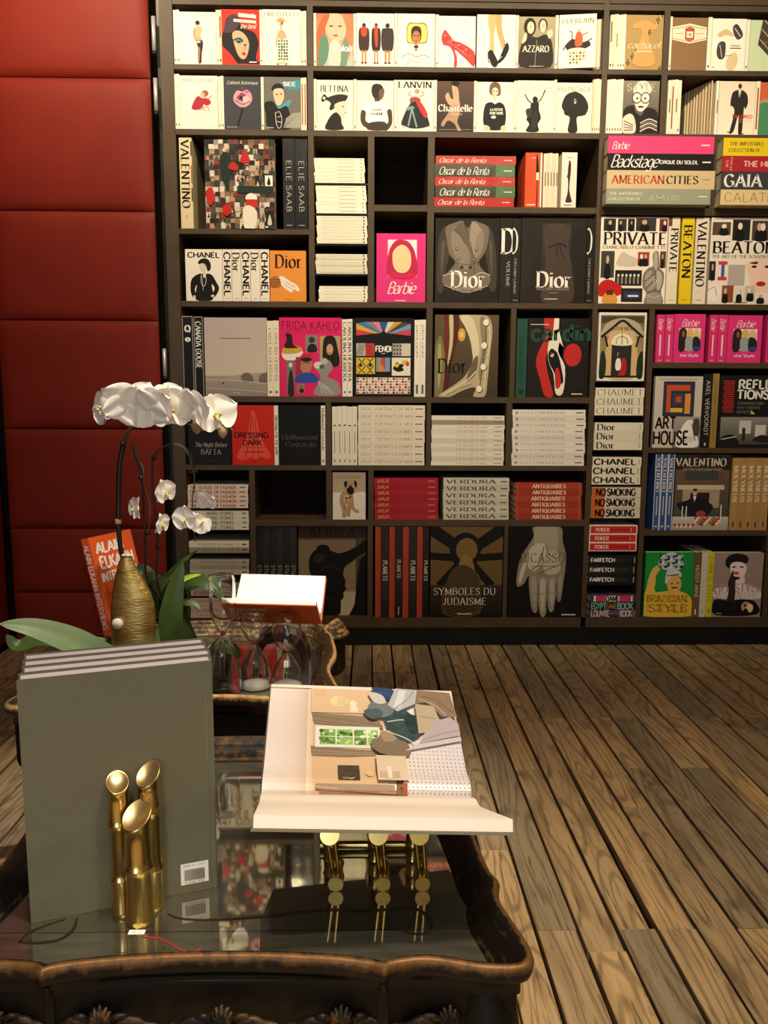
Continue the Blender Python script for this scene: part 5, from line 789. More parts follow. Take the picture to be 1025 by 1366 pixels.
A['picasso'] = [r('12110f', 0, 0, 1, 1), b('8f846f', .33, .0, .68, .0, .72, .16, .77, .30, .77, .46, .74, .60, .62, .62, .40, .62, .28, .54, .22, .62, .13, .66, .11, .56, .16, .34, .26, .20, .33, .10), b('a99d86', .36, .0, .62, .0, .66, .2, .62, .34, .44, .34, .34, .2), b('8f846f', .28, .54, .40, .57, .41, .76, .41, .92, .36, .95, .31, .84), b('a99d86', .31, .56, .38, .58, .39, .8, .37, .9, .33, .8), b('a09478', .41, .58, .53, .58, .535, .80, .52, .97, .46, .99, .42, .84), b('c0b49c', .44, .6, .50, .6, .50, .84, .48, .94, .45, .84), b('9a8e78', .54, .58, .65, .57, .655, .76, .63, .92, .57, .93, .54, .80), b('b8ac94', .57, .6, .62, .6, .62, .8, .60, .88, .575, .8), b('8a7f6a', .655, .56, .75, .48, .745, .66, .72, .81, .68, .82, .66, .72), b('a89c84', .69, .56, .73, .54, .72, .7, .70, .77, .69, .7),
    b('c9bea6', .30, .22, .46, .18, .50, .30, .40, .46, .30, .48, .24, .36), b('bdb198', .5, .3, .62, .26, .70, .36, .68, .5, .52, .52, .46, .42), b('c9bea6', .14, .56, .2, .4, .24, .42, .2, .54, .16, .63), l('4f4738', .012, .3, .48, .42, .40, .47, .22), l('4f4738', .010, .40, .52, .56, .46, .74, .40), l('5c5446', .008, .5, .2, .56, .32, .7, .34)]+[l('3a3428', .010, .41+.122*i, .62, .412+.122*i, .76, .41+.122*i-.01*i, .9) for i in range(3)]+[l('6a604e', .008, .32+.12*i, .72+.02*(i % 2), .38+.12*i, .72+.02*(i % 2)) for i in range(4)]+[l('6a604e', .007, .34+.11*i, .84, .39+.11*i, .84) for i in range(3)]+[t('3f382c', 'PICASSO', .46, .34, .1, 'h', .60), r('d8d0c0', .74, .965, .93, .978), r('5a5242', .3, .43, .66, .437)]
A['tinytext'] = [r('6a5c48', .3, .9, .7, .95)]
A['darktext'] = [r('7a2c20', .25, .12, .75, .5), r('3a342c', .25, .9, .75, .95)]
A['ttick'] = [r('b8ac90', .45, .35, .8, .55), r('c85a4c', .92, .3, .95, .6)]
A['ltick'] = [r('7a6c4c', .5, .35, .85, .6), r('2a241c', .92, .2, .95, .6)]
A['btick'] = [r('3a3a34', .1, .55, .9, .62), r('5a4a3c', .92, .2, .95, .8)]
A['redkey'] = [r('a84438', .3, .12, .7, .9)]
# ------------------------------------------------------------------ the books on the shelves
W1, W2, W3 = 'f2e8cc', 'eee2c2', 'f5edd6'
def cover(x0, x1, top, bot, zb, col, art, label, group, **k): return F(x0, x1, top, bot, zb, col, art, label, group=group, **k)
g1, g2 = 'books on the top shelf', 'books on the second shelf'
z = Z1b
run(231.8, 239.6, 2, 13, 84, z, W1, 'tinytext', 'slim cream spine at the left end of the top shelf, %s', g1, D=.16)
F(239.6, 288.4, 16, 84, z, W3, 'back', 'cream cover with a bare-backed man in dark trousers, top shelf', group=g1)
run(288.6, 295.9, 2, 13, 85, z, [W1, 'e6d6b0'], ['tinytext', 'darktext'], 'slim spine left of the red portrait cover on top shelf, %s', g1, D=.16)
F(295.9, 346.3, 12.6, 86, z, 'd8301f', 'redwoman', 'red cover with a dark-haired woman with green eye shadow, top shelf', group=g1)
run(346.5, 350.3, 1, 12.6, 86, z, W1, 'tinytext', 'slim cream spine right of the red portrait cover, top shelf', g1, D=.16)
F(350.4, 401.2, 12.8, 87, z, W3, 'patterned', 'white cover with a woman in a black swirling patterned dress', group=g1)
run(401.4, 409, 2, 14.5, 87.5, z, W1, 'tinytext', 'slim cream spine right of the patterned dress cover, %s', g1, D=.16)
run(418.5, 422.2, 1, 17, 88, z, W1, 'tinytext', 'slim cream spine left of the red-haired face cover, top shelf', g1, D=.16)
F(422.3, 471.4, 18, 88.5, z, 'cf8a68', 'chloe', 'cover filled by a pale face framed in long red and green hair', group=g1)
run(471.6, 475.3, 1, 17.5, 89, z, W1, 'tinytext', 'slim cream spine left of the three coats cover, top shelf', g1, D=.16)
F(475.5, 526.4, 18, 89.5, z, W3, 'coats', 'white cover with three dark coats seen from behind, red scarves', group=g1)
run(526.6, 530.2, 1, 17.5, 90, z, W1, 'tinytext', 'slim cream spine right of the three coats cover, top shelf', g1, D=.16)
F(530.4, 580.6, 18.4, 90, z, W3, 'yellowframe', 'white cover with a head framed by a yellow square headdress', group=g1)
run(581.2, 585.5, 1, 19, 90, z, W1, 'tinytext', 'slim cream spine left of the red shoe cover, top shelf', g1, D=.16)
F(585.7, 634.6, 21.5, 90.5, z, W3, 'redshoe', 'white cover with one red spotted high-heeled shoe', group=g1)
F(636.4, 688.1, 19.6, 91, z, W3, 'legs', 'white cover with bare legs in black high heels', group=g1)
run(688.4, 692.1, 1, 20, 91, z, W1, 'tinytext', 'slim cream spine right of the bare legs cover, top shelf', g1, D=.16)
F(692.3, 740.5, 22.4, 91.5, z, '9c8e6c', 'sepiacouple', 'sepia cover with a man and a woman in black', group=g1)
run(740.8, 745, 1, 20, 91, z, W1, 'tinytext', 'slim cream spine right of the sepia couple cover, top shelf', g1, D=.16)
F(745.8, 794.2, 20.5, 91.5, z, W3, 'rider', 'white cover with an orange rider on a black horse, turned slightly outward', group=g1, Y=3.402, rz=math.radians(-7))
run(797.6, 804.8, 2, 21, 91, z, ['e0c8a4', W2], 'tinytext', 'slim spine right of the outward-turned rider cover, %s', g1, D=.16, Y=3.43)
run(814, 835, 6, 19.4, 92, z, [W1, 'e9dfae', W1, 'eef0cf', W1, W3], ['darktext', 'tinytext', 'ltick', 'tinytext', 'tinytext', 'tinytext'], 'slim cream spine left of the gold figure cover, %s', g1, D=.16)
F(835.2, 884.6, 20, 92, z, 'b4935a', 'goldman', 'mottled gold cover with a pale orange standing silhouette', group=g1)
run(893.6, 896.6, 1, 21.5, 92, z, W1, 'tinytext', 'slim cream spine left of the brown cigar band cover', g1, D=.16)
F(896.8, 942.6, 23.6, 92, z, '8d6c45', 'cigar', 'brown cover with a cream cigar band across the top', group=g1)
run(944, 949.6, 1, 22.5, 93, z, W3, 'tinytext', 'thick cream spine left of the wristwatch cover, top shelf', g1, D=.16)
F(949.8, 995, 25, 93, z, W3, 'watches', 'white cover with two dark wristwatches and brown straps', group=g1)
run(995.3, 999.9, 1, 25.6, 93, z, W3, 'tinytext', 'cream spine right of the wristwatch cover, top shelf', g1, D=.16)
F(1000.2, 1046, 27, 93, z, 'cddcb4', 'strap', 'pale green cover with a dark brown diagonal strap', group=g1)
z = Z2b
run(233, 240.1, 2, 98.6, 171, z, W1, 'tinytext', 'slim cream spine at the left end of the second shelf, %s', g2, D=.16)
F(240.3, 290.8, 101, 171, z, 'f3e2d2', 'reddress', 'pale pink cover with a crouching woman in a red dress', group=g2)
run(291.1, 299.1, 2, 101.5, 171, z, W1, 'tinytext', 'slim cream spine right of the crouching red dress cover, %s', g2, D=.16)
F(299.3, 348.2, 102.5, 172, z, '3c3d42', 'flowerdark', 'charcoal cover with one pink peony bloom', group=g2)
run(348.4, 352.3, 1, 102.4, 172, z, W1, 'tinytext', 'slim cream spine right of the charcoal peony cover', g2, D=.16)
F(352.5, 401.2, 102.8, 173, z, '6d6a62', 'fanman', 'grey cover with a man in a black beret behind a fan', group=g2)
run(401.5, 409.2, 2, 103.5, 173, z, W2, 'redkey', 'slim cream spine with red lettering right of the beret man cover, %s', g2, D=.16)
run(418.8, 422.6, 1, 105, 174, z, W1, 'tinytext', 'slim cream spine left of the profile portrait cover, second shelf', g2, D=.16)
F(422.8, 471.6, 106.8, 174, z, 'f5ecd3', 'bettina', 'cream cover with a dark-haired woman in profile in a black top', group=g2)
run(471.9, 476, 1, 105.4, 174, z, W1, 'tinytext', 'slim cream spine right of the profile portrait cover', g2, D=.16)
F(476.2, 525.5, 107.5, 175, z, 'f3e9d2', 'tshirt', 'cream cover with a person in a white printed t-shirt', group=g2)
run(525.8, 530.2, 1, 106.2, 175, z, W1, 'tinytext', 'slim cream spine right of the white t-shirt cover', g2, D=.16)
F(530.4, 578.8, 107, 175, z, 'f6edd6', 'lanvin', 'cream cover with a drawn lady in a black and red gown', group=g2)
run(579.1, 583, 1, 106.4, 175, z, W1, 'tinytext', 'slim cream spine right of the drawn gown cover', g2, D=.16)
F(583.2, 632.2, 108.5, 176, z, '4c3a34', 'chantelle', 'dark brown cover with a bending bare-legged figure', group=g2)
run(632.4, 636, 1, 107.5, 176, z, W1, 'tinytext', 'slim cream spine right of the dark brown figure cover', g2, D=.16)
F(636.2, 685.6, 109.5, 176, z, 'f2e8d2', 'blackdress', 'cream cover with a woman in a black dress, white collar', group=g2)
run(685.8, 690, 1, 107.4, 176, z, W1, 'tinytext', 'slim cream spine right of the white-collared dress cover', g2, D=.16)
F(690.2, 738.8, 107.6, 177, z, 'f4ead2', 'ungaro', 'cream cover with a dancer in black, both arms raised', group=g2)
run(739, 742.6, 1, 106, 177, z, W1, 'tinytext', 'slim cream spine right of the dancer cover', g2, D=.16)
F(742.8, 790, 110.5, 177, z, 'f5ecd4', 'balenciaga', 'cream cover with a huge dark mushroom-shaped headdress', group=g2)
run(790.4, 801.6, 4, 105.6, 177, z, ['ecd3b4', W2, W1, W1], 'tinytext', 'slim spine right of the mushroom headdress cover, %s', g2, D=.16)
run(809.6, 831.2, 6, 106, 177.5, z, W3, 'tinytext', 'slim cream spine left of the round glasses cover, %s', g2, D=.16)
F(831.4, 879.2, 107.9, 177.5, z, '8f8674', 'glasses', 'grey cover with an old lady in big round glasses', group=g2)
run(890.6, 908.6, 4, 106.6, 178, z, [W1, 'dfe6c6', 'e6ecd0', W1], ['ltick', 'redkey', 'ltick', 'tinytext'], 'slim pale spine left of the dark gap on the second shelf, %s', g2, D=.16)
ym = 142
for i in range(12):          # a file of copies standing behind the suited man cover, seen along their edges
    pass
F(958.8, 1007.6, 108.5, 178, z, 'efdcc0', 'suitman', 'cream cover with a man in a dark suit, second shelf', group=g2)
run(954.6, 958.5, 1, 107.5, 178, z, W3, 'ltick', 'slim cream spine left of the suited man cover, second shelf', g2, D=.16)
a_ = X(953.5, ym)
for i in range(10):
    book('S', a_-.0068*(i+1)+.0004, a_-.0068*i-.0004, z+.0004, z+.218-.0006*i, ('d8c39a', 'cbb48a', 'e0cda6')[i % 3], None, 'tan volume in the file receding left of the suited man cover, %s' % (ORD[i]+' from the right'), 'tan volumes left of the suited man cover', D=.15, Y=3.425+.013*i)
run(1008, 1013.2, 1, 108, 178, z, W3, 'redkey', 'cream spine with red lettering at the right end of second shelf', g2, D=.16)
F(1013.5, 1060, 110, 178, z, 'c98d6c', 'skin', 'skin-toned cover with a green circle, right end of second shelf', group=g2)

# third row, left compartment
g3 = 'books in the upper left compartments'
S(240.3, 257, 183.7, 305, zA1, 'd9c79c', 'valentino', 'thick cream spine with tall black serif capitals, left of the collage cover', group=g3, D=.28)
F(273.6, 367.2, 186.4, 305, zA1, '6a5444', 'collage', 'large cover crowded with a collage of small fashion pictures', group=g3, D=.035)
S(377.6, 393.6, 185, 305, zA1, '1b1a19', 'eliesaab', 'thick black spine with pale thin capitals, left of its twin', group=g3, D=.28, wrap=True)
S(394, 410.6, 185.6, 305, zA1, '1b1a19', 'eliesaab', 'thick black spine with pale thin capitals, right of its twin', group=g3, D=.28, wrap=True)
g3b = 'cream volumes beside the orange cover'
F(247.7, 297, 332.5, 402, Z3b, 'f1e7d6', 'chanelcover', 'cream cover with a woman in black wearing a hat and necklaces', group=g3b)
for (x0, x1, ar, lb) in ((297.3, 309.2, 'chanelspine', 'cream spine with bold black capitals, right beside the necklace woman cover'), (309.5, 321.8, 'diorspine', 'cream spine with four serif letters, second right of the necklace cover'),
        (322.1, 334.2, 'chanelspine', 'cream spine with bold black capitals, the middle of the five spines'), (334.5, 346.8, 'diorspine', 'cream spine with four serif letters, fourth of the five spines'),
        (347.1, 359.4, 'chanelspine', 'cream spine with bold black capitals, touching the orange cover')):
    S(x0, x1, 332.6, 402, Z3b, 'efe4d0', ar, lb, group=g3b, D=.16)
F(360.2, 408.4, 334.4, 403.5, Z3b, 'e8913a', 'diororange', 'orange cover with a drawn hand in a leopard glove', group=g3b)
gs = 'thin cream paperbacks in the narrow upper column'
A0 = 'thin cream paperback, %s of the '
stack(419.6, 486.6, 211, 243.7, 7, ZT['na'], [W1, W3, W1], 'ttick', A0+'first stack in the narrow upper column', gs, D=.16)
stack(422, 488.8, 247.8, 284, 7, ZT['nb'], [W3, W1, W3], 'ttick', A0+'second stack in the narrow upper column', gs, D=.16)
stack(423, 490, 288.2, 324.4, 9, ZT['nc'], [W1, 'efe6d0'], 'btick', A0+'third stack in the narrow upper column', gs, D=.16)
stack(421.5, 490, 339, 364.8, 6, ZT['nd'], ['e9e0c8', 'dcd2b8'], 'btick', A0+'fourth stack in the narrow upper column', gs, D=.16)
stack(425.6, 490.6, 381.7, 403.5, 5, Z3b, [W1, W3], 'btick', A0+'bottom stack in the narrow upper column', gs, D=.16)
# middle
gm = 'books in the middle compartments of the third row'
stack(580.6, 687.3, 208, 273.6, 5, zC1, ['b5322a', '4a4a38', 'b5322a', '4a4a38', 'b5322a'], ['oscar_red', 'oscar_green', 'oscar_red', 'oscar_green', 'oscar_red'],
      ['red flat book with thin script, topmost of the red and green stack', 'olive green flat book with white script, second from the stack top', 'red flat book in the middle of the red and green stack', 'olive green flat book with white script, second from the stack bottom', 'red flat book lying lowest in the red and green stack'], gm, thick=[11, 16, 12, 15, 12], wrap=True)
S(700.8, 723.2, 203.7, 275, zC1, 'd4512a', 'penslip', 'orange slipcase with a tall black pen-like figure', group=gm, D=.17)
run(725, 744.4, 5, 204.5, 275, zC1, ['e6d9bd', 'dccfb2'], 'ltick', 'slim cream spine right of the orange slipcase, %s', gm, D=.17)
S(749.4, 769.6, 203.4, 275, zC1, 'ece0cc', 'purpledress', 'white slipcase with a narrow figure in a purple gown', group=gm, D=.17)
F(502.4, 568, 311.5, 404, Z3b, 'e0357c', 'hoodpicture', 'bright pink cover with a pale picture of a pink hood', group=gm, D=.045)
gb = 'big wrapped dark volumes'
F(580.6, 666.4, 291, 404, Z3b, '191513', 'barsuit', 'large dark wrapped cover with a grey tailored jacket', group=gb, D=.045, wrap=True)
S(667, 683, 291, 404, Z3b, '1c1917', 'bigDleft', 'dark wrapped spine with one huge letter, right of the jacket cover', group=gb, D=.26, wrap=True)
S(683.3, 694.6, 291.4, 404, Z3b, '1c1917', 'bigDright', 'dark narrow wrapped spine left of the shadowy bow dress cover', group=gb, D=.26, wrap=True)
F(695.2, 782, 291, 404, Z3b, '211b19', 'ysl', 'large dark wrapped cover with a shadowy dress and bow', group=gb, D=.045, wrap=True)
S(782.6, 793, 291.4, 404, Z3b, '1c1917', 'bigDright', 'dark wrapped spine right of the shadowy bow dress cover', group=gb, D=.26, wrap=True)
# right: large lying volumes jutting out
gl = 'large volumes lying at the right of the third row'
YP = 3.345
def lay(x0, x1, tops, cols, arts, labels, zb):
    zs = [Zc((x0[0]+x1[0])/2, q_, YP) for q_ in tops]; n = len(cols)
    zb_ = zb
    for i in reversed(range(n)):
        zt = zs[i]
        ym_ = (tops[i]+tops[i]+22)/2
        book('L', X(x0[i], ym_, YP), X(x1[i], ym_, YP), zb_+.0005, zt, cols[i], arts[i], labels[i], gl, D=.36, Y=YP, pcol='d8ccb0')
        zb_ = zt
lay([809.6, 808.4, 809, 805], [953, 953, 954, 948], [181.7, 205.2, 227.4, 252.4], ['e8447a', '1a1816', 'd2b98c', '9a9c86'], ['barbieflat', 'backstage', 'cities', 'impossible'],
    ['thick pink volume topmost of the left jutting stack', 'thick black volume with white script, second in the left jutting stack', 'thick tan volume with red and black serif title, left jutting stack', 'thick grey-green volume at the bottom of the left jutting stack'], zD1)
lay([964, 962, 962, 959.4], [1108, 1106, 1106, 1103], [184.5, 208.6, 229.6, 253.4], ['e6c61c', 'a8242c', '3a3a40', 'dcc28c'], ['yellowflat', 'hunt', 'gaia', 'calat'],
    ['thick yellow volume topmost of the right jutting stack', 'thick red volume second from the top, right jutting stack', 'thick charcoal volume with white capitals, right jutting stack', 'thick cream volume at the bottom of the right jutting stack'], zD1)
gp = 'large books under the jutting stacks'
F(800, 889.6, 289.6, 404, Z3b, 'f1e6d2', 'private', 'cream cover with small photographs and a hand pointing up', group=gp, D=.04)
S(890.4, 905.4, 290, 404, Z3b, 'e9dcc2', 'privatespine', 'cream spine with black serif capitals left of the yellow spine', group=gp, D=.26)
S(908.2, 924.6, 290.4, 404, Z3b, 'e6c61c', 'beatonspine', 'bright yellow spine with black serif capitals, fourth row', group=gp, D=.26)
S(926.6, 944, 290.6, 404, Z3b, 'e6d9c0', 'valspine', 'cream spine with long black title right of the yellow spine', group=gp, D=.26)
F(946.8, 1033, 290.6, 404, Z3b, 'eadfce', 'beaton', 'cream collage cover with a large painted face and red lips', group=gp, D=.04)
# fourth row
g4 = 'books in the row of the pink portrait collage'
S(243.7, 258.8, 421, 528, zE1, '1a1817', 'qspine', 'black spine with a white round letter and emblem, leftmost', group=g4, D=.26)
S(259.4, 271.8, 421.6, 528, zE1, '1a1817', 'goose', 'black spine with white capitals and pale edge lines', group=g4, D=.26)
F(273.2, 356, 423.7, 528, zE1, 'b0a294', 'seascape', 'large pale grey cover with rocks on a misty seashore', group=g4, D=.035)
run(356.4, 372.6, 2, 427.6, 528, zE1, 'e9dcc2', 'graytext', 'cream spine between the seascape and pink portrait covers, %s', g4, D=.24)
F(373, 456, 423.7, 528.5, zE1, 'dc2162', 'frida', 'hot pink cover with cut-out portraits and a wide hat', group=g4, D=.035)
run(456.5, 470.4, 2, 425.6, 528.5, zE1, 'ede4d0', 'herreraspine', 'white spine between the pink and black pattern covers, %s', g4, D=.24)
F(471.4, 552, 424.2, 528.8, zE1, '171513', 'fendi', 'black cover with small bright patterned panels and a sunburst', group=g4, D=.035)
run(553, 568, 2, 426.4, 528.8, zE1, 'ece3d2', 'cardinspine', 'white spine right of the bright patterned panels cover, %s', g4, D=.24)
F(580, 665, 420, 528.8, zE1, '6e5a40', 'diorshoe', 'wrapped cover with a buttoned satin boot against brown drapes', group=g4, D=.045, wrap=True)
S(689.2, 703.2, 425, 528.8, zE1, '1d4c40', 'cardingreen', 'dark green wrapped spine left of the black and red cover', group=g4, D=.26, wrap=True)
F(704, 785.4, 424.6, 528.8, zE1, '171614', 'cardin', 'black wrapped cover with a red disc and a dancing figure', group=g4, D=.035, wrap=True)
# fifth row
g5 = 'books in the fifth row'
F(251.2, 308.6, 540.5, 619.4, zF1, '1a1918', 'bafta', 'black cover with pale italic title, half behind the orchid', group=g5)
F(309.6, 365.8, 540.5, 619.4, zF1, 'c8281c', 'dressing', 'red cover with a pleated red gown', group=g5)
S(366, 371.6, 541, 619.4, zF1, 'ece3d2', 'whitespine', 'slim white spine right of the red gown cover', group=g5, D=.2)
F(372, 428, 540.5, 619.6, zF1, '10100f', 'hollywood', 'plain black cover with dim grey lettering', group=g5)
S(428.3, 434.2, 541, 619.8, zF1, 'ece3d2', 'hollyspine', 'slim white spine right of the plain black cover', group=g5, D=.2)
run(443.3, 476.8, 5, 542, 619.8, zF1, 'e6dec8', 'whiteticks', 'white spine in the upright set of five, %s', g5, D=.2)
stack(478, 566.6, 540.6, 620.6, 8, zF1, ['e9dcc6', 'e6d9c4'], ['portraits', 'portraits', 'portraits', 'portraits2', 'portraits2', 'portraits2', 'portraits2', 'portraits'], 'cream volume with red capitals, %s of the eight-high stack', g5, jit=.001)
stack(575.8, 672.6, 554.5, 621, 11, zF1, ['e9e0cc', '9c9080', 'e9e0cc', 'e2d8c4', 'ece4d2', 'd8d0bc', 'e9e0cc', 'ddd4c0', 'ece4d2', 'd8d0bc', 'e9e0cc'], 'menart', 'thin white book, %s of the eleven-high stack', g5, jit=.0015)
stack(683.6, 780.6, 546.5, 621, 9, zF1, ['e9e0d2', 'dfd6c6', 'e6ddd0'], 'palestack', 'pale cream book, %s of the nine-high stack', g5, jit=.0025)
# left lower column
g6 = 'paperbacks in the lower left column'
stack(250.6, 331, 647.4, 677.4, 5, ZT['la'], ['e9d9c6', 'e2cfbc'], 'school', 'cream paperback with red capitals, %s of the stack behind the small orchids', g6, jit=.001)
stack(256, 332, 681.7, 706.4, 4, ZT['lb'], ['dfd9c2', 'e6e0ca'], 'model', 'white paperback with grey-green capitals, %s of four', g6, jit=.001)
stack(252.4, 332.6, 722.8, 737.2, 2, ZT['lc'], ['e6dec8', '9a927e'], 'greylines', 'pale book with grey letters, %s of the pair above the leaf tip', g6, jit=.001)
stack(253.4, 332.4, 747, 766.4, 3, ZT['ld'], ['b5ac98', 'a89f8c', 'c8c0aa'], 'greylines', 'grey-beige book, %s of three above the hourglass', g6, jit=.001)
stack(254.4, 332, 779, 794.6, 2, ZT['le'], ['a89a98', 'b5a6a2'], 'redtext', 'mauve-grey book with red letters, %s of the pair behind the leaf', g6, jit=.001)
stack(254.4, 332, 798.4, 822.6, 4, Z8b, ['c8ac98', 'd2bba8'], 'redtext2', 'pinkish book, %s of the lowest stack behind the gilt table rim', g6, jit=.001)
# sixth and seventh rows
F(444, 488, 630.4, 692.6, zG1, 'b9a68c', 'dog', 'small beige cover with a sitting pug dog', group='books in the sixth row')
stack(499.8, 585, 637.8, 693.4, 7, zG1, ['a8182c', '9c1628'], 'maja', 'crimson book with yellow script, %s of the seven-high stack', 'books in the sixth row', jit=.0015, wrap=True)
stack(591.6, 679, 637.8, 693.4, 6, zG1, ['d2ccb8', 'c8c2ae'], 'verdun', 'silvery white book, %s of the six-high stack', 'books in the sixth row', jit=.0015, wrap=True)
stack(687.8, 776.4, 644.6, 693.4, 6, zG1, ['a8402c', '9c3826'], 'antiq', 'brick red book with cream capitals, %s of the six-high stack', 'books in the sixth row', jit=.0025)
run(342, 396.4, 6, 702.6, 822, Z8b, ['191817', '24221f'], 'studio', 'black spine with small pale capitals, %s of the six', 'books in the bottom row', D=.26, flat=1, wrap=True)
o = F(398.4, 489.4, 701.8, 813, Z8b, '5e4f3e', 'africa', 'brown cover with a dark silhouetted figure bending forward', group='books in the bottom row', D=.035, Y=3.44)
seq = [(500.8, 508.2, 'a8402c', 'redblank', 'plain brick red spine, first of four'), (508.6, 519.2, '1e1c1a', 'planets', 'black spine between the first two red spines'), (519.6, 526.9, 'a8402c', 'redblank', 'plain brick red spine, second of four'), (527.2, 537.2, '151312', 'planets2', 'black spine between the second and third red spines'),
       (537.6, 545.4, 'a8402c', 'redblank', 'plain brick red spine, third of four'), (545.8, 556.2, '1e1c1a', 'planets', 'black spine between the third and fourth red spines'), (556.6, 563.8, 'a8402c', 'redblank', 'plain brick red spine, fourth of four'), (564.2, 572.4, '151312', 'planets', 'black spine left of the wheel window cover')]
for x0, x1, cc, ar, lb in seq: S(x0, x1, 702.9, 822, Z8b, cc, ar, lb, group='books in the bottom row', D=.26, wrap=(cc != 'a8402c'))
F(574.4, 670.4, 702.8, 822, Z8b, '6a5430', 'judaisme', 'dark bronze cover with a spoked round window', group='books in the bottom row', D=.035)
F(678.6, 777, 702.6, 822, Z8b, '12110f', 'picasso', 'black cover with a pale sculpted hand pointing down', group='books in the bottom row', D=.035)
# right narrow column
g7 = 'small volumes in the narrow right column'
F(798, 861.6, 416.8, 508, ZT['ra'], 'e9dfcd', 'athenee', 'white-edged cover with a grand arched doorway and red gown', group=g7, D=.03)
stack(794.2, 859.2, 517.2, 553.8, 3, ZT['rb'], ['e9ddc4', 'e2d6bc'], 'chaumet', 'cream volume with wide serif capitals, %s of three', g7, jit=.0015, D=.2)
stack(793, 857.6, 563.8, 600, 3, ZT['rc'], ['e2d8c0', 'ddd2ba'], 'diorflat', 'cream volume with four serif letters, %s of three', g7, jit=.001, D=.2)
stack(790.4, 855.2, 610, 646.2, 3, ZT['rd'], ['e6dcc4', 'e0d6be'], 'chanelflat', 'cream volume with bold capitals, %s of three', g7, jit=.0015, D=.2)
stack(789.4, 855, 649.8, 690.8, 3, ZT['re'], ['d9cdb6', 'cfc3ac'], 'nosmoking', 'white and orange volume with heavy black capitals, %s of three', g7, jit=.0015, D=.2)
stack(786.4, 850, 701, 735, 3, ZT['rf'], ['efe3d4', 'e6d8c8'], 'poker', 'red volume with white border, %s of three', g7, jit=.001, D=.2)
stack(785.6, 848.6, 740.7, 779.4, 3, ZT['rg'], ['1b1a19', '232120'], 'farfetch', 'black volume with blocky white letters, %s of three', g7, jit=.001, D=.2)
stack(787, 848.6, 793.6, 821.8, 3, Z8b, ['4c3a5c', '1e1c1c', '3c2c44'], ['dame', 'egypt', 'louvre'], ['pink and white striped book topmost of the bottom three', 'dark book with green letters between the pink and purple ones', 'purple book with pink letters lowest of the bottom three'], g7, jit=.001, D=.2)
# right column
g8 = 'pink books of the right column'
S(875.8, 886.8, 419.6, 484, zH1, 'd83272', 'pinkspine', 'pink spine leftmost of the pink row', group=g8, D=.17)
S(887.4, 898.8, 419.4, 484, zH1, 'd83272', 'pinkspine', 'pink spine touching the left three-women cover', group=g8, D=.17)
F(899.4, 940.6, 419, 484, zH1, 'e0357c', 'pinktrio', 'pink cover picturing three women, the left one', group=g8, D=.03)
S(946, 957, 420, 484, zH1, 'd83272', 'pinkspine', 'pink spine right of the dark gap in the pink row', group=g8, D=.17)
S(957.6, 970.4, 420, 484, zH1, 'd83272', 'pinkspine', 'pink spine touching the right three-women cover', group=g8, D=.17)
F(971, 1016.4, 420.6, 484, zH1, 'e0357c', 'pinktrio', 'pink cover picturing three women, the right one', group=g8, D=.03)
S(1022.8, 1034, 420, 484, zH1, 'd83272', 'pinkspine', 'pink spine at the far right edge of the pink row', group=g8, D=.17)
g9 = 'books of the right column'
F(872.6, 936, 502, 597.4, zI1, 'cdc0b2', 'arthouse', 'pale cover with dark square of orange blocks and heavy black title', group=g9)
S(937, 948.8, 498.8, 597.4, zI1, '1b1a19', 'vervoordt', 'black spine between the pale cover and the gold spine', group=g9, D=.24)
S(949.4, 957.8, 498.4, 597.4, zI1, '9a7c40', 'goldspine', 'olive gold spine left of the black cover', group=g9, D=.24)
F(958.8, 1031, 501, 597.4, zI1, '191715', 'reflections', 'black cover with bold white capitals above an interior photograph', group=g9)
run(863.8+9.2, 898+.6, 3, 606, 706.8, zJ1, ['3a5490', '34508c'], 'bluespine', 'blue spine with cream edges, %s of three', g9, D=.24, flat=1)
F(899, 974, 606.4, 706.8, zJ1, '2e2620', 'valtable', 'cover with a seated man behind a table of flowers', group=g9, D=.035)
run(975.6, 1026, 5, 611, 706.8, zJ1, ['b58c54', 'ad8650'], 'molyneux', 'tan gold spine with cream capitals, %s of five', g9, D=.22, flat=1)
F(860.5, 925, 736.8, 823, Z8b, '1f8f3c', 'brazil', 'green cover with a laughing woman in a feathered headdress', group=g9, D=.03)
S(925.3, 934.6, 737, 823, Z8b, '6c5638', 'brownspine', 'brown spine right of the green cover', group=g9, D=.2)
S(934.9, 943.2, 737, 823, Z8b, 'd8ccb4', 'palespine', 'pale cream spine between brown and yellow spines', group=g9, D=.2)
S(943.5, 951.6, 737, 823, Z8b, 'd8c81c', 'yellowspine', 'yellow spine left of the black beret cover', group=g9, D=.2)
F(951.9, 1017, 737.4, 823, Z8b, 'a08c80', 'beret', 'mauve cover with a woman in a black beret and glove', group=g9, D=.03)
print('books', NB[0])
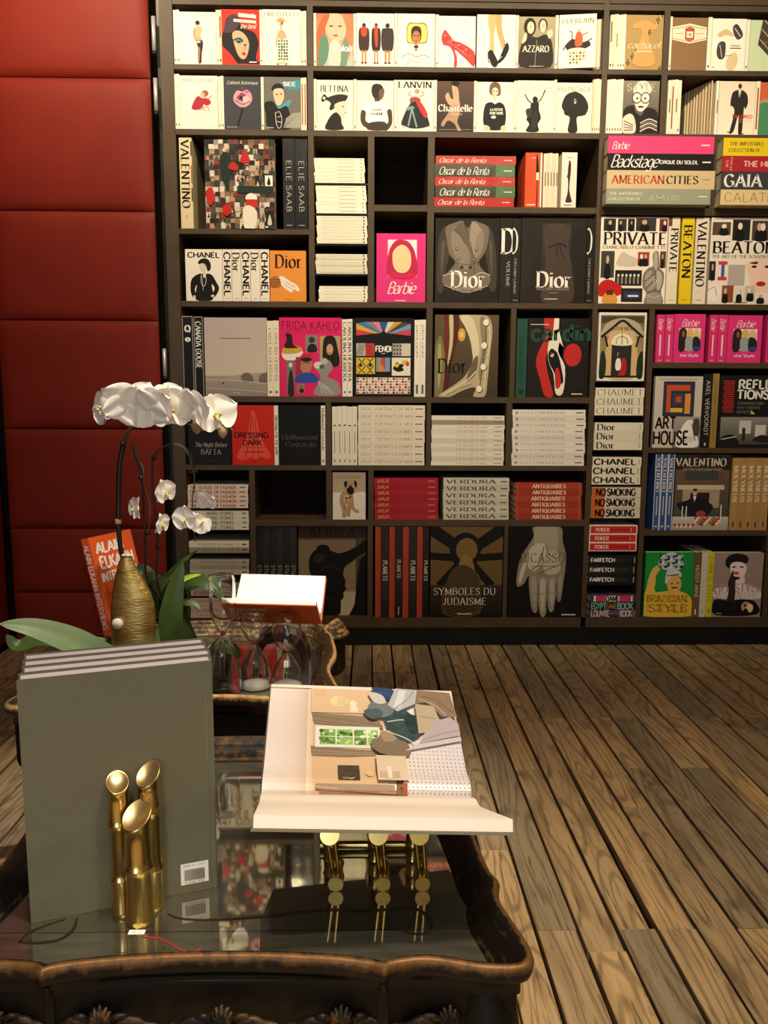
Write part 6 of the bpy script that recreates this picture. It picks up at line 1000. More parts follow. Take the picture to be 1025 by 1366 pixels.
# ------------------------------------------------------------------ low mirror-topped tables with carved serpentine rims
HT = 0.419
def gilt(name, dark, gold, amt=1.0, metal=.65):
    m = bpy.data.materials.new(name); m.use_nodes = True; n = m.node_tree.nodes; L = m.node_tree.links; bs = n['Principled BSDF']
    vc = n.new('ShaderNodeVertexColor'); vc.layer_name = 'Col'; sp_ = n.new('ShaderNodeSeparateColor'); L.new(vc.outputs[0], sp_.inputs[0])
    tc = n.new('ShaderNodeTexCoord'); t1 = n.new('ShaderNodeTexNoise'); t1.inputs['Scale'].default_value = 55; t1.inputs['Detail'].default_value = 6; t1.inputs['Roughness'].default_value = .7
    L.new(tc.outputs['Object'], t1.inputs['Vector'])
    ad = n.new('ShaderNodeMath'); ad.operation = 'MULTIPLY_ADD'; L.new(sp_.outputs[0], ad.inputs[0]); ad.inputs[1].default_value = .50; L.new(t1.outputs['Fac'], ad.inputs[2])
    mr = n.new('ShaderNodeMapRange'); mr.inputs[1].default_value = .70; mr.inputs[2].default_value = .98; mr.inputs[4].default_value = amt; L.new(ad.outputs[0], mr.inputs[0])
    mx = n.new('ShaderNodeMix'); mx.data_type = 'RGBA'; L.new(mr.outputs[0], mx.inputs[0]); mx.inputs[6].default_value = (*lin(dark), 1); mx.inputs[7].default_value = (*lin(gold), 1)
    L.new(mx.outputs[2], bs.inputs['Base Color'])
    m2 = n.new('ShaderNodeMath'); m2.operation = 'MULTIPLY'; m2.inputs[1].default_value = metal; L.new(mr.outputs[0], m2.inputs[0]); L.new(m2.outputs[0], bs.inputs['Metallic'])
    bs.inputs['Roughness'].default_value = .46; bs.inputs['Specular IOR Level'].default_value = .25; bs.inputs['Coat Weight'].default_value = 0.0; bs.inputs['Coat Roughness'].default_value = .2
    bp = n.new('ShaderNodeBump'); bp.inputs['Strength'].default_value = .35; bp.inputs['Distance'].default_value = .002; L.new(t1.outputs['Fac'], bp.inputs['Height']); L.new(bp.outputs[0], bs.inputs['Normal'])
    return m
M['gilt'] = gilt('rubbed_gilt_black_paint', '110c09', '7c5830', .7)
M['gilt2'] = gilt('worn_gilt', '3a2a18', 'b58f58', 1.0, .15)
M['ebony'] = mat('ebonised_wood', '0c0a08', rough=0.5, spec=0.25, noise=(25, '17110c', 0.6), bump=(60, 0.08, 0.001))
M['mirror'] = mat('aged_mirror', 'a7a594', rough=0.035, metal=1.0, noise=(7, '84806c', 0.7, 6), bump=(5, 0.012, 0.002))
def haze(m, w, rough, col):
    n = m.node_tree.nodes; L = m.node_tree.links; out = n['Material Output']; a = n['Principled BSDF']
    g_ = n.new('ShaderNodeBsdfPrincipled'); g_.inputs['Base Color'].default_value = (*lin(col), 1); g_.inputs['Metallic'].default_value = .6; g_.inputs['Roughness'].default_value = rough
    t_ = n.new('ShaderNodeTexNoise'); t_.inputs['Scale'].default_value = 9; t_.inputs['Detail'].default_value = 6
    mr = n.new('ShaderNodeMapRange'); mr.inputs[1].default_value = .35; mr.inputs[2].default_value = .7; mr.inputs[3].default_value = w*.7; mr.inputs[4].default_value = w*1.4
    L.new(t_.outputs['Fac'], mr.inputs[0]); ms_ = n.new('ShaderNodeMixShader'); L.new(mr.outputs[0], ms_.inputs[0]); L.new(a.outputs[0], ms_.inputs[1]); L.new(g_.outputs[0], ms_.inputs[2]); L.new(ms_.outputs[0], out.inputs[0])
haze(M['mirror'], .14, .5, 'b4b3a4')
M['inlay'] = mat('brown_painted_line', '1e140c', rough=0.5, noise=(40, '2c1e12', 0.6))
def normals2(P):
    n = len(P); ar = sum(P[i-1].x*P[i].y-P[i].x*P[i-1].y for i in range(n)); s = 1 if ar > 0 else -1; out = []
    for i in range(n):
        d = (P[(i+1) % n]-P[i-1]); d.z = 0; d.normalize(); out.append(Vector((-d.y*s, d.x*s, 0)))     # inward
    return out
def offset(P, d):
    N = normals2(P); Q = [P[i]+N[i]*d for i in range(len(P))]
    for _ in range(2): Q = [Q[i-1]*.25+Q[i]*.5+Q[(i+1) % len(Q)]*.25 for i in range(len(Q))]
    return Q
def clip_y(P, y0, keep_above):
    out = []; n = len(P); ins = lambda v: (v.y >= y0) if keep_above else (v.y <= y0)
    for i in range(n):
        a, c = P[i], P[(i+1) % n]
        if ins(a): out.append(a)
        if ins(a) != ins(c): k_ = (y0-a.y)/(c.y-a.y); out.append(a+(c-a)*k_)
    return out
def table(outline, label, split_y, legs, drop=.10, rimw=.040, gm='gilt', ridge=.0345, nsub=5):
    cx = sum(q_[0] for q_ in outline)/len(outline); cy = sum(q_[1] for q_ in outline)/len(outline)
    tb = thing('mirror_top_table', (cx, cy, 0), label, 'table')
    P = smoothpts([(a-cx, c-cy, 0) for a, c in outline], nsub, True); n = len(P)
    k_ = rimw/.052
    prof = [(.054, -.003, .1), (.0530, .002, .3), (.047, .004, .45), (.0455, .0085, .1), (.040, .012, .15), (.0385, .0155, .35), (.033, .0185, .05), (.027, .024, .1), (.0255, .026, .35), (.020, .0295, .1), (.013, .0340, .3), (.007, .0350, .85), (.002, .0325, .95), (0, .028, .65), (.0005, .020, .3), (.004, .013, .1), (.011, .008, .0), (.018, .004, 0), (.018, -.010, 0)]
    mb = MB(); vs = []; cols = []
    for d, z, gd in prof:
        Q = offset(P, d*k_) if d > 0 else P
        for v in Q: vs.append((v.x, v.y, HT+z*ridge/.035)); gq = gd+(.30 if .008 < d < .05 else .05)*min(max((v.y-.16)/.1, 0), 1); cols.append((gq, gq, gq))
    m = len(prof)
    fs = [(j*n+i, (j+1)*n+i, (j+1)*n+(i+1) % n, j*n+(i+1) % n) for j in range(m-1) for i in range(n)]
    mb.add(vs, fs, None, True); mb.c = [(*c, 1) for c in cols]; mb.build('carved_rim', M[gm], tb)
    Q = offset(P, .0535*k_)
    for keep in (False, True):
        ya, yb = (split_y-cy+.0005, max(v.y for v in Q)-1e-4) if keep else (min(v.y for v in Q)+1e-4, split_y-cy-.0005)
        vs = []; K = 90 if keep else 30
        for i in range(K+1):
            y_ = ya+(yb-ya)*i/K; xs_ = []
            for j in range(len(Q)):
                a, c = Q[j-1], Q[j]
                if (a.y-y_)*(c.y-y_) <= 0 and a.y != c.y: xs_.append(a.x+(c.x-a.x)*(y_-a.y)/(c.y-a.y))
            vs += [(min(xs_), y_, HT), (max(xs_), y_, HT)]
        mb = MB(); mb.add(vs, [(2*i, 2*i+1, 2*i+3, 2*i+2) for i in range(K)]); mb.build('mirror_pane', M['mirror'], tb)
    mb = MB(); A1, A2 = offset(P, .018), offset(P, .032); vs = []
    for i in range(n): vs.append((A1[i].x, A1[i].y, HT-.004))
    for i in range(n): vs.append((A1[i].x, A1[i].y, HT-drop-.012*math.cos(i/n*math.pi*24)))
    for i in range(n): vs.append((A2[i].x, A2[i].y, HT-drop-.012*math.cos(i/n*math.pi*24)))
    for i in range(n): vs.append((A2[i].x, A2[i].y, HT-.008))
    mb.add(vs, [(j*n+i, (j+1)*n+i, (j+1)*n+(i+1) % n, j*n+(i+1) % n) for j in range(3) for i in range(n)], None, True)
    mb.add([(v.x, v.y, HT-.008) for v in A2], [tuple(range(n-1, -1, -1))])
    mb.build('apron', M['ebony'], tb)
    for lx, ly in legs:
        ux = 1 if lx > cx else -1; uy = 1 if ly > cy else -1
        lx -= cx; ly -= cy
        pts = smoothpts([(lx, ly, HT-.012), (lx+.006*ux, ly+.006*uy, .34), (lx+.014*ux, ly+.012*uy, .29), (lx+.004*ux, ly+.004*uy, .20), (lx-.012*ux, ly-.010*uy, .10), (lx-.008*ux, ly-.006*uy, .045), (lx+.012*ux, ly+.010*uy, .018), (lx+.016*ux, ly+.014*uy, .0125)], 4)
        rr = [.030, .032, .035, .036, .037, .037, .035, .032, .029, .026, .023, .021, .019, .017, .0155, .0145, .014, .0135, .013, .013, .013, .0135, .0145, .0155, .0165, .017, .0155, .0135, .012]
        mb = MB(); mb.tube(pts, [rr[min(i, len(rr)-1)] for i in range(len(pts))], 12); mb.build('leg', M['ebony'], tb)
    return tb, P, (cx, cy)
R1 = [(.165, .791), (.122, .793), (.07, .806), (.03, .801), (.018, .793), (.004, .800), (-.05, .809), (-.11, .8135), (-.168, .815), (-.226, .8135), (-.286, .809), (-.342, .800), (-.356, .793), (-.370, .801), (-.41, .805), (-.458, .793), (-.505, .791), (-.524, .803), (-.526, .835), (-.508, .90), (-.497, .95), (-.492, .99), (-.4935, 1.04), (-.497, 1.10), (-.515, 1.16), (-.548, 1.21), (-.575, 1.26), (-.585, 1.31), (-.582, 1.36), (-.563, 1.395), (-.52, 1.405), (-.47, 1.402), (-.42, 1.398), (-.39, 1.403), (-.375, 1.409), (-.36, 1.404), (-.30, 1.410), (-.22, 1.413), (-.14, 1.410), (-.08, 1.404), (-.065, 1.409), (-.05, 1.403), (.0, 1.398), (.05, 1.402), (.09, 1.402), (.122, 1.388), (.134, 1.35), (.132, 1.30), (.130, 1.24), (.136, 1.18), (.146, 1.12), (.154, 1.06), (.159, 1.01), (.163, .975), (.171, .955), (.167, .935), (.166, .91), (.176, .87), (.186, .83), (.184, .803)]
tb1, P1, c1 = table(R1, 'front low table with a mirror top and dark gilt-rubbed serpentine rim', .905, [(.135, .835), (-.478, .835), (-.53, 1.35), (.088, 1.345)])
rs = [down(a, c, HT+.034) for a, c in ((452, 824), (446, 830), (436, 838), (443, 845), (446, 853), (449, 864), (449, 874), (443, 884), (441, 893), (446, 904), (449, 912))]
R2 = [(q_.x, q_.y) for q_ in reversed(rs)]
R2 = [(-.20, 1.602), (-.12, 1.608), (-.075, 1.605), (-.055, 1.63), (-.062, 1.66)]+R2[1:]+[(-.118, 2.150), (-.135, 2.185), (-.17, 2.20), (-.24, 2.198), (-.32, 2.20), (-.40, 2.206), (-.48, 2.20), (-.56, 2.20), (-.62, 2.206), (-.68, 2.218), (-.725, 2.205), (-.735, 2.16), (-.715, 2.10), (-.725, 2.05), (-.712, 1.99), (-.726, 1.93), (-.712, 1.86), (-.724, 1.80), (-.712, 1.74), (-.715, 1.68), (-.745, 1.62), (-.748, 1.575), (-.715, 1.555), (-.66, 1.572), (-.60, 1.598), (-.53, 1.608), (-.46, 1.612), (-.40, 1.606), (-.34, 1.614), (-.27, 1.612)]
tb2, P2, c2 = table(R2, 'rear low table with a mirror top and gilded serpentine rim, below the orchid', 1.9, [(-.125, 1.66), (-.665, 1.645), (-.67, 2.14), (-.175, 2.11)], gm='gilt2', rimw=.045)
# carved scrolls and palmettes on the front apron of the near table
def palmette(x, y, z, s):
    mb = MB()
    for i in range(-3, 4):
        a = i*.42; L_ = s*(1-.10*abs(i))
        pts = [(x+math.sin(a)*L_*k_, y-.004-.006*math.sin(k_*math.pi), z+math.cos(a)*L_*k_) for k_ in (0.05, .35, .7, 1.0)]
        mb.tube(pts, [.0020, .0040, .0046, .0020], 6)
    mb.tube([(x-.008, y-.006, z), (x+.008, y-.006, z)], .0045, 8)
    mb.c = [(.42, .42, .42, 1)]*len(mb.v)
    o = mb.build('carved_palmette', M['gilt'], tb1); o.location = (-c1[0], -c1[1], 0); return o
def scroll(pts, rad):
    mb = MB(); mb.tube(smoothpts(pts, 5), rad, 8); mb.c = [(.45, .45, .45, 1)]*len(mb.v)
    o = mb.build('carved_scroll', M['gilt'], tb1); o.location = (-c1[0], -c1[1], 0)
for px in (-6, 137, 298, 456, 600):
    v = at(px, 1352, .826); yy = .824
    palmette(v.x, yy, v.z-.003, .019)
    for s_ in (-1, 1):
        scroll([(v.x+s_*.010, yy-.002, v.z-.012), (v.x+s_*.022, yy-.004, v.z-.004), (v.x+s_*.036, yy-.004, v.z-.003), (v.x+s_*.050, yy-.004, v.z-.010), (v.x+s_*.062, yy-.003, v.z-.012)], .0048)
        scroll([(v.x+s_*.014, yy-.004, v.z-.002), (v.x+s_*.020, yy-.007, v.z+.004), (v.x+s_*.028, yy-.005, v.z+.002), (v.x+s_*.026, yy-.004, v.z-.005)], .0034)
# brown painted scrollwork on the near mirror
def ribbon(pp, w):
    P = smoothpts([down(a, c, HT+.0003) for a, c in pp], 6); mb = MB(); vs = []
    for i, v in enumerate(P):
        d = (P[min(i+1, len(P)-1)]-P[max(i-1, 0)]); d.z = 0; d.normalize(); nn = Vector((-d.y, d.x, 0)); ww = w*(.45+.55*math.sin(math.pi*i/(len(P)-1)))/2
        vs += [v+nn*ww, v-nn*ww]
    mb.add(vs, [(2*i, 2*i+1, 2*i+3, 2*i+2) for i in range(len(P)-1)]); o = mb.build('painted_scroll', M['inlay'], tb1); o.location = (-c1[0], -c1[1], 0)
ribbon([(224, 1219), (240, 1225), (280, 1227), (350, 1223), (400, 1216.5), (443, 1213.5), (486, 1215), (515, 1213), (529, 1211), (550, 1211), (567, 1219), (576, 1234), (567, 1245), (546, 1244), (529, 1236)], .0060)
ribbon([(26, 1258), (36, 1246), (62, 1234), (88, 1226)], .004)
ribbon([(103, 1224), (98, 1239), (80, 1253), (48, 1258), (24, 1256)], .0055)

# ------------------------------------------------------------------ things on the near table
M['brass'] = mat('polished_brass', 'dcc27c', rough=0.24, metal=1.0, noise=(9, 'c4a257', 0.5), bump=(12, 0.05, 0.002))
M['brass_dull'] = mat('satin_brass', 'dcc592', rough=0.40, metal=1.0, noise=(30, 'cbb078', 0.5))
gth = math.atan2(.073, .219); gR = Matrix.Rotation(gth, 3, 'Z')
GW, GH, GT = .231, .316, .0268
gcol, gpg = '64624f', 'c4bec6'
glabels = ['grey wrapped book with the barcode, front of four standing on the table', 'grey wrapped book, second from the front of the four', 'grey wrapped book, third from the front of the four', 'grey wrapped book, hindmost of the four on the front table']
gm_ = book_meshes('F', GW, GH, GT-.0012, gcol, gpg, 'grey', None, M['wrap'])
for i in range(4):
    br = Vector((-.201, .996, HT+.0003))+gR @ Vector((.0012*((i*5) % 3-1), i*GT, 0))
    R_ = Matrix.Rotation(gth+math.pi, 3, 'Z'); O = br-R_ @ Vector((0, GT-.0012, 0))
    o = thing('book', O, glabels[i], 'book', 'grey wrapped books standing on the front table', gth+math.pi)
    link('cover', gm_[0], o); link('page_block', gm_[1], o)
    if i == 0:
        bars = [r('e6e0d6', 0, 0, 1, 1), t('4a443c', 'ISBN 9-1-2015', .5, .12, .1, 'n', .8)]+[r('201c18', .12+.026*k_, .3, .12+.026*k_+(.008, .018, .012, .02)[k_ % 4], .82) for k_ in range(29)]+[t('201c18', '9 5120 9152', .5, .91, .1, 'n', .7)]
        me = art_mesh('barcode_label', bars, .036, .030, M['print'], y=0)
        s_ = link('barcode_label', me, o); s_.rotation_euler.z = math.pi; s_.location = (.012+.036, GT-.0010, .012)
# bamboo shaped brass vase group
bv = thing('bamboo_vase', (-.287, .938, HT), 'three joined polished brass bamboo tubes with slanted tops, before the grey books', 'vase')
def bamboo(cx, cy, z0, z1, rad, nodes, tiltdir, tilt, parent, nm='bamboo_tube', flat=True):
    """upright bamboo tube with node rings and a slanted end"""
    prof = [(rad*.97, z0)]; lv = [z0]+nodes+[z1]
    for i, (a, c) in enumerate(zip(lv[:-1], lv[1:])):
        h_ = c-a; prof += [(rad*1.06, a+.0008), (rad*1.02, a+h_*.12), (rad*.955, a+h_*.4), (rad*.95, a+h_*.6), (rad*.99, a+h_*.88), (rad*1.05, c-.003)]
        if i < len(lv)-2: prof += [(rad*1.13, c-.0015), (rad*1.13, c-.0003)]
    prof += [(rad*1.05, z1), (rad*1.0, z1+.0004), (rad*.96, z1-.001), (0, z1-.002)]
    n = 28; mb = MB(); vs = []; m = len(prof); ztop = z1-.004
    for i in range(n):
        a = 2*math.pi*i/n
        for rr, z in prof:
            x_, y_ = rr*math.cos(a), rr*math.sin(a)
            if z >= z1-.0031: z = z+(x_*math.cos(tiltdir)+y_*math.sin(tiltdir))*tilt
            elif z > lv[-2]+.01: z = z+(x_*math.cos(tiltdir)+y_*math.sin(tiltdir))*tilt*max(0, (z-lv[-2]-.01)/(z1-lv[-2]-.01))**1.5
            vs.append((cx+x_, cy+y_, z))
    mb.add(vs, [(i*m+j, ((i+1) % n)*m+j, ((i+1) % n)*m+j+1, i*m+j+1) for i in range(n) for j in range(m-1)], None, True)
    mb.add([vs[i*m] for i in range(n)][::-1], [tuple(range(n))])
    me = mb.mesh(nm, M['brass']); me.materials.append(M['brass_dull'])
    for pl in me.polygons:
        k_ = pl.index % (m-1)
        if pl.index < n*(m-1) and k_ >= m-3: pl.material_index = 1
    return link(nm, me, parent)
def zt(px, py, y): return at(px, py, y).z
def wl(px, y): return at(px, 1200, y).x
bx, by = bv.location.x, bv.location.y
bamboo(wl(187, .926)-bx, .926-by, 0, zt(184, 1087, .926)-HT,   .0168, [zt(187, 1160, .915)-HT], math.radians(72), .72, bv)
bamboo(wl(163.5, .944)-bx, .944-by, 0, zt(161, 1043, .944)-HT, .0130, [zt(164, 1176, .932)-HT, zt(163, 1102, .932)-HT], math.radians(112), .68, bv)
bamboo(wl(204, .954)-bx, .954-by, 0, zt(201, 1032, .954)-HT, .0142, [zt(206, 1163, .94)-HT, zt(203, 1086, .94)-HT], math.radians(68), .78, bv)
v = down(180, 1250, HT)
me = art_mesh('price_tag', [r('f3f0ea', 0, 0, 1, 1), t('3a4a6a', '902', .5, .5, .5, 'n', .6)], .020, .0085, M['print'])
pt = link('price_tag', me, bv); pt.rotation_euler = (math.radians(-90), 0, math.radians(-3)); pt.location = (v.x-bx-.010, v.y-by+.004, .0004); pt.rotation_euler.x = -math.pi/2+.0; pt['label'] = 'small white price tag with blue writing'
pt.rotation_euler = (math.radians(-90), 0, 0)
M['redstring'] = mat('red_string', 'c8202c', rough=0.7, noise=(80, 'a81820', 0.5))
mb = MB(); mb.tube([(q_.x-bx, q_.y-by, .0008) for q_ in smoothpts([down(a, c, HT) for a, c in ((190, 1250), (207, 1252), (222, 1256), (238, 1267), (256, 1271), (270, 1266))], 4)], .0006, 6); mb.build('tag_string', M['redstring'], bv)

# open picture book on a brass bamboo book stand
def vframe(psi, tau, a, sg):
    d = Vector((math.cos(psi)*math.cos(tau), math.sin(psi)*math.cos(tau), math.sin(tau))); n0 = Vector((0, 0, 1)).cross(d).normalized(); u_ = d.cross(n0)
    return d, n0*sg*math.cos(a)+u_*math.sin(a)
def open_book(name, G, psi, tau, a_up, a_lo, w, h, t_up, t_lo, cov, page, picture, label, art=None, covlabel=None, undersheet=None):
    G = Vector(G); d, u_ = vframe(psi, tau, a_up, 1); _, lo = vframe(psi, tau, a_lo, -1)
    o = thing(name, G, label, 'book'); nu = u_.cross(d)*-1
    nu = d.cross(u_); nl = lo.cross(d)
    if nu.z < 0: nu = -nu
    if nl.z < 0: nl = -nl
    # page block halves: curved surface near the gutter
    def half(nm, dirn, nn, th, sweep, m=M['print']):
        K = 14; mb = MB(); vs = []; top = []
        for i in range(K+1):
            s = i/K; bulge = .010*math.exp(-((s-.10)/.09)**2)-.006*math.exp(-(s/.03)**2)
            top.append(dirn*(s*h*.985)+nn*(bulge))
        for side in (-1, 1):
            for i in range(K+1): vs.append(d*(side*w/2*.985)+top[i])
        for side in (-1, 1):
            for i in range(K+1): vs.append(d*(side*w/2*.985)+dirn*(i/K*h*.985)-nn*th)
        q_ = K+1
        for i in range(K):
            pass
        fs = [(i, q_+i, q_+i+1, i+1) for i in range(K)]+[(2*q_+i, 2*q_+i+1, 3*q_+i+1, 3*q_+i) for i in range(K)]
        fs += [(i, i+1, 2*q_+i+1, 2*q_+i) for i in range(K)]+[(q_+i, 3*q_+i, 3*q_+i+1, q_+i+1) for i in range(K)]+[(K, q_+K, 3*q_+K, 2*q_+K), (0, 2*q_, 3*q_, q_)]
        mb.add(vs, fs, page, False); ob_ = mb.build(nm, m, o)
        return ob_, top
    half('page_block', u_, nu, t_up, 0); half('page_block', lo, nl, t_lo, 0)
    mb = MB()
    for dirn, nn, th in ((u_, nu, t_up), (lo, nl, t_lo)):
        c0 = -nn*(th+.0004); ct = .0026
        vs = [d*(s*w/2)+dirn*k_*h*1.01+c0-nn*e_ for s in (-1, 1) for k_ in (0.0, 1.0) for e_ in (0, ct)]
        mb.add(vs, [(0, 1, 3, 2), (4, 6, 7, 5), (0, 4, 5, 1), (2, 3, 7, 6), (0, 2, 6, 4), (1, 5, 7, 3)], cov)
    a_, c_ = -nu*(t_up+.0030), -nl*(t_lo+.0030)
    vs = [d*(s*w/2)+v_ for s in (-1, 1) for v_ in (a_, c_, (a_+c_)*.5-(nu+nl)*.002)]
    mb.add(vs, [(0, 2, 5, 3), (2, 1, 4, 5)], cov)
    mb.build('cover', M['print'] if not undersheet else undersheet, o)
    if picture:
        me = art_mesh('page_picture', ARTS[picture], w*.985, h*.985, M['glossy'], y=0)
        # bend the flat print onto the page: local x along gutter, z up the page
        for v_ in me.vertices:
            s = v_.co.z/(h*.985); bulge = .010*math.exp(-((s-.10)/.09)**2)-.006*math.exp(-(max(s, 0)/.03)**2); off = -v_.co.y
            P_ = d*(v_.co.x-w*.985/2)+u_*v_.co.z+nu*(bulge+off+.0004); v_.co = P_
        link('page_picture', me, o)
    return o, d, u_, lo, nu, nl
M['glossy'] = mat('glossy_picture_print', attr='Col', rough=0.3, spec=0.5, coat=0.25, noise=(120, 'c8b8a8', 0.05))
def strips(f, n):
    o = []
    for i in range(n): o += f(i/n, (i+1)/n)
    return o
def grid_rects(c, x0, y0, x1, y1, c2=None):
    """subdivided rectangle so that it can bend with the page"""
    n = 12; return [g(c, c2 or c, x0, y0+(y1-y0)*i/n, x1, y0+(y1-y0)*(i+1)/n, 1) for i in range(n)]
pic = []
for i in range(24):
    v0, v1 = i/24, (i+1)/24
    pic += [g('ece0da', 'e4d2c6', 0, v0, .15, v1, 1), g('e4d2c6', 'd6bda8', .15, v0, .205, v1, 1), g('ead8c4', 'dfc4a4', .205, v0, .235, v1, 1), r('dab892', .235, v0, .60, v1)]
for i in range(10): pic.append(g('e6c8a4', 'dab892', .22, .03+.0235*i, .62, .03+.0235*(i+1)))
pic += [r('efe0d0', .0, .0, .6, .03), e('f7d8a0', .37, .15, .05, .05), r('e2c8a0', .36, .11, .41, .19), e('f5e8d0', .445, .17, .02, .03), r('f5e8d0', .43, .20, .47, .25), r('e2b888', .235, .04, .3, .1),
        p('8f7d68', .225, .27, .5, .29, .58, .33, .6, .40, .42, .39, .24, .37), p('8a765f', .225, .57, .40, .59, .58, .60, .60, .64, .4, .66, .23, .655), l('6f5f4c', .004, .23, .30, .4, .33, .6, .38), l('6f5f4c', .004, .23, .34, .4, .37, .6, .41), l('a8957c', .004, .23, .61, .4, .62, .6, .62), l('a8957c', .004, .23, .64, .4, .635, .6, .64),
        r('e6e9dc', .245, .39, .58, .58), r('7fae5a', .27, .42, .35, .555), r('8fbf68', .355, .42, .44, .555), r('6f9a4c', .445, .42, .51, .555), r('92c070', .515, .42, .57, .555)]
R_ = random.Random(5)
for i in range(44): pic.append(e(('5c8a3c', 'b8dc90', '3f6a2c', 'dff0c0')[i % 4], .275+R_.random()*.29, .43+R_.random()*.115, .012, .014, R_.random()*90))
pic += [r('eef0e4', .349, .41, .356, .565), r('eef0e4', .438, .41, .445, .565), r('eef0e4', .51, .41, .516, .565), r('eef0e4', .26, .485, .58, .492), r('3a2c20', .36, .735, .465, .885), b('a87c50', .37, .8, .39, .76, .42, .80, .41, .87, .38, .87), b('cfc0a8', .36, .84, .40, .81, .44, .85, .42, .88), e('e9c090', .515, .815, .02, .03),
        r('8a6a4c', .25, .92, .63, .955), r('a8805c', .27, .955, .65, .985), l('c8a078', .004, .25, .94, .64, .965), l('6a4e38', .004, .25, .955, .64, .975)]
for i in range(20):
    v0, v1 = .46+.027*i, .46+.027*(i+1)
    pic.append(g('e2dad6', 'd6d0d8', .665+.012*(i/20), v0, 1.0, v1, 1))
for j in range(15):
    for i in range(15): pic.append(e('cdc7cf', .70+.021*i, .50+.033*j, .0036, .005))
pic += [r('dcc8b0', .55, .66, .70, .90), r('c8b094', .56, .68, .66, .88), r('5c5044', .575, .70, .60, .80), r('efe2d0', .60, .67, .62, .88), r('8a7a66', .62, .7, .70, .74), r('9c8c78', .62, .78, .70, .82), r('7a5038', .64, .82, .69, .98), r('a85a34', .665, .92, .69, .99),
        b('7f6f5c', .53, .54, .58, .50, .66, .50, .72, .56, .72, .66, .62, .66, .55, .62), b('a08c74', .58, .46, .64, .44, .66, .52, .60, .54), b('2f4a4c', .60, .20, .70, .22, .78, .34, .80, .46, .72, .54, .66, .5, .62, .4), b('6f7c80', .54, .18, .62, .16, .66, .26, .6, .32, .52, .28), l('d8d4c8', .006, .6, .44, .7, .5, .76, .56), l('d8d4c8', .006, .62, .36, .72, .34, .8, .42), b('1f3a3c', .71, .30, .78, .30, .80, .42, .74, .46), b('4c5c64', .5, .26, .58, .24, .6, .3, .54, .34),
        b('2c4878', .55, .03, .66, .04, .68, .12, .62, .14, .58, .1), b('d0c8c4', .53, .08, .60, .1, .62, .18, .56, .18), p('b9bcc0', .68, .03, .80, .04, .78, .18, .68, .26, .63, .2), p('d9dadc', .70, .05, .74, .05, .70, .22, .66, .22), l('8f9498', .006, .78, .05, .74, .14, .66, .24), p('8a7560', .80, .04, .98, .06, 1.0, .30, .92, .30, .84, .16, .78, .18), l('6a5644', .006, .82, .1, .9, .14, .98, .26), l('b5a088', .008, .8, .13, .88, .18, .94, .28), p('b9a890', .78, .18, .88, .2, .90, .32, .88, .44, .78, .46), l('8a7660', .005, .8, .3, .88, .32),
        p('b3a8b0', .88, .34, .96, .30, 1.0, .36, 1.0, .47, .78, .55, .80, .48), l('8f8490', .005, .8, .52, .9, .46, 1, .42), p('c9c0c8', .76, .56, 1.0, .48, 1.0, .52, .70, .62)]
ARTS['room'] = [r('ece0da', 0, i/30, 1, (i+1)/30) for i in range(30)]+pic
ob1, d1, u1, lo1, nu1, nl1 = open_book('open_picture_book', (-.001, 1.065, .504), .073, -.065, .415, .407, .305, .229, .004, .014, '6a6858', 'e4d9cd', 'room', 'open grey-covered book showing a sunlit bedroom photograph, tilted on the front table')
# barcode label under the raised half
me = art_mesh('barcode_label', bars, .036, .030, M['print'])
MM = Matrix((d1, -nl1*-1, lo1)).transposed()
s_ = link('barcode_label', me, ob1)
Rm = Matrix((-d1, nl1, lo1)).transposed().to_4x4()
Rm.translation = -d1*.080+lo1*.190-nl1*(.0140+.0034)
s_.matrix_local = Rm
# the stand
st = thing('bamboo_book_stand', (0, 1.1, HT), 'brass stand of bamboo-shaped rods under the open bedroom picture book', 'book stand')
def rod(nm, a, c, rad, nodes=(.33, .66), endcap=True):
    a, c = Vector(a), Vector(c); a -= st.location; c -= st.location; mb = MB(); pts = []; rr = []
    K = 18
    for i in range(K+1):
        s = i/K; pts.append(a.lerp(c, s)); sg = min([abs(s-q_) for q_ in (0, 1)+tuple(nodes)]); rr.append(rad*(.88+.14*math.exp(-(sg/.06)**2)))
    mb.tube(pts, rr, 16); return mb.build(nm, M['brass'], st)
for k_, px in enumerate((440, 505, 560)):
    e0 = at(px, 1114, .972); tR = .0125
    low = Vector((e0.x-.003, 1.062, .4705)); up_ = Vector((e0.x-.006, 1.205, .538))
    rod('post', Vector((low.x, 1.062, HT+.0003)), Vector((low.x, 1.062, .462)), .0115, (.5,))
    rod('cradle_rod', low, e0, tR, (.5,)); rod('cradle_rod', low, up_, tR, (.45,))
    f0 = down(px+(8, 6, 4)[k_], 1180, HT+.0102)
    mb = MB(); q0 = f0-st.location
    rod('foot', f0, f0+Vector((0, .05, 0)), .0100, (.5,))
    for sx_ in (-1, 1): rod('strut', (e0.x+sx_*.005, e0.y+.012, e0.z-.008), (f0.x+sx_*.004, f0.y+.012, HT+.018), .0034, ())
rod('cross_bar', (at(432, 1114, 1.0).x-.01, 1.085, HT+.0075), (at(560, 1114, 1.0).x+.014, 1.085, HT+.0075), .0070, (.5,))
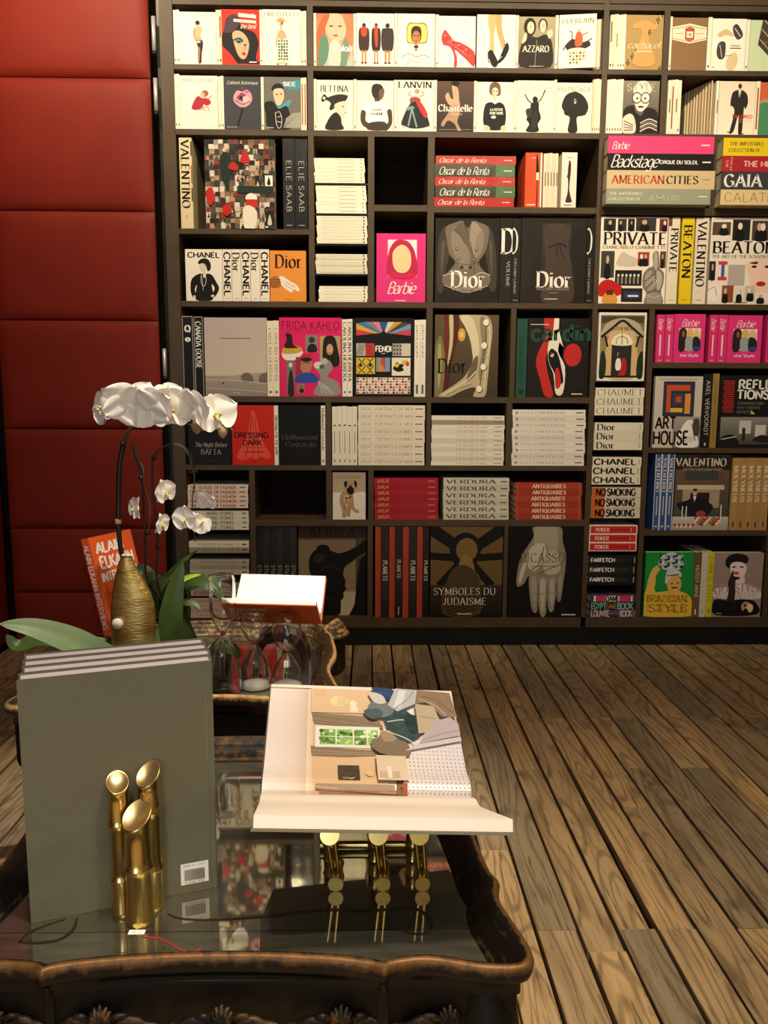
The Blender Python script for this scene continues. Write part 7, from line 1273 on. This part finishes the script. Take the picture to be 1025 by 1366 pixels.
# ------------------------------------------------------------------ things on the rear table
M['glass'] = mat('clear_glass', 'ffffff', rough=0.0, trans=1.0, ior=1.45, bump=(3, 0.02, 0.001))
M['acrylic'] = mat('clear_acrylic', 'fff2f4', rough=0.02, trans=1.0, ior=1.30, bump=(2, 0.01, 0.001))
M['sand'] = mat('fine_pale_sand', 'e6e2d6', rough=0.8, noise=(200, 'cfc8b8', 0.6), bump=(300, 0.3, 0.001))
M['maroon'] = mat('dark_maroon_lacquer', '3c1016', rough=0.22, spec=0.5, coat=0.5, noise=(8, '2e0c11', 0.5))
M['gold_tex'] = mat('hammered_gold_metal', 'c9a962', rough=0.36, metal=0.9, noise=(14, '967434', 0.8, 6), bump=(70, 0.6, 0.0022), mapscale=(1, 1, 4))
M['pebble'] = mat('pale_pebble', 'cfc6b4', rough=0.45, noise=(20, 'a89c86', 0.6))
M['pot'] = mat('black_glazed_pot', '0d0d0e', rough=0.2, spec=0.5, coat=0.3, noise=(6, '141416', 0.5))
M['leaf'] = mat('orchid_leaf', '35481f', rough=0.4, spec=0.4, noise=(12, '455a2a', 0.7), bump=(60, 0.08, 0.001), sss=0.0)
M['leaf_pale'] = mat('pale_orchid_leaf', '70805a', rough=0.45, spec=0.4, noise=(10, '5c7045', 0.6), bump=(60, 0.08, 0.001))
M['leaf_young'] = mat('young_leaf', '9cb83c', rough=0.4, noise=(12, '86a834', 0.6))
M['petal'] = mat('orchid_petal', 'faf2e4', rough=0.55, spec=0.3, noise=(30, 'f0e6d6', 0.5), bump=(90, 0.06, 0.001), sss=0.15)
M['lip'] = mat('orchid_lip', 'd9c86a', rough=0.5, noise=(60, 'e8e2c8', 0.8), sss=0.1)
M['stem'] = mat('orchid_stem', '3c3a22', rough=0.5, noise=(30, '55502c', 0.6))
M['stake'] = mat('black_stake', '120f0c', rough=0.45, noise=(30, '221a12', 0.5))
M['bud'] = mat('orchid_bud', '9a7a5c', rough=0.5, noise=(20, 'b8a47c', 0.6))
M['clip'] = mat('raffia_tie', 'b5946a', rough=0.7, noise=(50, '8f6c48', 0.6))

def hourglass(px, pbase, yw, z_top, prof, label, lvl=None, tagit=False):
    v = at(px, pbase, yw)
    o = thing('hourglass', (v.x, yw, HT), label, 'hourglass', 'glass hourglasses on the rear table')
    mb = MB(); mb.lathe(prof, n=40, cap=False); mb.lathe([(max(a-.0014, 0), z+(.0014 if i == 0 else -.0014 if i == len(prof)-1 else 0)) for i, (a, z) in enumerate(prof)][::-1], n=40, cap=False)
    mb.build('glass_body', M['glass'], o)
    if lvl:
        z0, z1, rr, dome = lvl
        mb = MB(); mb.lathe([(0, z0), (rr*.99, z0+.0003), (rr, z0+.002), (rr, z1), (rr*.8, z1+dome*.3), (rr*.4, z1+dome*.8), (0, z1+dome)], n=32, cap=False); mb.build('sand', M['sand'], o)
    mb = MB(); mb.lathe([(.0042, -.0035), (.0056, -.001), (.0056, .002), (.0042, .0045)], (0, 0, prof_neck(prof)), n=16, cap=False); mb.build('neck_collar', mat('copper_collar', 'a8442c', rough=.35, metal=.6, noise=(30, '8a3220', .5)) if 'collar' not in M else M['collar'], o)
    if tagit:
        me = art_mesh('price_tag', [r('efeade', 0, 0, 1, 1), r('4a443c', .4, .2, .48, .8), r('4a443c', .58, .25, .64, .7)], .010, .017, M['print']); s_ = link('price_tag', me, o, (-.005, -prof_r(prof, .062)-.0015, .055))
    return o
def prof_neck(pf): return min(pf[2:-2], key=lambda q_: q_[0])[1]
def prof_r(pf, z):
    for (a, c), (d, f_) in zip(pf[:-1], pf[1:]):
        if c <= z <= f_ and f_ > c: return a+(d-a)*(z-c)/(f_-c)
    return .02
yy = 1.697
zT = at(299, 766, yy).z-HT; zN = at(299, 845, yy).z-HT
pf = [(0, .0016), (.030, .0016), (.0375, .003), (.0385, .008), (.0375, zN*.35), (.031, zN*.62), (.018, zN*.86), (.0045, zN), (.014, zN+.016), (.023, zN+.032), (.0285, zN+.052), (.0290, zN+.075), (.0288, zT-.008), (.026, zT-.002), (.018, zT), (0, zT)]
hourglass(299, 900, yy, zT, pf, 'tallest clear hourglass with a flat-topped upper cylinder, left of the round pair', None)
def ball(px, py_top, py_neck, yy, R_, lab, lv, tg=False):
    zT, zN = at(px, py_top, yy).z-HT, at(px, py_neck, yy).z-HT; h = zT-zN; m_ = h-R_
    pf = [(0, .0016), (R_*.92, .0016), (R_*1.0, .004), (R_*1.02, zN*.28), (R_*.92, zN*.5), (R_*.62, zN*.72), (.30*R_, zN*.9), (.0042, zN)]
    for q_ in (.12, .25, .42, .58, .74, .86, .94, .985): # upper pear
        th = q_*math.pi; pf.append((R_*math.sin(th)**.82*(1 if q_ > .5 else .78+.44*q_) if q_ < .999 else 0, zN+h*(1-math.cos(th))/2))
    pf.append((0, zT)); return hourglass(px, 900, yy, zT, pf, lab, lv, tg)
ball(341, 808, 856.5, 1.752, .0325, 'clear hourglass with round bulb and pale sand, middle of the three', (.003, .012, .0315, .004))
ball(383.5, 816, 868.5, 1.752, .0345, 'clear hourglass with round bulb and white price tag, right of three', (.003, .009, .0325, .003), True)

# maroon saddle stand with an open orange book
ms = thing('book_stand', (-.215, 1.86, HT), 'dark maroon lacquered arched stand under the open orange book', 'book stand')
def slab(nm, pts, y0, y1, m, parent):
    """extruded closed outline in the XZ plane"""
    mb = MB(); n = len(pts); vs = [(a, y0, z) for a, z in pts]+[(a, y1, z) for a, z in pts]
    mb.add(vs, [tuple(range(n)), tuple(range(2*n-1, n-1, -1))]+[(i, n+i, n+(i+1) % n, (i+1) % n) for i in range(n)]); return mb.build(nm, m, parent)
zt_ = .107
outL = [(-.062, 0), (-.060, .03), (-.056, .06), (-.050, .085), (-.038, .100), (-.015, zt_), (.02, zt_), (.045, .100), (.060, .085), (.070, .055), (.074, .025), (.075, 0)]
inn = [(.058, 0), (.056, .03), (.050, .06), (.035, .078), (.0, .084), (-.025, .078), (-.040, .06), (-.045, .03), (-.047, 0)]
slab('front_arch', [(a, z) for a, z in outL]+inn, -.030, -.020, M['maroon'], ms)
slab('rear_arch', [(a, z) for a, z in outL]+inn, .028, .038, M['maroon'], ms)
mb = MB(); P = smoothpts([(a, 0, z) for a, z in outL], 3); vs = []
for q_ in P: vs += [(q_.x*.985, -.020, q_.z*.985), (q_.x*.985, .028, q_.z*.985), (q_.x*.93, -.020, q_.z*.93), (q_.x*.93, .028, q_.z*.93)]
fs = []
for i in range(len(P)-1):
    a = 4*i; c = a+4; fs += [(a, a+1, c+1, c), (a+2, c+2, c+3, a+3)]
mb.add(vs, fs, None, True); mb.build('saddle_shell', M['maroon'], ms)
open_book('open_orange_book', (-.219, 1.851, .5595), -.039, -.018, .608, .559, .215, .137, .012, .012, 'cf5a26', 'f6f2ea', None, 'open orange-covered book with blank white pages, raised on a maroon stand')
oo = bpy.data.objects['open_orange_book']
d, lo = vframe(-.039, -.018, .559, -1); nl = lo.cross(d); nl = -nl if nl.z < 0 else nl
me = art_mesh('cover_print', [t('f0c8a8', 'ALAIN', .2, .22, .2, 'x', .3), t('f0c8a8', 'ELKANN', .23, .48, .2, 'x', .36), t('f0c8a8', 'INTERVIEWS', .26, .74, .14, 'x', .4)], .205, .13, M['print'])
s_ = link('cover_print', me, oo); Rm = Matrix((d, nl, -lo)).transposed().to_4x4(); Rm.translation = -d*.1025+lo*.134-nl*(.012+.0034); s_.matrix_local = Rm

# upright orange book in a clear acrylic holder
OB = Matrix.Rotation(1.144, 3, 'Z') @ Matrix.Rotation(-.006, 3, 'Y') @ Matrix.Rotation(-.246, 3, 'X')
bmM = book_meshes('F', .148, .245, .026, 'dd5a26', 'efe6dc', 'alain', [t('f6e9dc', 'ALAIN', .42, .12, .105, 'x', .62), t('f6e9dc', 'ELKANN', .52, .27, .115, 'x', .78), t('f6e9dc', 'INTERVIEWS', .52, .42, .085, 'x', .86), b('7a2c14', .2, .62, .5, .56, .8, .62, .82, .9, .5, .95, .18, .9), b('a84420', .35, .66, .55, .62, .7, .7, .6, .86, .4, .84)], M['print'])
oa = thing('book', (-.625, 1.89, .501), 'orange book with blocky white title standing in a clear holder behind gold vase', 'book')
oa.rotation_mode = 'XYZ'; oa.rotation_euler = OB.to_euler()
link('cover', bmM[0], oa); link('page_block', bmM[1], oa); link('cover_print', bmM[2], oa)
me = art_mesh('spine_print', [t('f3c8b8', 'ALAIN ELKANN INTERVIEWS', .5, .5, .6, 'x', .86, 1)], .026, .245, M['print'])
s_ = link('spine_print', me, oa, (-.0004, .026, 0)); s_.rotation_euler.z = -math.pi/2
ac = thing('acrylic_holder', (-.625, 1.89, HT), 'clear acrylic holder with a pink glow under the upright orange book', 'book holder', None, 1.144)
mb = MB(); mb.box(-.012, -.022, 0, .165, .105, .004); mb.build('base', M['acrylic'], ac)
mb = MB(); mb.box(-.006, -.022, .0045, -.002, .105, .077); mb.box(.155, -.022, .0045, .159, .105, .077); mb.build('side', M['acrylic'], ac)
mb = MB(); mb.box(-.006, -.020, .0775, .159, .045, .0805); mb.build('shelf', M['acrylic'], ac)
mb = MB(); sl = math.tan(.246)
vs = [(x_, .0305+k_*.17*sl+e_, .081+k_*.17) for x_ in (-.003, .157) for k_ in (0, 1) for e_ in (0, .003)]
mb.add(vs, [(0, 1, 3, 2), (4, 6, 7, 5), (0, 4, 5, 1), (2, 3, 7, 6), (0, 2, 6, 4), (1, 5, 7, 3)]); mb.build('back_rest', M['acrylic'], ac)

# gold leaf-shaped vase
yv = 1.70
vb = at(180, 850, yv); gv = thing('gold_vase', (vb.x, yv, HT), 'flat leaf-shaped gold vase with a scratched surface and a round pebble', 'vase')
rows = [(930, 163, 187), (905, 157, 196), (880, 152.5, 203), (860, 149.5, 206), (840, 148, 207.5), (820, 147.5, 208), (805, 148, 206), (790, 149.5, 201), (775, 152, 193), (760, 155.5, 184), (750, 158.5, 179), (743, 161, 176)]
vs = []; nn = 28; z0 = at(180, 930, yv).z
for k_, (py, xa, xb) in enumerate(rows):
    A_, B_ = at(xa, py, yv), at(xb, py, yv); cx_, hw = (A_.x+B_.x)/2-vb.x, (B_.x-A_.x)/2; z = max(A_.z-HT, 0) if k_ else 0
    dp = hw*.28+.004
    for i in range(nn): a = 2*math.pi*i/nn; vs.append((cx_+hw*math.cos(a), dp*math.sin(a), z))
mb = MB(); mb.add(vs, [(j*nn+i, j*nn+(i+1) % nn, (j+1)*nn+(i+1) % nn, (j+1)*nn+i) for j in range(len(rows)-1) for i in range(nn)], None, True)
mb.add(vs[:nn][::-1], [tuple(range(nn))]); mb.add([(x_*.9+vs[-nn][0]*.0, y_*.7, z) for x_, y_, z in vs[-nn:]], [tuple(range(nn))]); mb.build('body', M['gold_tex'], gv)
pb = at(157, 832, yv-.018); mb = MB(); mb.lathe([(0, -.004), (.011, -.003), (.0125, 0), (.010, .003), (0, .0045)], n=20, cap=False, sx=1, sy=1)
s_ = mb.build('pebble', M['pebble'], gv, (pb.x-vb.x, -.0195, pb.z-HT)); s_.rotation_euler.x = math.pi/2
mb = MB(); tp = at(169, 742, yv)
for k_, (dx_, rr_) in enumerate(((-.006, .007), (.003, .008), (.011, .006))): mb.lathe([(0, -rr_*.6), (rr_, 0), (0, rr_*.6)], (tp.x-vb.x+dx_, -.001*k_, tp.z-HT+.002), n=10, cap=False)
mb.build('stopper_stones', M['pebble'], gv)['kind'] = 'stuff'

# ------------------------------------------------------------------ white orchid
yo = 1.80
pc = at(284, 900, yo)
orc = thing('potted_orchid', (pc.x, yo, HT), 'white moth orchid in a black pot, long leaves spreading behind the grey books', 'plant')
ox = Vector((pc.x, yo, HT))
hp = at(284, 876, yo-.05).z-HT
mb = MB(); mb.lathe([(.030, .001), (.040, .002), (.046, hp*.5), (.051, hp-.004), (.053, hp), (.048, hp), (.046, hp-.012), (0, hp-.014)], n=32); mb.build('pot', M['pot'], orc)
mb = MB(); rr2 = random.Random(3)
for i in range(60):
    a = rr2.random()*6.28; q_ = rr2.random()**.5*.040; mb.lathe([(0, 0), (.006, .003), (0, .007)], (q_*math.cos(a), q_*math.sin(a), hp-.0145), n=5, cap=False)
mb.build('bark_chips', M['stem'], orc)['kind'] = 'stuff'
def stemobj(nm, pts, rad, m, n=8):
    """pts: (px, py, depth)"""
    P = smoothpts([at(a, c, y_)-ox for a, c, y_ in pts], 5); mb = MB()
    R_ = rad if not isinstance(rad, tuple) else [rad[0]+(rad[1]-rad[0])*i/(len(P)-1) for i in range(len(P))]
    mb.tube(P, R_, n); return mb.build(nm, m, orc)
S0 = at(270, 872, yo)
stemobj('stake', [(235, 868, 1.82), (196, 800, 1.81), (170, 760, 1.80), (159.5, 720, 1.79), (158.5, 660, 1.79), (160, 618, 1.79), (166, 588, 1.79)], .0058, M['stake'])
stemobj('flower_stem', [(166, 590, 1.785), (172, 574, 1.775), (190, 560, 1.77), (215, 558, 1.77), (240, 562, 1.77), (262, 569, 1.77), (285, 571, 1.77), (313, 570.5, 1.77)], (.0040, .0020), M['stem'])
stemobj('flower_stem', [(250, 868, 1.80), (215, 800, 1.80), (196, 770, 1.80), (194, 740, 1.80), (192, 690, 1.80), (190, 640, 1.80), (180, 606, 1.80), (178, 592, 1.80)], .0027, M['stake'])
stemobj('flower_stem', [(178, 592, 1.80), (184, 612, 1.795), (191, 625, 1.79), (192, 645, 1.79), (199, 668, 1.79), (200, 690, 1.79), (197, 712, 1.79)], (.0022, .0016), M['stem'])
stemobj('flower_stem', [(262, 868, 1.80), (222, 805, 1.80), (209, 770, 1.80), (210.5, 735, 1.80), (208, 690, 1.80), (204, 655, 1.80), (204, 615, 1.80), (214, 599, 1.80), (232, 592, 1.80), (248, 598, 1.80), (257, 614, 1.80), (258, 625, 1.80)], (.0030, .0020), M['stake'])
stemobj('flower_stem', [(232, 592.5, 1.797), (247, 600, 1.795), (256, 620, 1.79), (259.5, 640, 1.785), (257, 665, 1.785), (258, 690, 1.785), (260, 722, 1.785)], (.0018, .0014), M['stem'])
for (px, py, y_) in ((157.8, 695.5, 1.79),):
    v = at(px, py, y_)-ox; mb = MB(); mb.lathe([(.0062, -.006), (.0072, -.004), (.0072, .004), (.0062, .006)], v, n=12); mb.build('raffia_tie', M['clip'], orc)
for (px, py, y_) in ((164, 592, 1.785), (188, 637.5, 1.795), (197, 711, 1.79), (206, 611, 1.80), (211, 729, 1.80), (258, 629, 1.79)):
    v = at(px, py, y_)-ox; mb = MB(); mb.lathe([(.0035, -.005), (.0062, -.003), (.0062, .003), (.0035, .005)], v, n=10); mb.box(v.x-.009, v.y-.002, v.z-.002, v.x+.009, v.y+.002, v.z+.001); mb.build('stem_clip', M['stake'], orc)
for (px, py, y_, k_) in ((262.5, 568, 1.755, 1.0), (297, 574, 1.755, .95), (309, 570.5, 1.765, .35)):
    v = at(px, py, y_)-ox; mb = MB(); mb.lathe([(0, -.019*k_), (.009*k_, -.012*k_), (.0125*k_, -.001), (.0095*k_, .009*k_), (0, .015*k_)], v, n=16, cap=False); mb.build('bud', M['bud'], orc)
def petal_mesh(nm, L_, Wd_, base, tip, cup, curl, m, nu_=9, nv=8, notch=0):
    """petal lying in the XY plane from the origin along +X, facing +Z"""
    vs = []
    for i in range(nu_+1):
        s = i/nu_; w = Wd_*(base*(1-s)+1.0*math.sin(math.pi*min(s**tip, 1)*.98)**.55*(1 if s < .999 else .1))
        for j in range(nv+1):
            q_ = (j/nv-.5)*2; x_ = L_*(s-.10*q_*q_*s*s); vs.append((x_, q_*w/2, cup*(q_*q_)*w-curl*s*s*L_+.002*math.sin(5*q_+3*s)))
    mb = MB(); mb.add(vs, [(i*(nv+1)+j, (i+1)*(nv+1)+j, (i+1)*(nv+1)+j+1, i*(nv+1)+j+1) for i in range(nu_) for j in range(nv)], None, True)
    n0 = len(vs); mb.add([(x_, y_, z-.0006) for x_, y_, z in vs], [(i*(nv+1)+j+1, (i+1)*(nv+1)+j+1, (i+1)*(nv+1)+j, i*(nv+1)+j) for i in range(nu_) for j in range(nv)], None, True)
    return mb.mesh(nm, m)
PM = petal_mesh('petal', .062, .084, .16, .60, .02, .05, M['petal'], 12, 10)
SM = petal_mesh('petal', .056, .050, .26, .58, .05, .05, M['petal'], 12, 10)
mb = MB()
mb.lathe([(0, -.002), (.004, .0), (.0045, .007), (.0025, .011), (0, .012)], (0, .001, 0), n=10, cap=False)
for sx_ in (-1, 1): mb.tube(smoothpts([(0, -.004, .004), (sx_*.006, -.007, .012), (sx_*.009, -.004, .018), (sx_*.005, .0, .021)], 3), [.002, .0027, .0034, .0038, .0038, .0034, .003, .0024, .0018, .0014], 8)
mb.tube(smoothpts([(0, -.003, .004), (0, -.010, .012), (0, -.019, .015), (0, -.026, .012)], 3), [.0025, .003, .0035, .0045, .005, .0048, .004, .003, .0018, .001], 8)
LIPM = mb.mesh('flower', M['lip'])
def flower(px, py, y_, face, roll=0, sc=1.0, narrow=1.0):
    v = at(px, py, y_)-ox; fz = Vector(face).normalized(); upv = Vector((0, 0, 1)); fx = upv.cross(fz)
    fx = fx.normalized() if fx.length > .01 else Vector((1, 0, 0)); fy = fz.cross(fx)
    Mx = Matrix((fx, fy, fz)).transposed().to_4x4() @ Matrix.Rotation(math.radians(roll), 4, 'Z') @ Matrix.Diagonal((sc*narrow, sc, sc, 1)); Mx.translation = v
    f_ = link('flower', LIPM, orc); f_.matrix_local = Mx
    for me_, ang, z in ((PM, 12, .0015), (PM, 168, .0012), (SM, 90, -.001), (SM, 218, -.0016), (SM, 322, -.0022)):
        q_ = link('petal', me_, f_); q_.matrix_local = Matrix.Translation((0, 0, z)) @ Matrix.Rotation(math.radians(ang), 4, 'Z') @ Matrix.Rotation(math.radians(-8 if me_ is PM else 6), 4, 'Y')
# large blossoms on the arching stem
flower(139, 543, 1.765, (-.72, -.66, .05), 22, .80)
flower(167, 541, 1.735, (-.35, .85, .25), 25, .94)
flower(200, 546, 1.725, (.25, .85, .30), -12, .92)
flower(227, 545, 1.750, (.12, -.95, -.08), 4, .90)
flower(255, 543, 1.735, (.45, .75, .30), 14, .80)
flower(288, 552, 1.745, (.30, -.88, .05), 14, .84)
flower(186, 531, 1.79, (0, -.8, .5), 50, .72)
flower(222, 529, 1.79, (.1, -.8, .5), 20, .66)
# small blossoms
flower(180, 678, 1.775, (-.7, -.6, .1), -14, .50, .9)
flower(220, 656, 1.775, (.72, -.6, -.1), 16, .54, .9)
flower(216, 699, 1.775, (.92, -.3, -.12), 10, .46)
flower(247, 692, 1.765, (-.35, -.85, -.05), 8, .56)
flower(273, 668, 1.79, (.35, .6, .45), 0, .52)
flower(268, 698, 1.775, (.4, -.7, -.1), 150, .46)
# leaves
def leaf(nm, pts, wid, m, fold=.18, tw=0.0, seg=4, face=None):
    """pts: (px, py, depth) along the midrib; wid: width in metres; face: direction the upper side looks at"""
    P = smoothpts([at(a, c, y_)-ox for a, c, y_ in pts], seg); K = len(P)-1; vs = []; nv = 6; fc = Vector(face or (0, -.6, .8))
    for i, q_ in enumerate(P):
        s = i/K; T = (P[min(i+1, K)]-P[max(i-1, 0)]).normalized(); side = T.cross(fc).normalized(); nn_ = side.cross(T).normalized()
        if nn_.dot(fc) < 0: nn_ = -nn_
        w = wid*(.34*(1-s)+math.sin(math.pi*min(.08+s*.92, 1))**.6*(.9 if s < 1 else .0))*(1 if s < .98 else .25)/1.0
        for j in range(nv+1):
            k_ = (j/nv-.5)*2; vs.append(q_+side*(k_*w/2)+nn_*(fold*abs(k_)*w/2-.02*wid*math.exp(-(k_/.12)**2)))
    mb = MB(); W_ = nv+1
    mb.add(vs, [(i*W_+j, (i+1)*W_+j, (i+1)*W_+j+1, i*W_+j+1) for i in range(K) for j in range(nv)], None, True)
    # underside
    mb.add([v_-Vector(fc)*.0012 for v_ in vs], [(i*W_+j+1, (i+1)*W_+j+1, (i+1)*W_+j, i*W_+j) for i in range(K) for j in range(nv)], None, True)
    return mb.build(nm, m, orc)
leaf('leaf', [(262, 884, 1.76), (205, 900, 1.66), (150, 884, 1.58), (98, 856, 1.53), (45, 838, 1.50), (-2, 832, 1.48)], .056, M['leaf_pale'], face=(0, -.75, .66))
leaf('leaf', [(255, 876, 1.79), (190, 874, 1.74), (120, 862, 1.70), (60, 852, 1.68), (24, 862, 1.67), (8, 846, 1.67)], .050, M['leaf'], face=(.2, -.45, .85))
leaf('leaf', [(255, 875, 1.79), (236, 862, 1.74), (228, 832, 1.72), (233, 790, 1.72), (244, 748, 1.73)], .050, M['leaf'], face=(.25, -.95, .15), fold=.12)
leaf('leaf', [(262, 872, 1.81), (225, 830, 1.81), (212, 795, 1.81), (232, 762, 1.80), (264, 733, 1.79)], .030, M['leaf'], face=(-.5, -.6, .6))
leaf('leaf', [(258, 872, 1.82), (212, 820, 1.84), (200, 790, 1.84), (215, 772, 1.84), (236, 768, 1.85), (244, 762, 1.86)], .026, M['leaf'], face=(-.4, -.6, .6))
leaf('leaf', [(262, 872, 1.82), (238, 820, 1.80), (240, 785, 1.79), (262, 776, 1.78), (285, 782, 1.77), (300, 806, 1.76)], .042, M['leaf'], face=(.3, -.75, .55))
leaf('leaf', [(262, 872, 1.80), (236, 815, 1.78), (233, 784, 1.77), (250, 771, 1.765), (269, 766, 1.76)], .017, M['leaf_young'], face=(-.2, -.7, .6))
leaf('leaf', [(258, 872, 1.83), (218, 815, 1.86), (203, 785, 1.87), (193, 765, 1.87), (183, 752, 1.88)], .050, M['leaf_pale'], face=(.3, -.9, .3))
leaf('leaf', [(268, 872, 1.80), (246, 832, 1.78), (244, 806, 1.77), (258, 806, 1.765), (268, 814, 1.76)], .020, M['leaf'], face=(.2, -.6, .75))
leaf('leaf', [(262, 872, 1.81), (230, 838, 1.83), (214, 815, 1.84), (205, 808, 1.85), (198, 812, 1.86)], .028, M['leaf'], face=(.2, -.6, .75))
leaf('leaf', [(275, 874, 1.79), (285, 864, 1.775), (300, 863, 1.77), (314, 869, 1.77), (320, 878, 1.77)], .036, M['leaf'], face=(.1, -.45, .88))
leaf('leaf', [(250, 874, 1.79), (222, 868, 1.78), (216, 850, 1.78), (222, 832, 1.79), (228, 818, 1.8)], .030, M['leaf_pale'], face=(.3, -.9, .2))
print('objects', len(bpy.data.objects))
